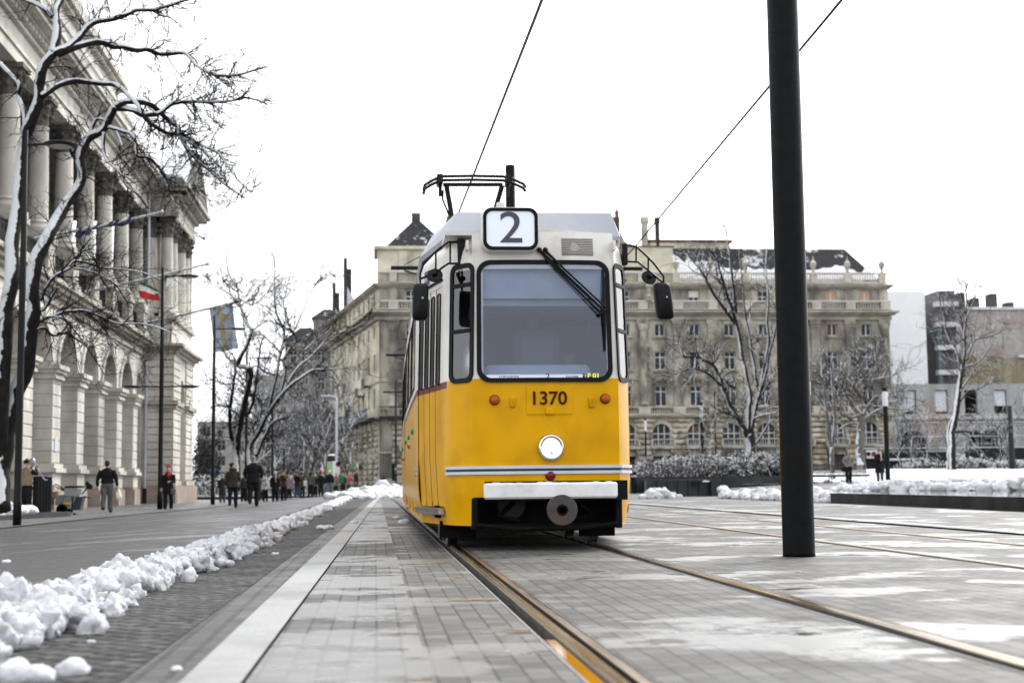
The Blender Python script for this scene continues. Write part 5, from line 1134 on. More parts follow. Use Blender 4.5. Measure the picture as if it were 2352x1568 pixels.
Lb = [
 ([(2, 1172), (4, 1060), (3, 950), (9, 795), (16, 709), (26, 637), (29, 565), (36, 493), (45, 400), (57, 316), (72, 273), (86, 230), (89, 195), (100, 152), (123, 121)], .22, .11, 6),
 ([(4, 1080), (18, 980), (40, 900), (57, 852), (66, 795), (76, 709), (74, 660), (83, 594), (98, 565), (115, 536), (129, 508), (149, 473), (172, 445), (183, 420), (187, 396), (184, 362), (195, 336), (207, 316), (238, 293), (253, 268), (267, 244)], .22, .09, 18),
 (m_(A, [(430, 420), (440, 250), (450, 100), (490, 0), (510, -120)]), .11, .07, 10),
 (m_(A, [(430, 140), (370, 70), (290, 30), (200, 0), (100, -60)]), .08, .05, 8),
 (m_(A, [(430, 420), (540, 380), (620, 300), (690, 220), (780, 175), (900, 150), (1000, 120), (1080, 90), (1220, 90), (1330, 45), (1450, 5), (1560, -20)]), .10, .025, 26),
 (m_(A, [(1220, 90), (1300, 130), (1350, 135), (1415, 185)]), .035, .015, 6),
 (m_(A, [(460, 430), (540, 400), (640, 360), (760, 335), (850, 340), (900, 365), (980, 365), (1090, 395), (1180, 390), (1280, 425), (1460, 430), (1520, 470), (1568, 515)])+[(475, 160), (500, 170), (545, 170), (590, 160), (615, 155)], .10, .018, 44),
 (m_(A, [(330, 760), (430, 700), (520, 665), (640, 645), (800, 670), (920, 685), (1000, 740), (1100, 830), (1150, 930), (1230, 1000), (1330, 1060), (1420, 1080)])+[(440, 330), (470, 352), (505, 385)], .09, .02, 34),
 (m_(A, [(0, 500), (80, 600), (150, 680), (150, 780), (190, 900), (200, 1000), (190, 1120)]), .05, .07, 10),
 ([(267, 244), (287, 233), (316, 234), (344, 240), (362, 253), (382, 271), (408, 290), (413, 310), (430, 340), (455, 372), (490, 400), (520, 425), (560, 455)], .09, .018, 40),
 ([(272, 246), (304, 250), (324, 261), (345, 260), (359, 260), (373, 253), (393, 238), (431, 231), (450, 233), (490, 236), (530, 232), (560, 225), (590, 232), (612, 240)], .085, .015, 44),
 ([(410, 300), (440, 322), (470, 338), (500, 350), (525, 385), (548, 415), (575, 440), (585, 425)], .05, .014, 26),
 ([(412, 310), (430, 345), (440, 378), (446, 410), (458, 440), (482, 462)], .045, .012, 18),
 (m_(A, [(720, 1100), (740, 1000), (780, 945), (840, 955), (870, 960)]), .06, .03, 3),
 (m_(A, [(620, 1260), (580, 1240), (560, 1190), (540, 1165)]), .04, .02, 2),
 (m_(A, [(870, 1010), (980, 1050), (1060, 1080), (1090, 1180), (1105, 1245), (1180, 1260), (1240, 1310), (1300, 1400), (1340, 1500)])+[(395, 455), (415, 490), (440, 525), (470, 550)], .055, .012, 24),
 (m_(A, [(830, 1060), (830, 1200), (860, 1290), (950, 1360), (990, 1450), (1060, 1520)])+[(322, 452), (340, 480)], .045, .012, 16),
 (m_(A, [(930, 1040), (960, 1120), (980, 1170)]), .04, .02, 3),
 ([(92, 690), (104, 660), (123, 634), (149, 620), (167, 608), (178, 585), (195, 574), (212, 591), (224, 611), (230, 637), (250, 665)], .05, .014, 26),
 ([(160, 610), (172, 598), (207, 605), (230, 614), (264, 617), (304, 622), (345, 631), (372, 645)], .035, .010, 20),
 ([(168, 616), (196, 620), (224, 628), (262, 650), (290, 690)], .03, .010, 14),
 ([(68, 640), (82, 700), (98, 712), (112, 690), (130, 660)], .05, .02, 8),
 ([(76, 760), (84, 745), (98, 734), (121, 726), (149, 717), (175, 714), (198, 714), (230, 726), (267, 743), (327, 743), (368, 752), (405, 770)], .05, .012, 34),
 ([(76, 760), (101, 753), (114, 766), (129, 769), (149, 763), (169, 775), (190, 786), (213, 780), (230, 757)], .04, .012, 18),
 ([(98, 728), (140, 730), (180, 770), (215, 820), (240, 860)], .025, .008, 16),
 ([(198, 714), (230, 745), (270, 790), (330, 830)], .025, .008, 18)]
Lb = [(p, r0 if r0 >= .12 else r0*1.12, r1*(1.5 if r1 < .03 else 1.1), k) for p, r0, r1, k in Lb]
b = at(6, 1172, 37); traced_tree((b.x, 37, gz(b.x, 37)), Lb, 37, 'big bare tree at the left edge with snow-caked twin trunks and long black branches', (1.15, .016, 2, 4), -.03, 1.15, 3, rmin=.012)
Cc = lambda x, y: (x*.3663+424.9, y*.3663+516.8)
T2 = [
 ([(320, 1660), (320, 1500), (325, 1400), (340, 1260), (365, 1150), (400, 1000), (415, 930), (385, 890), (330, 880), (350, 820), (395, 740), (415, 660), (360, 560), (335, 440), (320, 380), (270, 290), (260, 150)], .23, .03, 34),
 ([(325, 1400), (285, 1300), (280, 1180), (305, 1000), (315, 900), (270, 830), (240, 790)], .13, .04, 16),
 ([(430, 1660), (400, 1420), (470, 1280), (540, 1150), (620, 1040), (720, 960), (800, 910), (900, 905), (1000, 895), (1150, 910)], .17, .02, 30),
 ([(610, 1050), (700, 900), (780, 830), (870, 740), (950, 680), (1050, 650), (1150, 600)], .10, .02, 30),
 ([(520, 1180), (560, 1000), (590, 830), (625, 680), (590, 600), (565, 480), (560, 300), (550, 160)], .10, .02, 34),
 ([(600, 1050), (625, 930), (620, 850), (650, 780), (690, 740), (680, 680), (650, 620), (620, 500), (640, 400), (670, 250)], .10, .02, 34),
 ([(400, 1180), (430, 1080), (445, 1000), (470, 800), (490, 700)], .10, .03, 16), ([(560, 935), (500, 920), (450, 880), (400, 900)], .07, .03, 6),
 ([(740, 790), (860, 690), (940, 650), (1060, 640)], .05, .015, 18), ([(690, 650), (740, 540), (800, 400), (860, 320), (940, 310)], .045, .012, 22),
 ([(440, 1450), (500, 1320), (545, 1240), (620, 1200)], .13, .04, 12), ([(420, 660), (330, 480), (230, 400), (140, 360)], .06, .015, 26), ([(600, 800), (500, 700), (440, 650)], .05, .02, 10),
 ([(315, 990), (240, 995), (180, 970), (80, 970)], .05, .015, 14), ([(360, 1215), (280, 1150), (200, 1115)], .05, .02, 10), ([(330, 450), (420, 500), (500, 440), (560, 400)], .05, .015, 22)]
b = at(538, 1140, 76); traced_tree((b.x, 76, gz(b.x, 76)), T2, 76, 'wide bare tree with snow-lined limbs behind the black lamp posts, left of the crowd', (1.9, .028, 2, 4), .0, 1.0, 5, conv=Cc, rmin=.02, amp=1.5)
T3 = [([(870, 1700), (880, 1560), (850, 1460), (800, 1400), (740, 1300), (660, 1250)], .24, .05, 16), ([(885, 1560), (880, 1350), (850, 1200), (820, 1000), (830, 900)], .14, .03, 20), ([(880, 1350), (930, 1200), (960, 1050), (940, 980), (900, 920)], .12, .03, 20),
      ([(800, 1500), (760, 1440), (720, 1350), (600, 1300)], .12, .03, 16), ([(860, 1220), (760, 1180), (700, 1080)], .08, .02, 16)]
b = at(742, 1138, 128); traced_tree((b.x, 128, gz(b.x, 128)), T3, 128, 'snow-plastered bare tree leaning left beside the green kiosk', (3.2, .04, 2, 4), 0, 1.3, 9, conv=Cc, rmin=.03, amp=2., bark=BARKW, twm=TWS)
D4 = lambda x, y: (x*.2197+1424, y*.2197+746.5); E4 = lambda p: ((p[0]*.1914+1424-1424)/.2197, (p[1]*.1914+447.9-746.5)/.2197)
T4 = [([(1365, 1520), (1362, 1400), (1368, 1250), (1355, 1130)], .36, .28, 0), ([(1335, 1150), (1300, 1090), (1230, 980), (1160, 850), (1090, 700), (1055, 620), (1040, 530), (975, 420), (870, 360), (790, 330), (670, 330), (620, 220), (570, 190)], .20, .03, 26),
      ([(1350, 1150), (1345, 900), (1355, 750), (1310, 500), (1265, 270), (1230, 40)]+[E4(p) for p in ((1320, 1290), (1250, 1080), (1200, 900), (1150, 750), (1090, 650))], .20, .03, 22),
      ([E4(p) for p in ((1400, 1560), (1350, 1500), (1200, 1290), (1060, 1080), (1000, 950), (900, 820), (800, 740))], .12, .03, 16), ([E4(p) for p in ((1390, 1420), (1375, 1200), (1340, 950), (1310, 700), (1270, 450), (1250, 330))], .12, .02, 12),
      ([(1440, 640), (1400, 450), (1370, 250), (1345, 60)]+[E4(p) for p in ((1500, 1400), (1475, 1100), (1450, 850), (1425, 560))], .12, .02, 10),
      ([(1370, 1120), (1410, 900), (1440, 750), (1520, 540), (1560, 300), (1620, 60), (1680, -200)], .18, .05, 18), ([(1460, 700), (1500, 500), (1550, 200)]+[E4(p) for p in ((1770, 1500), (1790, 1300), (1770, 1100), (1750, 880), (1770, 620), (1740, 600), (1700, 300))], .11, .02, 14),
      ([(1340, 900), (1300, 790), (1200, 660), (1080, 600)], .09, .05, 8), ([(1050, 625), (900, 490), (740, 460), (610, 490), (540, 540)], .08, .02, 18), ([(1420, 1240), (1490, 1130), (1560, 1020), (1640, 970), (1740, 950)], .08, .03, 8), ([(1400, 975), (1500, 940), (1640, 910), (1720, 880)], .07, .03, 8),
      ([(1210, 960), (1090, 915), (970, 930), (900, 970), (820, 1030)], .07, .02, 12), ([(1430, 800), (1560, 600), (1660, 480)], .07, .02, 12), ([(1310, 1100), (1180, 960), (1100, 1080)], .05, .02, 6), ([(975, 410), (930, 300), (830, 280)], .05, .015, 10)]
b = at(1724, 1090, 82); traced_tree((b.x, 82, gz(b.x, 82)), T4, 82, 'many-stemmed bare tree rising from the snowy shrubs left of the thick mast', (2.0, .026, 1, 4), 0, 1.6, 11, conv=D4, rmin=.016, amp=1.2, bark=mat('bark_grey_snowed', (.025, .023, .022), (.011, .010, .010), 5., .9, snow=(-.7, -.2, .45, .43, 1.6, .7)), twm=TWS)
F5 = lambda x, y: (x*.2188+1837.5, y*.2188+832.6); G5 = lambda p: (p[0], p[1]+(545.5-832.6)/.2188)
T5 = [([(1600, 1140), (1592, 900), (1605, 700), (1640, 500), (1665, 300), (1690, 130)]+[G5(p) for p in ((1710, 1350), (1730, 1200), (1728, 1000), (1742, 800), (1745, 520), (1700, 440))], .30, .02, 26), ([(1560, 1140), (1560, 900), (1562, 700), (1600, 570)], .14, .08, 2), ([(1620, 740), (1700, 720), (1850, 735), (1950, 745), (2080, 670)], .08, .03, 10), ([(1650, 600), (1720, 550), (1840, 590), (1810, 760), (1700, 830)], .05, .02, 8),
      ([G5(p) for p in ((1740, 1345), (1850, 1320), (1950, 1220), (2030, 1120))], .08, .02, 10), ([G5(p) for p in ((1750, 1290), (1830, 1080), (1950, 1050), (2100, 990), (2180, 890))], .07, .02, 16), ([G5(p) for p in ((1690, 1330), (1620, 1150), (1540, 1000), (1500, 800), (1450, 620))], .10, .02, 26), ([G5(p) for p in ((1720, 1020), (1650, 820), (1590, 650))], .07, .02, 20), ([G5(p) for p in ((1750, 850), (1850, 600), (1880, 520))], .06, .02, 16),
      ([(1660, 350), (1780, 150), (1900, 0)]+[G5(p) for p in ((2100, 1250),)], .07, .02, 14), ([(1640, 480), (1760, 300), (1900, 260), (2040, 180)], .06, .02, 12), ([G5(p) for p in ((1740, 800), (1690, 600), (1700, 480))], .06, .02, 14)]
b = at(2187, 1075, 92); traced_tree((b.x, 92, gz(b.x, 92)), T5, 92, 'tall slender bare tree with a snow-striped split trunk on the snowfield at right', (2.2, .026, 2, 3), 0, 1.2, 13, conv=F5, rmin=.016, amp=1.2, twm=TWS, bark=mat('bark_striped', (.022, .02, .019), (.009, .0085, .0085), 5., .9, snow=(-.8, -.1, .35, .58, 2.6, .9)))
T6 = [([(345, 1230), (340, 1100), (335, 880)], .15, .12, 0), ([(335, 880), (300, 740), (280, 500), (240, 200), (230, 0), (210, -150)], .11, .03, 8), ([(345, 860), (365, 600), (345, 300), (330, 0), (325, -180)], .11, .03, 8), ([(300, 700), (320, 500), (280, 420)], .06, .03, 3)]
b = at(1911, 1095, 80); traced_tree((b.x, 80, gz(b.x, 80)), T6, 80, 'slim white-trunked forked tree behind the bench', (1.2, .02, 1, 3), 0, 1., 17, conv=F5, rmin=.014, bark=BARKW, twm=TWS)
T7 = [([(655, 1240), (650, 1080), (628, 900), (645, 640), (625, 530)], .38, .22, 0), ([(625, 540), (540, 440), (480, 300), (380, 190), (250, 60), (120, 10)], .16, .04, 26), ([(640, 620), (700, 480), (760, 430), (640, 350), (560, 240), (450, 120), (430, 0)], .16, .04, 26), ([(650, 640), (740, 540), (860, 480), (1000, 480), (1100, 490), (1190, 520)], .12, .03, 22),
      ([(700, 470), (800, 350), (950, 345), (1080, 360), (1260, 390)], .09, .02, 20), ([(760, 430), (720, 250), (640, 80), (600, -60)], .10, .03, 20), ([(790, 330), (760, 190), (860, 160), (1000, 130), (1100, 60)], .09, .02, 20), ([(610, 640), (520, 640), (400, 700), (330, 720)], .09, .03, 14), ([(620, 560), (480, 560), (360, 480), (200, 440)], .10, .03, 16), ([(650, 400), (560, 330), (400, 330), (220, 340)], .08, .02, 16), ([(560, 240), (620, 90), (560, -80)], .07, .02, 16), ([(760, 190), (800, 20), (780, -130)], .07, .02, 16)]
b = at(1980, 1095, 95); traced_tree((b.x, 95, gz(b.x, 95)), T7, 95, 'old plane tree with thick trunk and crooked snow-loaded limbs right of the mast', (1.9, .035, 2, 3), -.01, 1.0, 19, conv=F5, rmin=.03, amp=2., bark=BARKW, twm=TWS)
def auto_tree(x, y, h, label, seed, bark, twm, r0=.12, kids=7, group=None, name='bare_tree', lvl=2, rm=.02):
    r_ = random.Random(seed); z = gz(x, y); e = empty(name, (x, y, z), label, 'tree', group)
    P = [V((x, y, z-.05))]
    for k in range(6): P.append(P[-1]+V((r_.gauss(0, .03*h), r_.gauss(0, .02*h), h*.1)))
    q = MB(); q.tube(P, [r0*(1-.07*k) for k in range(7)], 8); q.build('trunk', bark, e, smooth=True); q = MB()
    for k in range(kids):
        p = P[r_.randint(2, 6)]; a = r_.uniform(0, 6.28); grow(q, r_, p, V((math.cos(a)*.5, math.sin(a)*.5, .8)), h*r_.uniform(.3, .5), r0*.4, lvl, .02, .7, 5)
    q.build('crown', twm, e, nrm=False); return e
g = 'young trees standing along the hoarding'
for i, (px, lb) in enumerate([(2068, 'thin sapling in front of the white sign on the hoarding'), (2099, 'low sapling with snow clumps before the hoarding, between sign and tall tree'), (2143, 'sapling with a snow-capped stake before the hoarding'), (2203, 'small forked sapling just right of the tall split tree'), (2290, 'sapling beside the outside stair'), (2330, 'rightmost sapling cut by the frame, beside the stair')]):
    auto_tree(atx(px, 104), 104, 4.6+.7*(i % 3), lb, 30+i, BARK, TWS, .08, 8, g, 'sapling')
def auto2(x, y, h, lb, sd, r0=.2, kids=12): return auto_tree(x, y, h, lb, sd, BARKW, TWS, r0, kids, 'street trees far down the left street', lvl=3)
for i, (px, Y, h, lb) in enumerate([(640, 150, 13, 'far street tree behind the two right-hand black lamp posts'), (690, 165, 13, 'far street tree left of the yield sign'), (712, 190, 14, 'farthest street tree before the brown houses'), (598, 140, 12, 'far street tree behind the man in black'), (800, 140, 9, 'small tree against the street side of the corner palace')]): auto2(atx(px, Y), Y, h, lb, 50+i)
# dark evergreen mass and hedges
def leafmass(name, boxes, n, size, mats, label, kind='stuff', cat=None, seed=1, top=None, parent=None, th=.06, stems=0):
    r_ = random.Random(seed); q = MB()
    for (x0, x1, y0, y1, z0, z1) in boxes:
        for _ in range(n):
            u = r_.random(); x = x0+(x1-x0)*u; y = y0+(y1-y0)*r_.random(); hh = (z1-z0)*(.62+.38*math.sin(math.pi*clamp(u*.94+.03))**.4)*(.8+.45*noise.noise(V((x*.7, y*.7, seed))))
            z = z0+gz(x, y)+hh*r_.random()**.7; s = size*r_.uniform(.5, 1.3)
            a = V((r_.gauss(0, 1), r_.gauss(0, 1), r_.gauss(0, .8))).normalized()*s; b = a.cross(V((r_.gauss(0, 1), r_.gauss(0, 1), r_.gauss(0, 1)))).normalized()*s*.6
            cl = noise.noise(V((x*1.9/max(.6, size*5), y*1.9, z*3.1/max(.6, size*5)+seed)))+.35*(z-z0-gz(x, y)-hh*.5)/max(hh, .1)
            nd = max(1, sum(1 for t in mats if t is not SNL)); sn = SNL in mats
            if sn and cl > th: q.mi = len(mats)-1; s *= 1.25
            else: q.mi = int(r_.random()*nd)
            q.add([(x, y, z), V((x, y, z))+a*.5+b*.5, V((x, y, z))+a, V((x, y, z))+a*.5-b*.5], [(0, 1, 2, 3)])
    if stems:
        mats = list(mats)+[TWS]; q.mi = len(mats)-1
        for (x0, x1, y0, y1, z0, z1) in boxes:
            for _ in range(stems):
                x = r_.uniform(x0, x1); y = y0+(y1-y0)*r_.random()*.6; L_ = (z1-z0)*r_.uniform(.7, 1.25); grow(q, r_, V((x, y, z0+gz(x, y))), V((r_.gauss(0, .3), r_.gauss(0, .2), 1)), L_, .022, 1, .03, .7, 3)
    o = q.build(name, mats, parent, nrm=False); 
    if not parent: tag(o, label, cat, kind=kind)
    return o
EVG = mat('evergreen_leaf', (.018, .021, .018), (.035, .038, .033), 3., .8); HED = mat('hedge_leaf', (.028, .034, .015), (.06, .062, .03), 3., .8); RED_ = mat('reddish_stem', (.11, .065, .055), (.08, .058, .048), 3., .9); SNL = mat('leaf_snow', (.52, .535, .56), None, rough=.8)
leafmass('woods', [(atx(438, 170), atx(492, 170), 170, 178, -1, 8.5)], 4200, .38, [EVG, EVG, mat('evergreen_grey', (.06, .06, .06), None, rough=.9)], 'dark bushes and evergreens between the palace and the pale house', seed=4)
leafmass('woods', [(atx(560, 200), atx(700, 200), 200, 208, -1, 7.0), (atx(640, 205), atx(790, 205), 205, 212, -1, 12.0)], 5200, .34, [EVG, mat('far_twigs', (.09, .084, .078), (.14, .132, .125), 2., .9), mat('far_twigs_snow', (.30, .30, .31), None, rough=.9)], 'brownish far-off tangle of trees down the left street', seed=5)
leafmass('hedge', [(-16.5, -4.2, 103, 106, -.1, 1.9)], 9000, .13, [HED, EVG, SNL], 'snow-dusted hedge behind the walking people on the left', seed=6)
q = MB(); q.box(-17, -3.5, 102.2, 102.6, gz(-9, 102)-.1, gz(-9, 102)+.22); tag(q.build('low_kerb_wall', IRON, org=(-9, 102.2, gz(-9, 102))), 'low dark kerb wall in front of the snowy hedge', 'wall')
q = MB(); q.grid(10, 2, lambda a, b: (-17+13.5*a, 102.6+8*b, gz(-9, 102)+.18+.1*noise.noise(V((a*9, b*3, 0))))); tag(q.build('snow_ground', SNOWF, nrm=False), kind='structure')
# planters on the right
GR = mat('dark_granite', (.014, .0155, .018), (.024, .026, .03), 30., .35, c3=(.04, .042, .047), s3=.7)
e = empty('granite_planter', (13.7, 57, 0), 'dark granite planter wall, nearer one with a snow-filled drinking basin', 'planter'); q = MB()
for k in range(7): x = 13.6+k*.12; y = 57+k*3.1; q.box(x-.05, x+.35 if k else x+.35, y, y+3.07, -.05, .70-.0*k)
q.box(10.2, 13.65, 57.0, 57.35, -.05, .70) if False else None
q.build('wall_block', GR, e)
xa = atx(1459, 60); q = MB()
for k in range(7): a = xa+(13.95-xa)*k/7; b = xa+(13.95-xa)*(k+1)/7-.02; q.box(a, b, 57.5-.04*k, 57.9, -.05, .68)
q.build('wall_face', GR, e)
q = MB(); p = at(1636, 1100, 57.2); q.box(p.x-.85, p.x-.5, 57.16, 57.24, .48, .6); q.build('basin', BLK, e); q = MB(); q.ball((p.x-.27, 57.15, .60), (.17, .08, .04), 10, 6); q.build('basin_snow', SNOW, e)
e = empty('granite_planter', (18, 75, gz(18, 75)), 'longer dark granite planter wall behind, carrying the white-flecked shrubs', 'planter'); q = MB()
for k in range(6): a = 13.8+k*1.55; q.box(a, a+1.53, 75, 75.5, -.1, .86)
q.box(13.8, 23.1, 75.5, 83, -.1, .78); q.build('wall_block', GR, e)
leafmass('shrub_bed', [(atx(1458, 78), atx(1640, 78), 75.6, 81, .55, 1.55)], 3600, .12, [RED_, RED_, mat('grey_twig', (.08, .07, .067), None, rough=.9), SNL], 'reddish-brown low stems dusted with snow in the granite planter', seed=7, th=.30, stems=160)
leafmass('shrub_bed', [(atx(1458, 84), atx(1650, 84), 81.5, 86, .8, 1.95)], 3200, .2, [HED, mat('olive_leaf', (.065, .07, .038), None, rough=.8), SNL], 'olive green snow-topped shrubs at the back of the planter beside the tram', seed=8, th=.08, stems=60)
leafmass('shrub_bed', [(atx(1600, 77), atx(1795, 77), 75.7, 80, .5, 1.85), (atx(1790, 77), atx(1830, 77), 75.7, 80, .5, 1.6)], 6500, .15, [HED, EVG, mat('olive_leaf', (.065, .07, .038), None, rough=.8), SNL, SNL], 'thick evergreen shrubs caked with snow left of the thick mast', seed=9, th=.02, stems=60)
# water basin
q = MB(); PB = [(12.15, 37.4), (14.3, 45.0), (21.5, 34.0), (34., 20.), (30., 6.), (11.7, 6.)]; n = len(PB)
q.add([(x, y, -.02) for x, y in PB]+[(x, y, .255) for x, y in PB], [(i, (i+1) % n, n+(i+1) % n, n+i) for i in range(n)]+[tuple(range(n, 2*n))])
e = empty('water_basin', (12.15, 37.4, 0), 'long low black granite water basin at the right edge with a mirror-like top', 'basin'); q.build('basin_wall', mat('basin_granite', (.005, .0055, .0065), (.011, .012, .014), 1.2, .5, c3=(.03, .033, .038), s3=1.6, spec=.12), e)
q = MB(); q.add([(x, y, .268) for x, y in PB], [tuple(range(n))]); q.build('water_film', mat('still_water', (.03, .035, .04), None, rough=.03, spec=.6), e)
# snowfield, path, bench, hedge, hoarding
q = MB(); q.grid(40, 16, lambda a, b: (26+a*60-2, 79+b*22, gz(30, 79)-.02+sm(b*3)*(.75+.25*noise.noise(V((a*8, b*2, 1))))+.06*noise.noise(V((a*40, b*9, 3)))))
tag(q.build('snowfield', SNOWF, nrm=False, smooth=True), kind='structure')
q = MB(); q.grid(14, 4, lambda a, b: (19.5+a*8, 74.8+b*8, gz(22, 75)+.03+b*.35+.05*noise.noise(V((a*8, b*3, 5))))); tag(q.build('snowfield', SNOWF, nrm=False, smooth=True), kind='structure')
heap('snow_ridge', ridge_blobs([(22, 73.8), (27, 76), (31, 79), (60, 79)], .5, .16, 14, .2, 21), .08, 'low crumbly snow edge along the path below the bench and the snowfield', org=(27, 76, gz(27, 76)), m=SNOWF)
WOOD = mat('bench_wood', (.035, .026, .023), (.065, .052, .047), 4., .6, stretch=(.3, 3, 3))
def bench(x, y):
    z = gz(x, y); e = empty('park_bench', (x, y, z), 'slatted wooden bench seat', 'bench', 'linked wooden benches behind the two women'); W_ = 1.02
    q = MB()
    for k in range(6): q.box(x-W_/2, x+W_/2, y+.02+k*.075, y+.08+k*.075, z+.40-.012*k, z+.43-.012*k)
    q.build('seat', WOOD, e); q = MB()
    for k in range(7): q.box(x-W_/2, x+W_/2, y+.48+k*.035, y+.50+k*.035, z+.43+k*.078, z+.49+k*.078)
    q.build('backrest', WOOD, e)
    for s in (-1, 1):
        q = MB(); q.tube([(x+s*.5, y+.03, z), (x+s*.5, y+.05, z+.4), (x+s*.5, y+.48, z+.36), (x+s*.5, y+.74, z+1.0)], .014, 5); q.tube([(x+s*.5, y+.60, z), (x+s*.5, y+.45, z+.36)], .014, 5); q.build('leg', IRON, e)
    return e
b0 = bench(atx(1889, 73.5), 73.5)
b0['label'] = 'leftmost slatted bench of the row, next to the thick mast'
xs = atx(1889, 73.5)
for k, lb in enumerate(('second slatted bench of the row, behind the woman in the grey jacket', 'last slatted bench of the row, beside the woman in the long black coat')): copy_tree(b0, (xs+1.05*(k+1), 73.5, gz(xs+1.05*(k+1), 73.5)), 0, lb)
for k in range(3):
    x = xs+1.05*k; heap('seat_snow', [(x+rnd.uniform(-.45, .45), 73.5+rnd.uniform(.1, .4), gz(x, 73.5)+.46, (.12, .12, .05*rnd.uniform(.6, 1.5))) for _ in range(22)], .03, ('snow left lying on the leftmost bench', 'snow left lying on the second bench', 'snow left lying on the last bench of the row')[k], org=(x, 73.7, gz(x, 73.5)+.43), m=SNOWF)
leafmass('hedge', [(atx(2072, 100), atx(2365, 100), 99, 101.5, .5, 1.75)], 9000, .16, [EVG, HED, SNL, SNL], 'low dark clipped hedge flecked with snow at the top of the snowfield', seed=12)
e = empty('hoarding', (60, 112, 0), 'black site hoarding behind the saplings at right', 'hoarding'); q = MB(); x0, x1 = atx(1985, 112), atx(2370, 112)
q.box(x0, x0+9, 112, 112.2, 0, 2.75); q.box(x0+9, x1, 112, 112.2, 0, 3.05); q.build('panel', mat('hoarding_black', (.008, .0085, .010), (.014, .0145, .016), .6, .6), e)
q = MB(); xa, xb = atx(2018, 111.6), atx(2136, 111.6); q.box(xa, xb, 111.5, 111.7, at(2060, 1057, 111.6).z, at(2060, 1052, 111.6).z); q.build('snowy_rail', SNOWF, e)
q = MB(); q.box(x0, x1, 112, 112.25, 3.05, 3.12); q.build('top_snow', SNOWF, e)
def panel(name, px0, py0, px1, py1, Y, m, th=.04, parent=None, label=None, cat=None):
    a, b = at(px0, py1, Y), at(px1, py0, Y); q = MB(); q.box(a.x, b.x, Y, Y+th, a.z, b.z); o = q.build(name, m, parent, org=None if parent else (a.x, Y, a.z))
    if label: tag(o, label, cat)
    return o
def disc(name, px, py, rpx, Y, m, parent=None, inner=0, th=.03, dy=0.):
    c = at(px, py, Y); r_ = rpx*Y/F; q = MB(); q.lathe([(r_, 0), (r_, th)] if not inner else [(r_, 0), (r_, th), (inner*r_, th), (inner*r_, 0), (r_, 0)], 20, (c.x, Y+dy, c.z), 'y'); return q.build(name, m, parent)
RSG = mat('sign_red', (.50, .03, .03), None, rough=.4); BSG = mat('sign_blue', (.03, .10, .32), None, rough=.4)
sg = panel('site_sign', 1990, 1052, 2016, 1033, 111.8, WHITEP, .05, None, 'white site sign with a red ring symbol on the hoarding', 'sign'); disc('red_ring', 2007.5, 1042.5, 5.3, 111.75, RSG, sg, .55); disc('grey_ring', 1995, 1042, 4.6, 111.75, GREYM, sg, .75); panel('red_bar', 2004, 1044, 2011, 1041, 111.73, RSG, .03, sg)
panel('site_sign', 1965, 1054, 1972, 1031, 111.4, WHITEP, .05, None, 'narrow white sign half hidden by the plane tree trunk', 'sign')
panel('white_notice', 2198, 1058, 2217, 1039, 111.7, WHITEP, .05, None, 'white panel on the hoarding right of the tall split tree', 'sign')
panel('small_notice', 2253, 1048, 2258, 1041, 111.7, WHITEP, .05, None, 'tiny white notice alone on the black hoarding', 'sign')
e = empty('site_stair', (at(2300, 1060, 110).x, 110, 0), 'grey metal stair leaning against the hoarding', 'stair'); q = MB()
for o_ in (0, .7): q.tube([at(2297+o_*9, 1064, 110), at(2318+o_*9, 1027, 110)], .05, 4)
for k in range(9): a, b = at(2298+k*2.4, 1061-k*4.2, 110), at(2304+k*2.4, 1061-k*4.2, 110); q.box(a.x, b.x, 109.9, 110.2, a.z, a.z+.05)
q.build('steps', GREYM, e)
# fallen-brown leaves still on two shrubs
leafmass('brown_shrub', [(atx(2140, 100), atx(2225, 100), 100, 104, 2.6, 6.4)], 420, .16, [mat('dead_leaf', (.34, .15, .07), (.24, .11, .06), 2., .8)], 'last rusty leaves hanging around the tall split tree', cat='shrub', kind=None, seed=14)
# ---------------------------------------------------------------- street lamps and posts
def lamp_post(px, Y, top, label, arms=((9.0, 1.2, 1),), r_=.085, group='black lamp posts along the left street'):
    x = atx(px, Y); z = gz(x, Y); e = empty('street_lamp', (x, Y, z), label, 'street lamp', group)
    q = MB(); q.lathe([(r_*1.15, -.05), (r_*1.15, .55), (r_, .6), (r_*.9, top*.6), (r_*.62, top)], 14, (x, Y, z)); q.build('pole', BLK, e, smooth=True)
    for (h, L_, s) in arms:
        q = MB(); q.tube([(x, Y, z+h), (x+s*L_*.6, Y, z+h+.03)], .03, 6); q.build('arm', BLK, e)
        q = MB(); T = V((x+s*L_*.85, Y, z+h+.02)); q.ball(T, (.40, .40, .055), 18, 6); o = q.build('lamp_head', IRON, e, smooth=True)
        q = MB(); q.lathe([(.26, -.062), (.26, -.055)], 16, T); q.build('lamp_glass', mat('lamp_frost', (.35, .35, .36), None, rough=.4), o)
lamp_post(41, 34, 9.3, 'black lamp post nearest the left edge, in front of the snow-caked tree', ((8.95, .95, 1),), .085)
lamp_post(368, 56.5, 9.45, 'black lamp post with double lower arms in front of the palace corner', ((9.1, 1.2, 1), (4.75, 1.3, 1), (4.75, 1.3, -1)), .095)
lamp_post(489, 72, 9.45, 'black lamp post beneath the blue flag', ((8.75, 1.4, 1),), .095)
lamp_post(565, 90, 9.4, 'black lamp post right beside the man in the black coat', ((8.9, 1.4, 1),), .1)
lamp_post(625, 139, 9.4, 'left one of the two distant black posts above the crowd', ((9.0, 1.4, 1),), .12)
lamp_post(652, 158, 9.4, 'right one of the two distant black posts above the crowd', ((9.0, 1.4, 1),), .12)
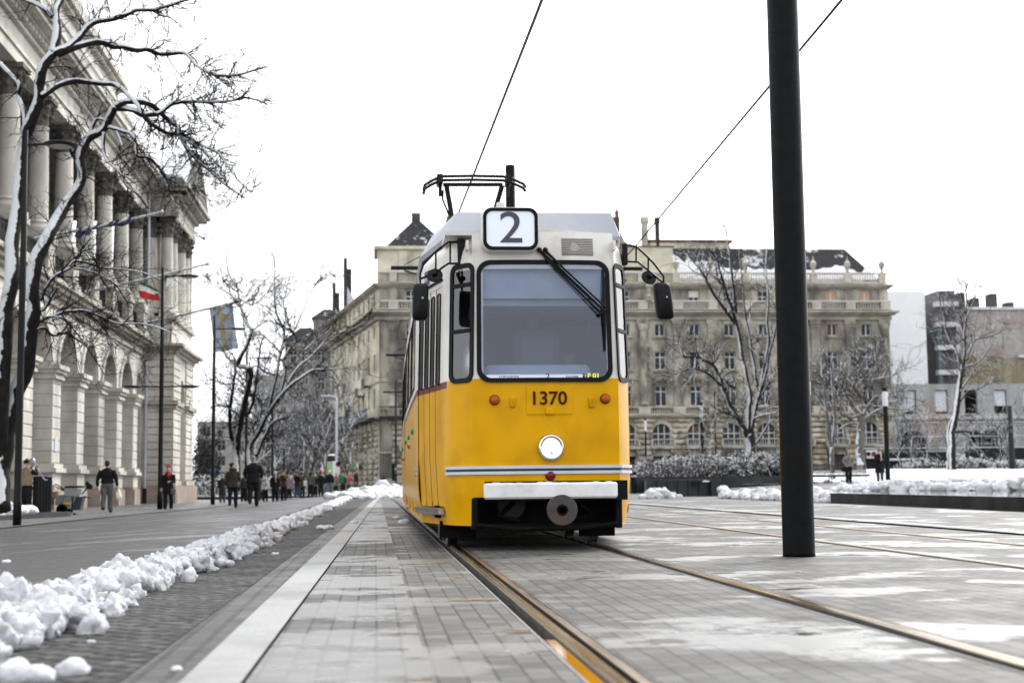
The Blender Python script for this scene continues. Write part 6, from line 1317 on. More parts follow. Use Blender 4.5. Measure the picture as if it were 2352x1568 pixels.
x = atx(773, 120); z = gz(x, 120); e = empty('street_lamp', (x, 120, z), 'pale grey street lamp with a bent arm before the corner palace', 'street lamp'); q = MB(); q.tube([(x, 120, z), (x, 120, z+7.9), (x-.1, 120, z+8.1), (x-.8, 120, z+8.2)], .1, 8); q.build('pole', GREYM, e); q = MB(); q.box(x-1.3, x-.6, 119.9, 120.1, z+8.12, z+8.26); q.build('lamp_head', GREYM, e)
def column_lamp(px, Y, ht, r_, label):
    x = atx(px, Y); z = gz(x, Y); e = empty('column_lamp', (x, Y, z), label, 'lamp column', 'slim lamp columns on the square'); q = MB(); q.lathe([(r_, -.1), (r_, ht-.95)], 12, (x, Y, z)); q.lathe([(r_*1.05, ht-.2), (r_*1.05, ht)], 12, (x, Y, z)); q.build('shaft', BLK, e, smooth=False)
    q = MB(); q.lathe([(r_*1.1, ht-.95), (r_*1.15, ht-.9), (r_*1.15, ht-.22), (r_*1.1, ht-.2)], 12, (x, Y, z)); q.build('diffuser', mat('frosted_tube', (.66, .68, .72), None, rough=.3), e)
column_lamp(2040, 71.5, 4.9, .125, 'lamp column beside the woman in the black coat')
column_lamp(1615, 85, 5.1, .085, 'middle lamp column among the shrubs left of the bare tree')
column_lamp(1485, 100, 4.9, .07, 'lamp column beside the tram, leftmost on the square')
column_lamp(1864.5, 78, 5.9, .085, 'lamp column half hidden behind the thick mast')
q = MB(); x = atx(1646, 96); q.lathe([(.06, 0), (.05, 6.2)], 8, (x, 96, gz(x, 96))); tag(q.build('thin_post', IRON, org=(x, 96, gz(x, 96)), smooth=True), 'thin dark post between the middle lamp column and the bare tree', 'post')
q = MB(); x = atx(2327, 96); q.lathe([(.22, 0), (.16, 5.2)], 10, (x, 96, gz(x, 96))); tag(q.build('dark_post', IRON, org=(x, 96, gz(x, 96)), smooth=True), 'thick dark post at the far right before the concrete block', 'post')
# traffic signal post, signs, kiosk
x = atx(909.5, 118); z = gz(x, 118); e = empty('signal_post', (x, 118, z), 'dark signal post with a small green and yellow sign beside the tram', 'post'); q = MB(); q.lathe([(.09, 0), (.08, 9.3)], 8, (x, 118, z)); q.build('pole', IRON, e)
q = MB(); q.box(x-.35, x-.1, 117.8, 118, z+1.0, z+2.4); q.build('signal_box', BLK, e); panel('green_sign', 904, 1079, 911, 1074.5, 117.8, mat('sign_green', (.08, .55, .05), None, rough=.4), parent=e); panel('blue_sign', 906, 1087, 909.5, 1082, 117.8, BSG, parent=e)
e = empty('advertising_kiosk', (atx(761, 122), 122, gz(-4, 122)), 'white advertising kiosk with a green poster and snow on its domed top', 'kiosk')
c = at(761, 1095, 122.6); w_ = 9.2*122/F; q = MB(); q.lathe([(w_, -1.2), (w_, .55)], 14, (c.x, 122.6, at(761, 1075, 122.6).z)); q.build('drum', mat('kiosk_white', (.55, .57, .57), None, rough=.5), e, smooth=False)
q = MB(); zt = at(761, 1059, 122.6).z; q.lathe([(w_*1.1, 0), (w_*1.15, .3), (w_*.9, .5)], 14, (c.x, 122.6, zt)); q.build('cap', IRON, e)
q = MB(); q.ball((c.x, 122.6, zt+.5), (w_*.95, w_*.95, .12), 12, 6); q.build('cap_snow', SNOWF, e); panel('green_poster', 751.5, 1091, 763, 1061, 122.1, mat('poster_green', (.22, .36, .15), (.25, .40, .18), 2., .5), parent=e); panel('kiosk_frame', 765, 1094, 770, 1058, 122.12, WHITEP, parent=e)
e = empty('yield_sign', (atx(739.5, 112), 112, gz(-4, 112)), 'white and red give way triangle on a post in the crowd', 'sign'); q = MB()
P = [at(733.5, 1073, 112), at(745.5, 1073, 112), at(739.5, 1083.5, 112)]; q.add([P[0], P[1], P[2]]+[p+V((0, .03, 0)) for p in P], [(0, 1, 2), (3, 5, 4), (0, 3, 4, 1), (1, 4, 5, 2), (2, 5, 3, 0)]); q.build('border', RSG, e); c = (P[0]+P[1]+P[2])/3; q = MB(); q.add([c+(p-c)*.66+V((0, -.01, 0)) for p in P], [(0, 1, 2)]); q.build('face', WHITEP, e)
q = MB(); q.tube([P[2]+V((0, .05, .1)), V((P[2].x, 112.05, gz(-4, 112)))], .03, 6); q.build('post', GREYM, e)
e = empty('no_parking_sign', (atx(776.5, 114), 114, gz(-3, 114)), 'round blue and red no-parking sign over a white plate', 'sign'); disc('border', 776.7, 1065.5, 5.4, 114, RSG, e, .76); disc('face', 776.7, 1065.5, 4.2, 114, BSG, e); panel('plate', 772, 1089.6, 780.8, 1071.5, 113.98, mat('plate_white', (.6, .6, .6), (.35, .35, .36), 14., .5), parent=e)
a, b = at(773.4, 1062, 113.94), at(780, 1069, 113.94); q = MB(); q.tube([V((a.x, 113.94, a.z)), V((b.x, 113.94, b.z))], .025, 4); q.build('slash', RSG, e); q = MB(); q.tube([at(776.7, 1066, 114.1), V((atx(776.7, 114.1), 114.1, gz(-3, 114)))], .03, 6); q.build('post', GREYM, e)
e = empty('crossing_sign', (atx(492, 110), 110, 0), 'blue square road sign in the hedge left of the lamp post', 'sign')
panel('face', 483.5, 1084, 495, 1075, 100, BSG, parent=None, label='small blue road sign in front of the pale house', cat='sign') ; bpy.data.objects.remove(e)
q = MB(); a = at(821, 1081, 171); q.tube([at(823, 1085, 171), at(817, 1062, 170)], .04, 5); e = empty('wall_flag', (a.x, 171, a.z), 'small red white and green flag on the rusticated corner', 'flag'); q.build('flag_pole', GREYM, e)
for i, m_ in enumerate((mat('flag_red', (.50, .035, .04), None, rough=.8), mat('flag_white', (.75, .75, .75), None, rough=.8), mat('flag_green', (.03, .16, .07), None, rough=.8))):
    q = MB(); q.grid(2, 5, lambda a, b, i=i: at(816.5+3*i+3*a+1.5*b*(1-i)+b*1., 1061+b*18+a*1.5+i, 170.5+.1*math.sin(b*7+i))); q.build('flag_stripe', m_, e, nrm=False)
disc('shop_sign', 812.5, 1069, 4.8, 172.4, mat('disc_green', (.06, .25, .12), None, rough=.5)); o = bpy.context.scene.objects['shop_sign']; tag(o, 'round green sign on the stone beside the small flag', 'sign')
panel('shop_board', 823, 1077, 830.5, 1067.5, 172.3, mat('board_navy', (.02, .025, .035), None, rough=.5), label='dark little shop board right of the small flag', cat='sign')
# ---------------------------------------------------------------- flags on the palace
def cloth(name, fn, m, parent, nx=10, ny=14): q = MB(); q.grid(nx, ny, fn); return q.build(name, m, parent, nrm=False, smooth=True)
POLE = mat('flag_pole_snowed', (.42, .40, .38), (.3, .28, .26), 3., .6, snow=(0, 0, 1, .1, 3., .3))
def flagpole(a, Y, b, label, nm='flag_on_pole'):
    p0, p1 = at(a[0], a[1], Y), at(b[0], b[1], Y); e = empty(nm, p0, label, 'flag', 'flags on long poles jutting from the palace'); q = MB(); q.tube([p0, (p0+p1)/2-V((0, 0, .04)), p1], [.075, .065, .045], 8); q.ball(p1, .09, 8, 6); q.build('pole', POLE, e); return e, p0, p1
NAVY = mat('flag_navy', (.03, .04, .09), (.05, .06, .12), 3., .8)
e, p0, p1 = flagpole((78, 548), 55, (373, 487), 'dark blue flag wound around the highest of the three slanting poles')
for k in range(3):
    a, b = [(172, 208), (205, 262), (250, 303)][k]; d = [24, 12, 16][k]
    cloth('cloth', lambda u, v, a=a, b=b, d=d, k=k: at(a+(b-a)*u+v*4*math.sin(k), 526-(a+(b-a)*u-172)*.205+v*d*(1-.7*abs(u-.45))*(1+.2*math.sin(u*9+k)), 55)+V((.0, .12*math.sin(u*11+v*4), 0)), NAVY, e)
e, p0, p1 = flagpole((195, 671), 63.6, (477, 606), 'red white and green tricolour sagging between the middle pole and lamp post')
def sag(u, v, base):
    x = 316+(418-316)*u; top = 643-(x-316)*.235; low = top+8+46*math.sin(math.pi*min(1, u*1.02))**.8*(1-.35*u); y = top+(low-top)*v
    return at(x, y, 63.6)+V((0, .15*math.sin(u*8+v*3), 0))
for i, m_ in enumerate((mat('flag_green', (.03, .16, .07), None, rough=.8), mat('flag_white', (.75, .75, .75), None, rough=.8), mat('flag_red', (.50, .035, .04), None, rough=.8))):
    cloth('flag_stripe', lambda u, v, i=i: (at(316+46*u+8*v+0, 643+[0, 10, 24][i]+[10, 14, 18][i]*v+u*[22, 14, 6][i], 63.6)+V((0, .12*math.sin(u*7+v*2+i), 0))), m_, e, 8, 5)
cloth('flag_stripe', lambda u, v: at(370+12*u, 631-3*u+v*(34-14*u), 63.6)+V((0, .1*math.sin(v*5), 0)), MATS['flag_green'], e, 4, 6)
cloth('flag_stripe', lambda u, v: at(382+34*u, 628-7*u+v*(32-28*u), 63.6)+V((0, .1*math.sin(v*5), 0)), MATS['flag_white'], e, 6, 6)
e, p0, p1 = flagpole((327, 743), 79.7, (544, 692), 'pale blue flag with a vertical gold stripe hanging from the lowest pole')
BLUF = mat('flag_sky_blue', (.32, .41, .54), (.52, .58, .64), 1.1, .8); GOLD = mat('flag_gold', (.34, .26, .12), (.45, .38, .24), 2., .8)
for (u0, u1, m_) in ((0, .36, BLUF), (.36, .54, GOLD), (.54, 1., BLUF)):
    cloth('flag_stripe', lambda u, v, u0=u0, u1=u1: at(480+54*(u0+(u1-u0)*u)+13*v, 706-9*(u0+(u1-u0)*u)+v*(104-1*u), 79.7)+V((0, .14*math.sin((u0+(u1-u0)*u)*9+v*4), 0)), m_, e, 4, 14)
c = at(520, 727, 79.5); q = MB(); q.lathe([(.0, 0), (.14, 0), (.14, .02)], 8, c, 'y'); q.tube([c+V((-.18, 0, -.18)), c+V((.18, 0, .18))], .05, 4); q.tube([c+V((-.18, 0, .18)), c+V((.18, 0, -.18))], .05, 4); q.build('star_emblem', GOLD, e)
# ---------------------------------------------------------------- left planter, bin, cart
x0, x1 = -12.5, atx(150, 43); q = MB(); z = gz(-10, 38); q.tube([(-14, 33.5, 0), (-10, 37., 0)], .01) if False else None
P = [(-13.5, 33.6), (-10.6, 36.6), (-9.9, 39.0), (x1, 43.4), (x1-.1, 44.4), (-13.5, 46)]; n = len(P)
q.add([(x, y, gz(x, y)-.02) for x, y in P]+[(x, y, gz(x, y)+.15) for x, y in P], [(i, (i+1) % n, n+(i+1) % n, n+i) for i in range(n)]+[tuple(range(n, 2*n))]); e = empty('kerbed_bed', (-10, 38, z), 'dark kerbed flower bed heaped with snow at the left edge', 'planter'); q.build('kerb', GR, e)
heap('bed_snow', [(x, y, gz(x, y)+.17+.34*rnd.random()*sm((46-y)/8), (.3, .3, .15)) for x, y in [(-13.3+3.1*rnd.random()+.0, 35.6+8.6*rnd.random()) for _ in range(420)] if x < -10.5+(y-36.6)*.13], .05, '', parent=e, org=(-10, 38, z), disp=.05, dsc=4., m=SNOWF)
leafmass('bed_shrub', [(-13.2, -10.9, 36.2, 40.2, .2, .75)], 420, .1, [EVG, HED, SNL, SNL, SNL], '', seed=20, parent=e)
x, y = atx(97.5, 44.6), 44.6; z = gz(x, y); e = empty('litter_bin', (x, y, z), 'tall dark slatted litter bin beside the cleaning cart', 'bin'); q = MB(); q.lathe([(.24, .12), (.25, .14), (.25, 1.2), (.24, 1.22), (.2, 1.2), (.2, .3)], 20, (x, y, z)); q.build('drum', IRON, e); q = MB()
for k in range(16): a = 2*math.pi*k/16; q.box(x+.255*math.cos(a)-.02, x+.255*math.cos(a)+.02, y+.255*math.sin(a)-.02, y+.255*math.sin(a)+.02, z+.14, z+1.2)
q.build('slats', BLK, e); q = MB(); q.lathe([(.05, 0), (.05, .14)], 8, (x, y, z)); q.build('foot', BLK, e)
x, y = atx(1455.5, 74), 74; z = gz(x, y); e = empty('litter_bin', (x, y, z), 'black bin with a pale collar just right of the tram', 'bin'); q = MB(); q.lathe([(.16, 0), (.16, .86)], 14, (x, y, z)); q.lathe([(.16, .97), (.17, 1.12)], 14, (x, y, z)); q.build('drum', BLK, e); q = MB(); q.lathe([(.165, .86), (.165, .97)], 14, (x, y, z)); q.build('collar', GREYM, e)
# cart: seen from its side, wheels to the left
Yc = 46.5; gzc = gz(-11, Yc); e = empty('cleaning_cart', (atx(165, Yc), Yc, gzc), 'grey two-wheeled street cleaning cart with bins, brush heads and a dust pan', 'cart')
C_ = lambda px, py: at(px, py, Yc); SC = Yc/F
def cbox(name, x0, y0, x1, y1, d0, d1, m, par=e, sk=0.):
    a, b = C_(x0, y1), C_(x1, y0); q = MB(); q.add([(a.x+(sk if z == b.z else 0)+(0), Yc+y, z) if False else (xx+(sk if z == b.z else 0), Yc+y, z) for z in (a.z, b.z) for (xx, y) in ((a.x, d0), (b.x, d0), (b.x, d1), (a.x, d1))], [(0, 3, 2, 1), (4, 5, 6, 7), (0, 1, 5, 4), (1, 2, 6, 5), (2, 3, 7, 6), (3, 0, 4, 7)]); return q.build(name, m, par)
GB = mat('bin_grey', (.16, .17, .18), (.2, .21, .22), 4., .5); DB = mat('bin_navy', (.03, .035, .055), None, rough=.4)
bdy = cbox('grey_bin', 149, 1139, 168, 1168, -.25, .25, GB); cbox('yellow_band', 149.5, 1152.5, 168, 1157.5, -.26, -.25, mat('band_yellow', (.6, .38, .03), None, rough=.5), bdy)
cbox('rear_bin', 130, 1136, 149, 1160, -.22, .22, GB); cbox('upper_tray', 152, 1122, 190, 1137, -.28, .28, mat('tray_grey', (.3, .31, .32), (.22, .23, .24), 4., .5)); cbox('dark_bag', 152, 1115, 191, 1120, -.24, .24, BLK)
cbox('navy_bin', 169, 1140, 187, 1171, -.24, .2, DB, sk=.09); cbox('straw_bundle', 115, 1128, 133, 1143, -.2, .1, mat('straw', (.16, .11, .04), (.24, .18, .08), 12., .9, bump=.01))
for (px, py, r_, nm) in ((146.5, 1169, 12., 'wheel'), (160, 1171, 9.5, 'wheel'), (164, 1179, 2.8, 'caster'), (175, 1179.5, 2.8, 'caster')):
    c = C_(px, py); rr = r_*SC; q = MB(); q.lathe([(rr*.62, -.04), (rr, -.04), (rr, .04), (rr*.62, .04), (rr*.62, -.04)], 22, (c.x, Yc-.28+(0.1 if px == 160 else 0), c.z), 'y'); w1 = q.build(nm, RUBB, e)
    q = MB(); q.lathe([(rr*.6, -.01), (rr*.6, .02), (rr*.15, .03), (rr*.15, -.03)], 14, (c.x, Yc-.28+(0.1 if px == 160 else 0), c.z), 'y'); q.build('rim', GREYM, w1)
q = MB(); q.tube([C_(190, 1139), C_(207, 1143)], .02, 5); q.tube([C_(107, 1112), C_(126, 1116), C_(150, 1127)], .02, 5); q.tube([C_(107, 1109), C_(130, 1112), C_(152, 1126)], .02, 5); q.tube([C_(108, 1105), C_(110, 1112)], .03, 5); q.tube([C_(119, 1105), C_(120, 1111)], .03, 5); q.build('handle', IRON, e)
q = MB(); q.tube([C_(188, 1136), C_(198, 1122), C_(200, 1117)], .02, 5); q.add([C_(196, 1109), C_(199, 1104), C_(214, 1116), C_(210, 1124), C_(198, 1122)], [(0, 1, 2, 3, 4)]); q.build('dust_pan', BLK, e); q = MB()
r_ = random.Random(3)
for _ in range(14): c = C_(r_.uniform(110, 123), r_.uniform(1112, 1160)); q.ball(c, (.1, .1, .12), 7, 5)
q.build('rubbish_bag', mat('clear_bag', (.5, .47, .46), (.2, .12, .09), 5., .4), e, voxel=.04)

# ---------------------------------------------------------------- people
SKIN = mat('skin', (.46, .30, .235), (.42, .265, .20), 9., .55)
def cm(nm, c, c2=None, sc_=6., r_=.85):
    c = tuple(v*.62 for v in c); c2 = tuple(v*.62 for v in c2) if c2 else None
    return mat('cloth_'+nm, c, c2 or tuple(min(1, v*1.35+.002) for v in c), sc_, r_, bump=.004, bscale=30)
BK = cm('black', (.010, .010, .012)); NV = cm('navy', (.010, .014, .032)); OL = cm('olive', (.045, .038, .025)); GYC = cm('grey', (.20, .20, .21)); LGY = cm('pale_grey', (.42, .43, .45)); WH = cm('white', (.62, .62, .63)); BR = cm('brown', (.06, .045, .032)); TAN = cm('tan', (.30, .225, .15)); MAU = cm('mauve', (.25, .17, .21)); JN = cm('jeans', (.05, .075, .12)); JNL = cm('pale_jeans', (.14, .18, .23)); DG = cm('dark_grey', (.035, .035, .038)); MG = cm('mid_grey', (.09, .09, .092)); RD = cm('red', (.40, .02, .03)); FURC = cm('fur', (.30, .235, .16), (.14, .10, .065), 30.); KH = cm('khaki', (.16, .15, .11)); TRG = cm('trouser_grey', (.13, .135, .14)); PKG = cm('pink_grey', (.24, .205, .20), (.34, .30, .30)); SCK = cm('checked', (.65, .65, .65), (.03, .03, .03), 16.); BRT = cm('tan_boot', (.22, .085, .03)); MUS = cm('mustard', (.42, .22, .04)); PUR = cm('purple', (.20, .03, .14)); LEA = mat('shoe_black', (.010, .010, .011), None, rough=.4)
HR = {k: mat('hair_'+k, c, None, rough=.6) for k, c in dict(dark=(.018, .012, .010), grey=(.16, .155, .15), brown=(.11, .06, .035), blond=(.42, .31, .18), white=(.5, .48, .45)).items()}
def person(px, Y, h, rz, label, top=BK, hem=.85, legs=BK, shoes=LEA, hair='dark', hat=None, scarf=None, hood=None, stride=.0, armL=None, armR=None, flare=.02, longhair=False, bulk=1., vox=.022, skirt=None, group=None, lean_=0., X=None, glasses=False, bun=False, headturn=0., dz=0., sleeve=None, vest=None):
    x = atx(px, Y) if X is None else X; z0 = gz(x, Y)+dz; e = empty('person', (0, 0, 0), label, 'person', group); s = h/1.75
    B_ = MB(); sc_ = lambda p: (p[0]*s, p[1]*s, p[2]*s)
    hy = -lean_
    # legs: stride > 0 walks towards -y with the left foot in front
    K = []
    for sd, f in ((-1, stride), (1, -stride)):
        ft = (sd*.10, -f*.38, .07+(.09 if f < 0 and stride > .3 else 0)); kn = (sd*.105, -f*.16-.05*abs(stride), .50); hp = (sd*.095, 0, .92); K.append((hp, kn, ft))
    def limbs(q, r0, r1, r2, upto=0.07, grow_=0.):
        for hp, kn, ft in K: q.tube([sc_(hp), sc_(tuple((a+b)/2 for a, b in zip(hp, kn))), sc_(kn), sc_(tuple(a*.55+b*.45 for a, b in zip(kn, ft))), sc_(ft)], [r0*s, r0*.87*s, r1*s, r1*.98*s, r2*s], 10)
    limbs(B_, .078, .052, .036)
    B_.loft([(0, 0, .86*s, .13*s, .095*s), (0, 0, .98*s, .15*s, .105*s), (0, hy*.3*s, 1.12*s, .13*s, .09*s), (0, hy*.6*s, 1.28*s, .155*s, .105*s), (0, hy*s, 1.42*s, .16*s, .09*s), (0, hy*s, 1.48*s, .07*s, .06*s)], 14)
    hc = V((0, (hy-.012)*s, 1.635*s)); B_.tube([(0, hy*s, 1.42*s), (0, (hy-.005)*s, 1.56*s)], [.06*s, .052*s], 10)
    ct, st_ = math.cos(headturn), math.sin(headturn); HT = lambda a, b, c: hc+V((a*ct-b*st_, a*st_+b*ct, c))*s
    for (c, r_) in (((0, .01, .02), (.076, .092, .098)), ((0, -.022, -.045), (.056, .066, .07)), ((0, -.100, -.012), (.013, .016, .022)), ((0, -.083, -.085), (.028, .018, .02)), ((.077, .01, -.01), (.012, .02, .03)), ((-.077, .01, -.01), (.012, .02, .03))):
        B_.ball(HT(*c), tuple(v*s for v in r_), 12, 9)
    AL = armL or ((-.25, .0, 1.14), (-.27, -.05, .88)); AR = armR or ((.25, .0, 1.14), (.27, -.05, .88))
    shs = [(-.185, hy, 1.40), (.185, hy, 1.40)]; arms = [(shs[0], AL[0], AL[1]), (shs[1], AR[0], AR[1])]
    hands = []
    for sh, el, wr in arms:
        B_.tube([sc_(sh), sc_(tuple((a+b)/2 for a, b in zip(sh, el))), sc_(el), sc_(wr)], [.052*s, .048*s, .04*s, .027*s], 9)
        d = (V(wr)-V(el)).normalized(); hands.append((V(wr), d)); B_.ball(sc_(V(wr)+d*.05), (.036*s, .036*s, .045*s), 8, 6)
    b = B_.build('body', SKIN, e, voxel=vox*.8)
    # five separate fingers per hand and the eyes join the same body mesh
    q = MB()
    for i, (wv, d) in enumerate(hands):
        sd = d.cross(V((0, 1, .3))).normalized()
        for k in range(4):
            o = wv+d*.075+sd*(k-1.5)*.019; L_ = (.062, .074, .070, .054)[k]; cu = V((0, -.3, -.1)) if d.z < -.3 else V((0, 0, -.45))
            q.tube([sc_(o), sc_(o+d*L_*.5), sc_(o+d*L_*.8+cu*L_*.35), sc_(o+d*L_+cu*L_*.8)], [.0095*s, .009*s, .008*s, .006*s], 5)
        o = wv+d*.03+sd*.03*(1 if i else -1); q.tube([sc_(o), sc_(o+d*.03+sd*.022*(1 if i else -1)), sc_(o+d*.058+sd*.026*(1 if i else -1))], [.011*s, .010*s, .007*s], 5)
    bm = bmesh.new(); bm.from_mesh(b.data); vs = [bm.verts.new(p) for p in q.v]
    for f in q.f: bm.faces.new([vs[i] for i in f])
    bm.to_mesh(b.data); bm.free(); b.data.polygons.foreach_set('use_smooth', [True]*len(b.data.polygons))
    for k in (-1, 1):
        q = MB(); q.ball(HT(k*.031, -.075, .0), (.012*s, .010*s, .007*s), 6, 5); q.build('eye', LEA, b)
    # clothes
    q = MB(); limbs(q, .108*bulk, .085, .076 if legs not in (NV, JN) else .06, .07); q.loft([(0, 0, .84*s, .145*s*bulk, .11*s), (0, 0, .92*s, .17*s*bulk, .125*s*bulk), (0, 0, 1.02*s, .155*s*bulk, .115*s*bulk)], 12); q.build('trousers', legs, e, voxel=vox, disp=.012, dsc=6.)
    q = MB(); w_ = bulk; hz = hem
    secs = [(0, 0, hz*s, (.185+flare)*s*w_, (.135+flare)*s*w_)]
    if hz < .95: secs.append((0, 0, .96*s, (.178+flare*.4)*s*w_, (.135+flare*.3)*s*w_))
    secs += [(0, hy*.3*s, 1.10*s, .165*s*w_, .125*s*w_), (0, hy*.6*s, 1.26*s, .19*s*w_, .135*s*w_), (0, hy*s, 1.38*s, .205*s*w_, .115*s*w_), (0, hy*s, 1.455*s, .13*s*w_, .09*s), (0, hy*s, 1.51*s, .075*s, .075*s)]
    q.loft(secs, 18); qs = q if sleeve is None else MB()
    for sh, el, wr in arms: m1 = V(sh).lerp(V(el), .5); qs.tube([sc_(sh), sc_(m1), sc_(el), sc_(V(el).lerp(V(wr), .5)), sc_(wr)], [.078*s*w_, .074*s*w_, .064*s, .056*s, .048*s], 10)
    q.build('coat', top, e, voxel=vox, disp=.016, dsc=5.)
    if sleeve is not None: qs.build('sleeves', sleeve, e, voxel=vox, disp=.012, dsc=5.)
    for (hp, kn, ft) in K:
        q = MB(); f = V(ft)*s; q.ball(f+V((0, -.055*s, -.035*s)), (.047*s, .125*s, .042*s), 10, 7)
        if shoes not in (WH,): q.tube([f+V((0, .02*s, -.03*s)), f+(V(kn)*s-f)*(.42 if shoes in (LEA, BRT) and legs in (JN, NV, BK) and hem < 1 else .16)], [.056*s, .062*s], 10)
        q.build('boot' if shoes in (LEA, BRT) else 'shoe', shoes, e, smooth=True)
    if hat is not None:
        q = MB(); q.ball(HT(0, .015, .055), (.098*s, .108*s, .085*s), 14, 8); q.lathe([(.1*s, -.02*s), (.104*s, .0), (.1*s, .02*s)], 14, HT(0, .012, .03)); q.ball(HT(0, .02, .14), .025*s, 8, 6); q.build('hat', hat, e, smooth=True)
    else:
        q = MB(); q.ball(HT(0, .026, .042), (.088*s, .094*s, .088*s), 14, 9); q.ball(HT(0, .055, -.01), (.078*s, .062*s, .08*s), 12, 8)
        if longhair: q.ball(HT(-.075, .01, -.10), (.032*s, .055*s, .16*s), 10, 8); q.ball(HT(.075, .01, -.10), (.032*s, .055*s, .16*s), 10, 8); q.ball(HT(0, .06, -.12), (.09*s, .05*s, .17*s), 10, 8)
        if bun: q.ball(HT(0, .12, .05), .045*s, 8, 6)
        q.build('hair', HR[hair], e, voxel=vox*.8)
    if hat is not None and longhair:
        q = MB(); q.ball(HT(-.085, .0, -.12), (.03*s, .045*s, .19*s), 10, 8); q.ball(HT(.085, .0, -.12), (.03*s, .045*s, .17*s), 10, 8); q.build('hair', HR[hair], e, smooth=True)
    if hood is not None:
        q = MB(); n = 12
        for k in range(n): a = 2*math.pi*k/n; q.ball((.115*math.cos(a)*s, (hy+.03+.10*math.sin(a)*.9)*s, (1.50+.035*math.sin(a))*s) if hood != 'up' else HT(.11*math.cos(a), -.045, .02+.13*math.sin(a)), .045*s, 8, 6)
        q.build('fur_trim', FURC, e, voxel=.016, disp=.014, dsc=30.)
    if hood == 'up': q = MB(); q.ball(HT(0, .04, .02), (.115*s, .115*s, .135*s), 14, 9); q.build('hood', top, e, smooth=True)
    if scarf is not None:
        q = MB(); q.lathe([(.085*s, -.03*s), (.098*s, .0), (.098*s, .03*s), (.08*s, .055*s)], 14, (0, (hy-.005)*s, 1.49*s)); q.tube([(.03*s, (hy-.115)*s, 1.48*s), (.04*s, (hy-.155)*s, 1.3*s), (.045*s, (hy-.165)*s, 1.12*s)], [.035*s, .042*s, .05*s], 8, flat=.5); q.build('scarf', scarf, e, smooth=True)
    if skirt is not None: q = MB(); q.loft([(0, 0, .62*s, .19*s, .15*s), (0, 0, .92*s, .165*s, .125*s)], 14); q.build('skirt', skirt, e, smooth=True)
    if vest is not None: q = MB(); q.loft([(0, 0, .98*s, .20*s, .15*s), (0, 0, 1.10*s, .185*s, .145*s), (0, hy*.6*s, 1.28*s, .215*s, .155*s), (0, hy*s, 1.40*s, .215*s, .13*s), (0, hy*s, 1.46*s, .13*s, .1*s)], 16); q.build('vest', vest, e, smooth=True)
    if glasses:
        q = MB()
        for k in (-1, 1): c = HT(k*.033, -.096, .0); q.lathe([(.026*s, 0), (.026*s, .004), (.021*s, .004), (.021*s, 0), (.026*s, 0)], 12, c, 'y')
        q.build('glasses', LEA, e)
    e.location = (x, Y, z0); e.rotation_euler.z = rz; return e
def bag(name, px, py, Y, r_, m, label, strap=None, rz=0.):
    c = at(px, py, Y); q = MB(); q.box(c.x-r_[0], c.x+r_[0], Y-r_[1], Y+r_[1], c.z-r_[2], c.z+r_[2]*.7, min(r_)*.35); e = empty(name, (c.x, Y, c.z), label, 'bag'); q.build('pouch', m, e)
    q = MB(); t = strap or (c+V((0, 0, r_[2]*1.7))); q.tube([(c.x-r_[0]*.7, Y, c.z+r_[2]*.6), t, (c.x+r_[0]*.7, Y, c.z+r_[2]*.6)], .008, 4); q.build('strap', m, e)
W = 0; AW = math.pi       # facing the camera / walking away
person(246, 50, 1.78, AW, 'man in a black jacket and grey trousers walking away past the palace arches', BK, 1.0, TRG, stride=.35, bulk=1.16, armL=((-.30, .02, 1.14), (-.33, -.02, .90)), armR=((.30, .02, 1.14), (.33, -.02, .90)), vox=.018)
c = at(272, 1138, 50); q = MB(); q.ball(c, (.11, .09, .17), 10, 8); q.ball(c+V((0, 0, .15)), (.05, .05, .1), 8, 6); tag(q.build('carrier_bag', mat('bag_plastic', (.62, .62, .5), (.7, .7, .6), 5., .4), org=c, voxel=.018, disp=.02, dsc=9.), 'pale plastic carrier bag held by the man in grey trousers', 'bag')
person(387, 55.4, 1.66, W, 'woman with a red beret and long black coat beside the double-arm lamp post', BK, .62, BK, hair='brown', scarf=None, stride=.3, flare=.05, armR=((.25, -.05, 1.12), (.10, -.22, 1.12)), vox=.018)
x = atx(387, 55.4); z = gz(x, 55.4); q = MB(); q.ball((x, 55.41, z+1.66*.992), (.105, .11, .045), 12, 7); q.ball((x, 55.41, z+1.66*1.015), .02, 6, 5); o = q.build('red_beret', RD, org=(x, 55.4, z+1.6), smooth=True); tag(o, 'red beret on the woman by the palace corner', 'hat')
q = MB(); q.lathe([(.085, -.05), (.10, .0), (.08, .05)], 12, (x, 55.37, z+1.66*.85)); q.tube([(x, 55.25, z+1.40), (x+.02, 55.22, z+1.2)], [.06, .05], 7); tag(q.build('red_scarf', RD, org=(x, 55.3, z+1.35), smooth=True), 'red scarf tucked into the long black coat', 'scarf')
bag('handbag', 398, 1127, 55.2, (.09, .05, .12), mat('grey_leather', (.09, .095, .10), None, rough=.5), 'grey shoulder bag at the hip of the red-beret woman')
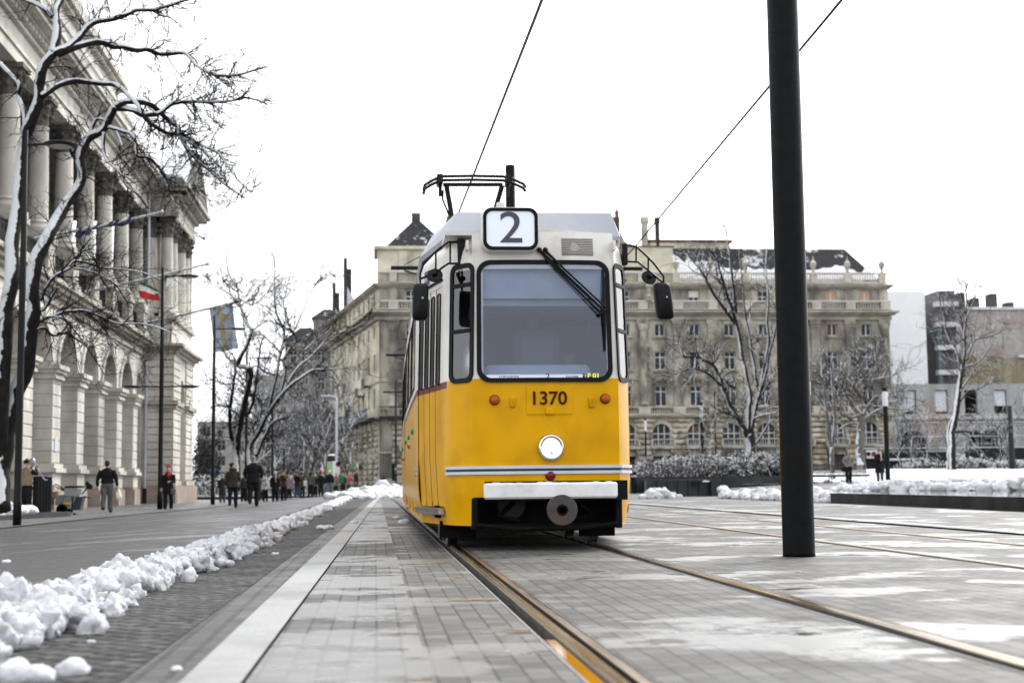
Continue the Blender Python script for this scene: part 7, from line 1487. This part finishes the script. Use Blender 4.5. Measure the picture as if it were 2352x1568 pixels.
# sweeper with broom
person(61, 44.4, 1.72, AW*.82, 'street cleaner in a tan vest and black sleeves shouldering a broom by the bin', TAN, .97, BK, hat=BK, sleeve=BK, armL=((-.28, -.12, 1.32), (-.12, -.28, 1.55)), armR=((.30, -.2, 1.30), (.14, -.32, 1.52)), bulk=1.12, vox=.018)
q = MB(); q.tube([at(78, 1064, 44), at(98, 1095, 44)], .018, 6); q.tube([at(98, 1095, 44), at(103, 1101, 44), at(109, 1102, 44)], .025, 6); q.ball(at(74, 1061, 44), (.10, .08, .14), 8, 6); tag(q.build('long_broom', mat('broom_steel', (.25, .26, .28), None, rough=.4, metal=.5), org=at(88, 1080, 44)), 'long-handled litter picker held up beside the street cleaner', 'tool')
person(535, 53.3, 1.66, AW, 'woman in an olive parka with fur hood and hair bun walking away', OL, .80, NV, hair='dark', hood='down', bun=True, stride=.35, flare=.05, headturn=R(-70), glasses=True, armL=((-.25, -.02, 1.14), (-.20, -.2, 1.05)), bulk=1.08, vox=.018)
person(582, 52, 1.82, AW, 'tall man in a plain black overcoat and black trousers walking away', BK, .82, BK, hair='grey', stride=.4, bulk=1.18, armR=((.30, .02, 1.15), (.26, -.12, .98)), armL=((-.30, .02, 1.15), (-.26, -.12, .98)), headturn=R(-40), vox=.018)
G_ = 'people standing about at the end of the street'
def crowd(px, Y, h, lb, **k): person(px, Y, h, k.pop('rz', 0.), lb, vox=.03, group=G_, **k)
PH = dict(armL=((-.22, -.14, 1.22), (-.05, -.24, 1.50)), armR=((.22, -.14, 1.22), (.05, -.24, 1.50)))
crowd(511, 82, 1.62, 'woman in a white knit cap and long dark coat left of the parka', top=DG, hem=.5, legs=MG, hat=LGY, flare=.04, stride=.2)
crowd(560, 84, 1.66, 'person in a dark grey jacket mostly hidden behind the tall man', top=DG, hem=.85, legs=BK)
crowd(600, 88, 1.60, 'person in dark brown with pale hair just behind the small white-hatted figure', top=BR, hem=.8, legs=DG, hair='white')
crowd(610, 83, 1.42, 'small figure in a white knit hat and white and grey jumper', top=WH, hem=.88, legs=BK, hat=WH, scarf=GYC, stride=.15)
crowd(632, 80, 1.66, 'woman with a white bobble hat and black and white checked scarf', top=BK, hem=.62, legs=BK, hat=WH, scarf=SCK, stride=.15, flare=.05)
crowd(643, 90, 1.66, 'dark-haired person looking over the checked-scarf woman', top=PUR, hem=.8, legs=JN)
crowd(652, 84, 1.74, 'man in a brown fur-collared jacket beside the checked scarf', top=BR, hem=.8, legs=BK, hood='down', rz=R(-25), **PH)
crowd(664, 96, 1.66, 'woman in a mauve pink coat', top=MAU, hem=.72, legs=BK, hair='brown', longhair=True, flare=.03)
crowd(683, 92, 1.72, 'photo-taker with a big fur-edged hood and white shoes', top=BK, hem=.85, legs=JN, shoes=WH, hood='up', flare=.03, **PH)
crowd(694, 98, 1.76, 'person in a brown coat right behind the fur hood', top=BR, hem=.72, legs=BK, rz=R(160))
crowd(713, 96, 1.74, 'woman in a dark grey quilted jacket seen from behind', top=MG, hem=.85, legs=BK, rz=AW, longhair=True, stride=.1)
crowd(724, 101, 1.60, 'blond person with a pale fur collar and dark coat', top=BK, hem=.75, legs=BK, hair='blond', hood='down', rz=R(150))
crowd(737, 100, 1.72, 'person all in black between blond head and pale jeans', top=BK, hem=.78, legs=BK, rz=AW)
crowd(757, 101, 1.78, 'grey-haired man in black jacket and pale jeans', top=BK, hem=.9, legs=JNL, hair='white', rz=AW, stride=.2, bulk=1.1)
crowd(772, 105, 1.66, 'woman in a khaki coat beside the pale-jeans man', top=KH, hem=.72, legs=BK, hair='blond', rz=R(120), stride=.2)
crowd(788, 118, 1.66, 'dark figure far back between khaki coat and red bag', top=NV, hem=.7, legs=BK)
crowd(801, 106, 1.72, 'woman in a grey coat with a mustard scarf', top=GYC, hem=.78, legs=BK, hair='dark', scarf=MUS, rz=R(60), flare=.04, skirt=JNL)
crowd(818, 110, 1.86, 'tall man in a navy jacket left of the snow bank', top=NV, hem=.85, legs=JN, rz=R(70), bulk=1.2)
crowd(864, 150, 1.72, 'distant walker in a pale grey coat', top=LGY, hem=.6, legs=BK, rz=AW, flare=.04)
crowd(881, 150, 1.74, 'distant walker in a long navy coat', top=NV, hem=.6, legs=BK, rz=AW, flare=.03)
bag('shoulder_bag', 804.5, 1100, 105.6, (.2, .08, .13), mat('red_leather', (.55, .015, .03), None, rough=.4), 'bright red shoulder bag carried by the grey-coated woman')
bag('shopping_bag', 786, 1100, 106, (.16, .1, .3), mat('green_bag', (.03, .13, .03), None, rough=.6), 'bright green shopping bag next to the khaki coat')
bag('shopping_bag', 701, 1108, 93, (.10, .08, .2), WHITEP, 'white carrier bag behind the photo-taker')
bag('yellow_bag', 707, 1106, 99, (.13, .1, .28), mat('yellow_bag', (.55, .48, .05), None, rough=.5), 'yellow bag left of the quilted jacket'); bag('yellow_bag', 729, 1106, 103, (.12, .1, .28), mat('yellow_bag', (.55, .48, .05), None, rough=.5), 'yellow bag between quilted jacket and black coat')
person(1950, 70.4, 1.66, W, 'woman with long brown hair and a pale grey jacket, hands in pockets, by the benches', PKG, .88, BK, hair='brown', longhair=True, scarf=None, stride=.15, armL=((-.27, .02, 1.14), (-.19, -.12, .98)), armR=((.27, .02, 1.14), (.19, -.12, .98)), vox=.02)
person(2022, 69.7, 1.74, W, 'blonde woman in a long black coat, white scarf and grey headband by the lamp column', BK, .52, JN, shoes=BRT, hair='blond', longhair=True, hat=GYC, scarf=WH, flare=.07, armL=((-.24, -.08, 1.12), (-.04, -.24, 1.16)), armR=((.24, -.08, 1.12), (.04, -.24, 1.14)), vox=.02)
bag('handbag', 1939, 1076, 70.2, (.14, .06, .12), BK, 'dark bag at the side of the pale grey jacket', strap=at(1953, 1045, 70.2))
person(1697, 128, 1.72, R(40), 'head and blue shoulders of a passer-by above the shrubs, left one', cm('blue', (.05, .10, .22)), .85, BK, vox=.03, dz=.55); person(1707.5, 130, 1.74, R(-40), 'dark-haired passer-by above the shrubs, right one', DG, .85, BK, vox=.03, dz=.6)
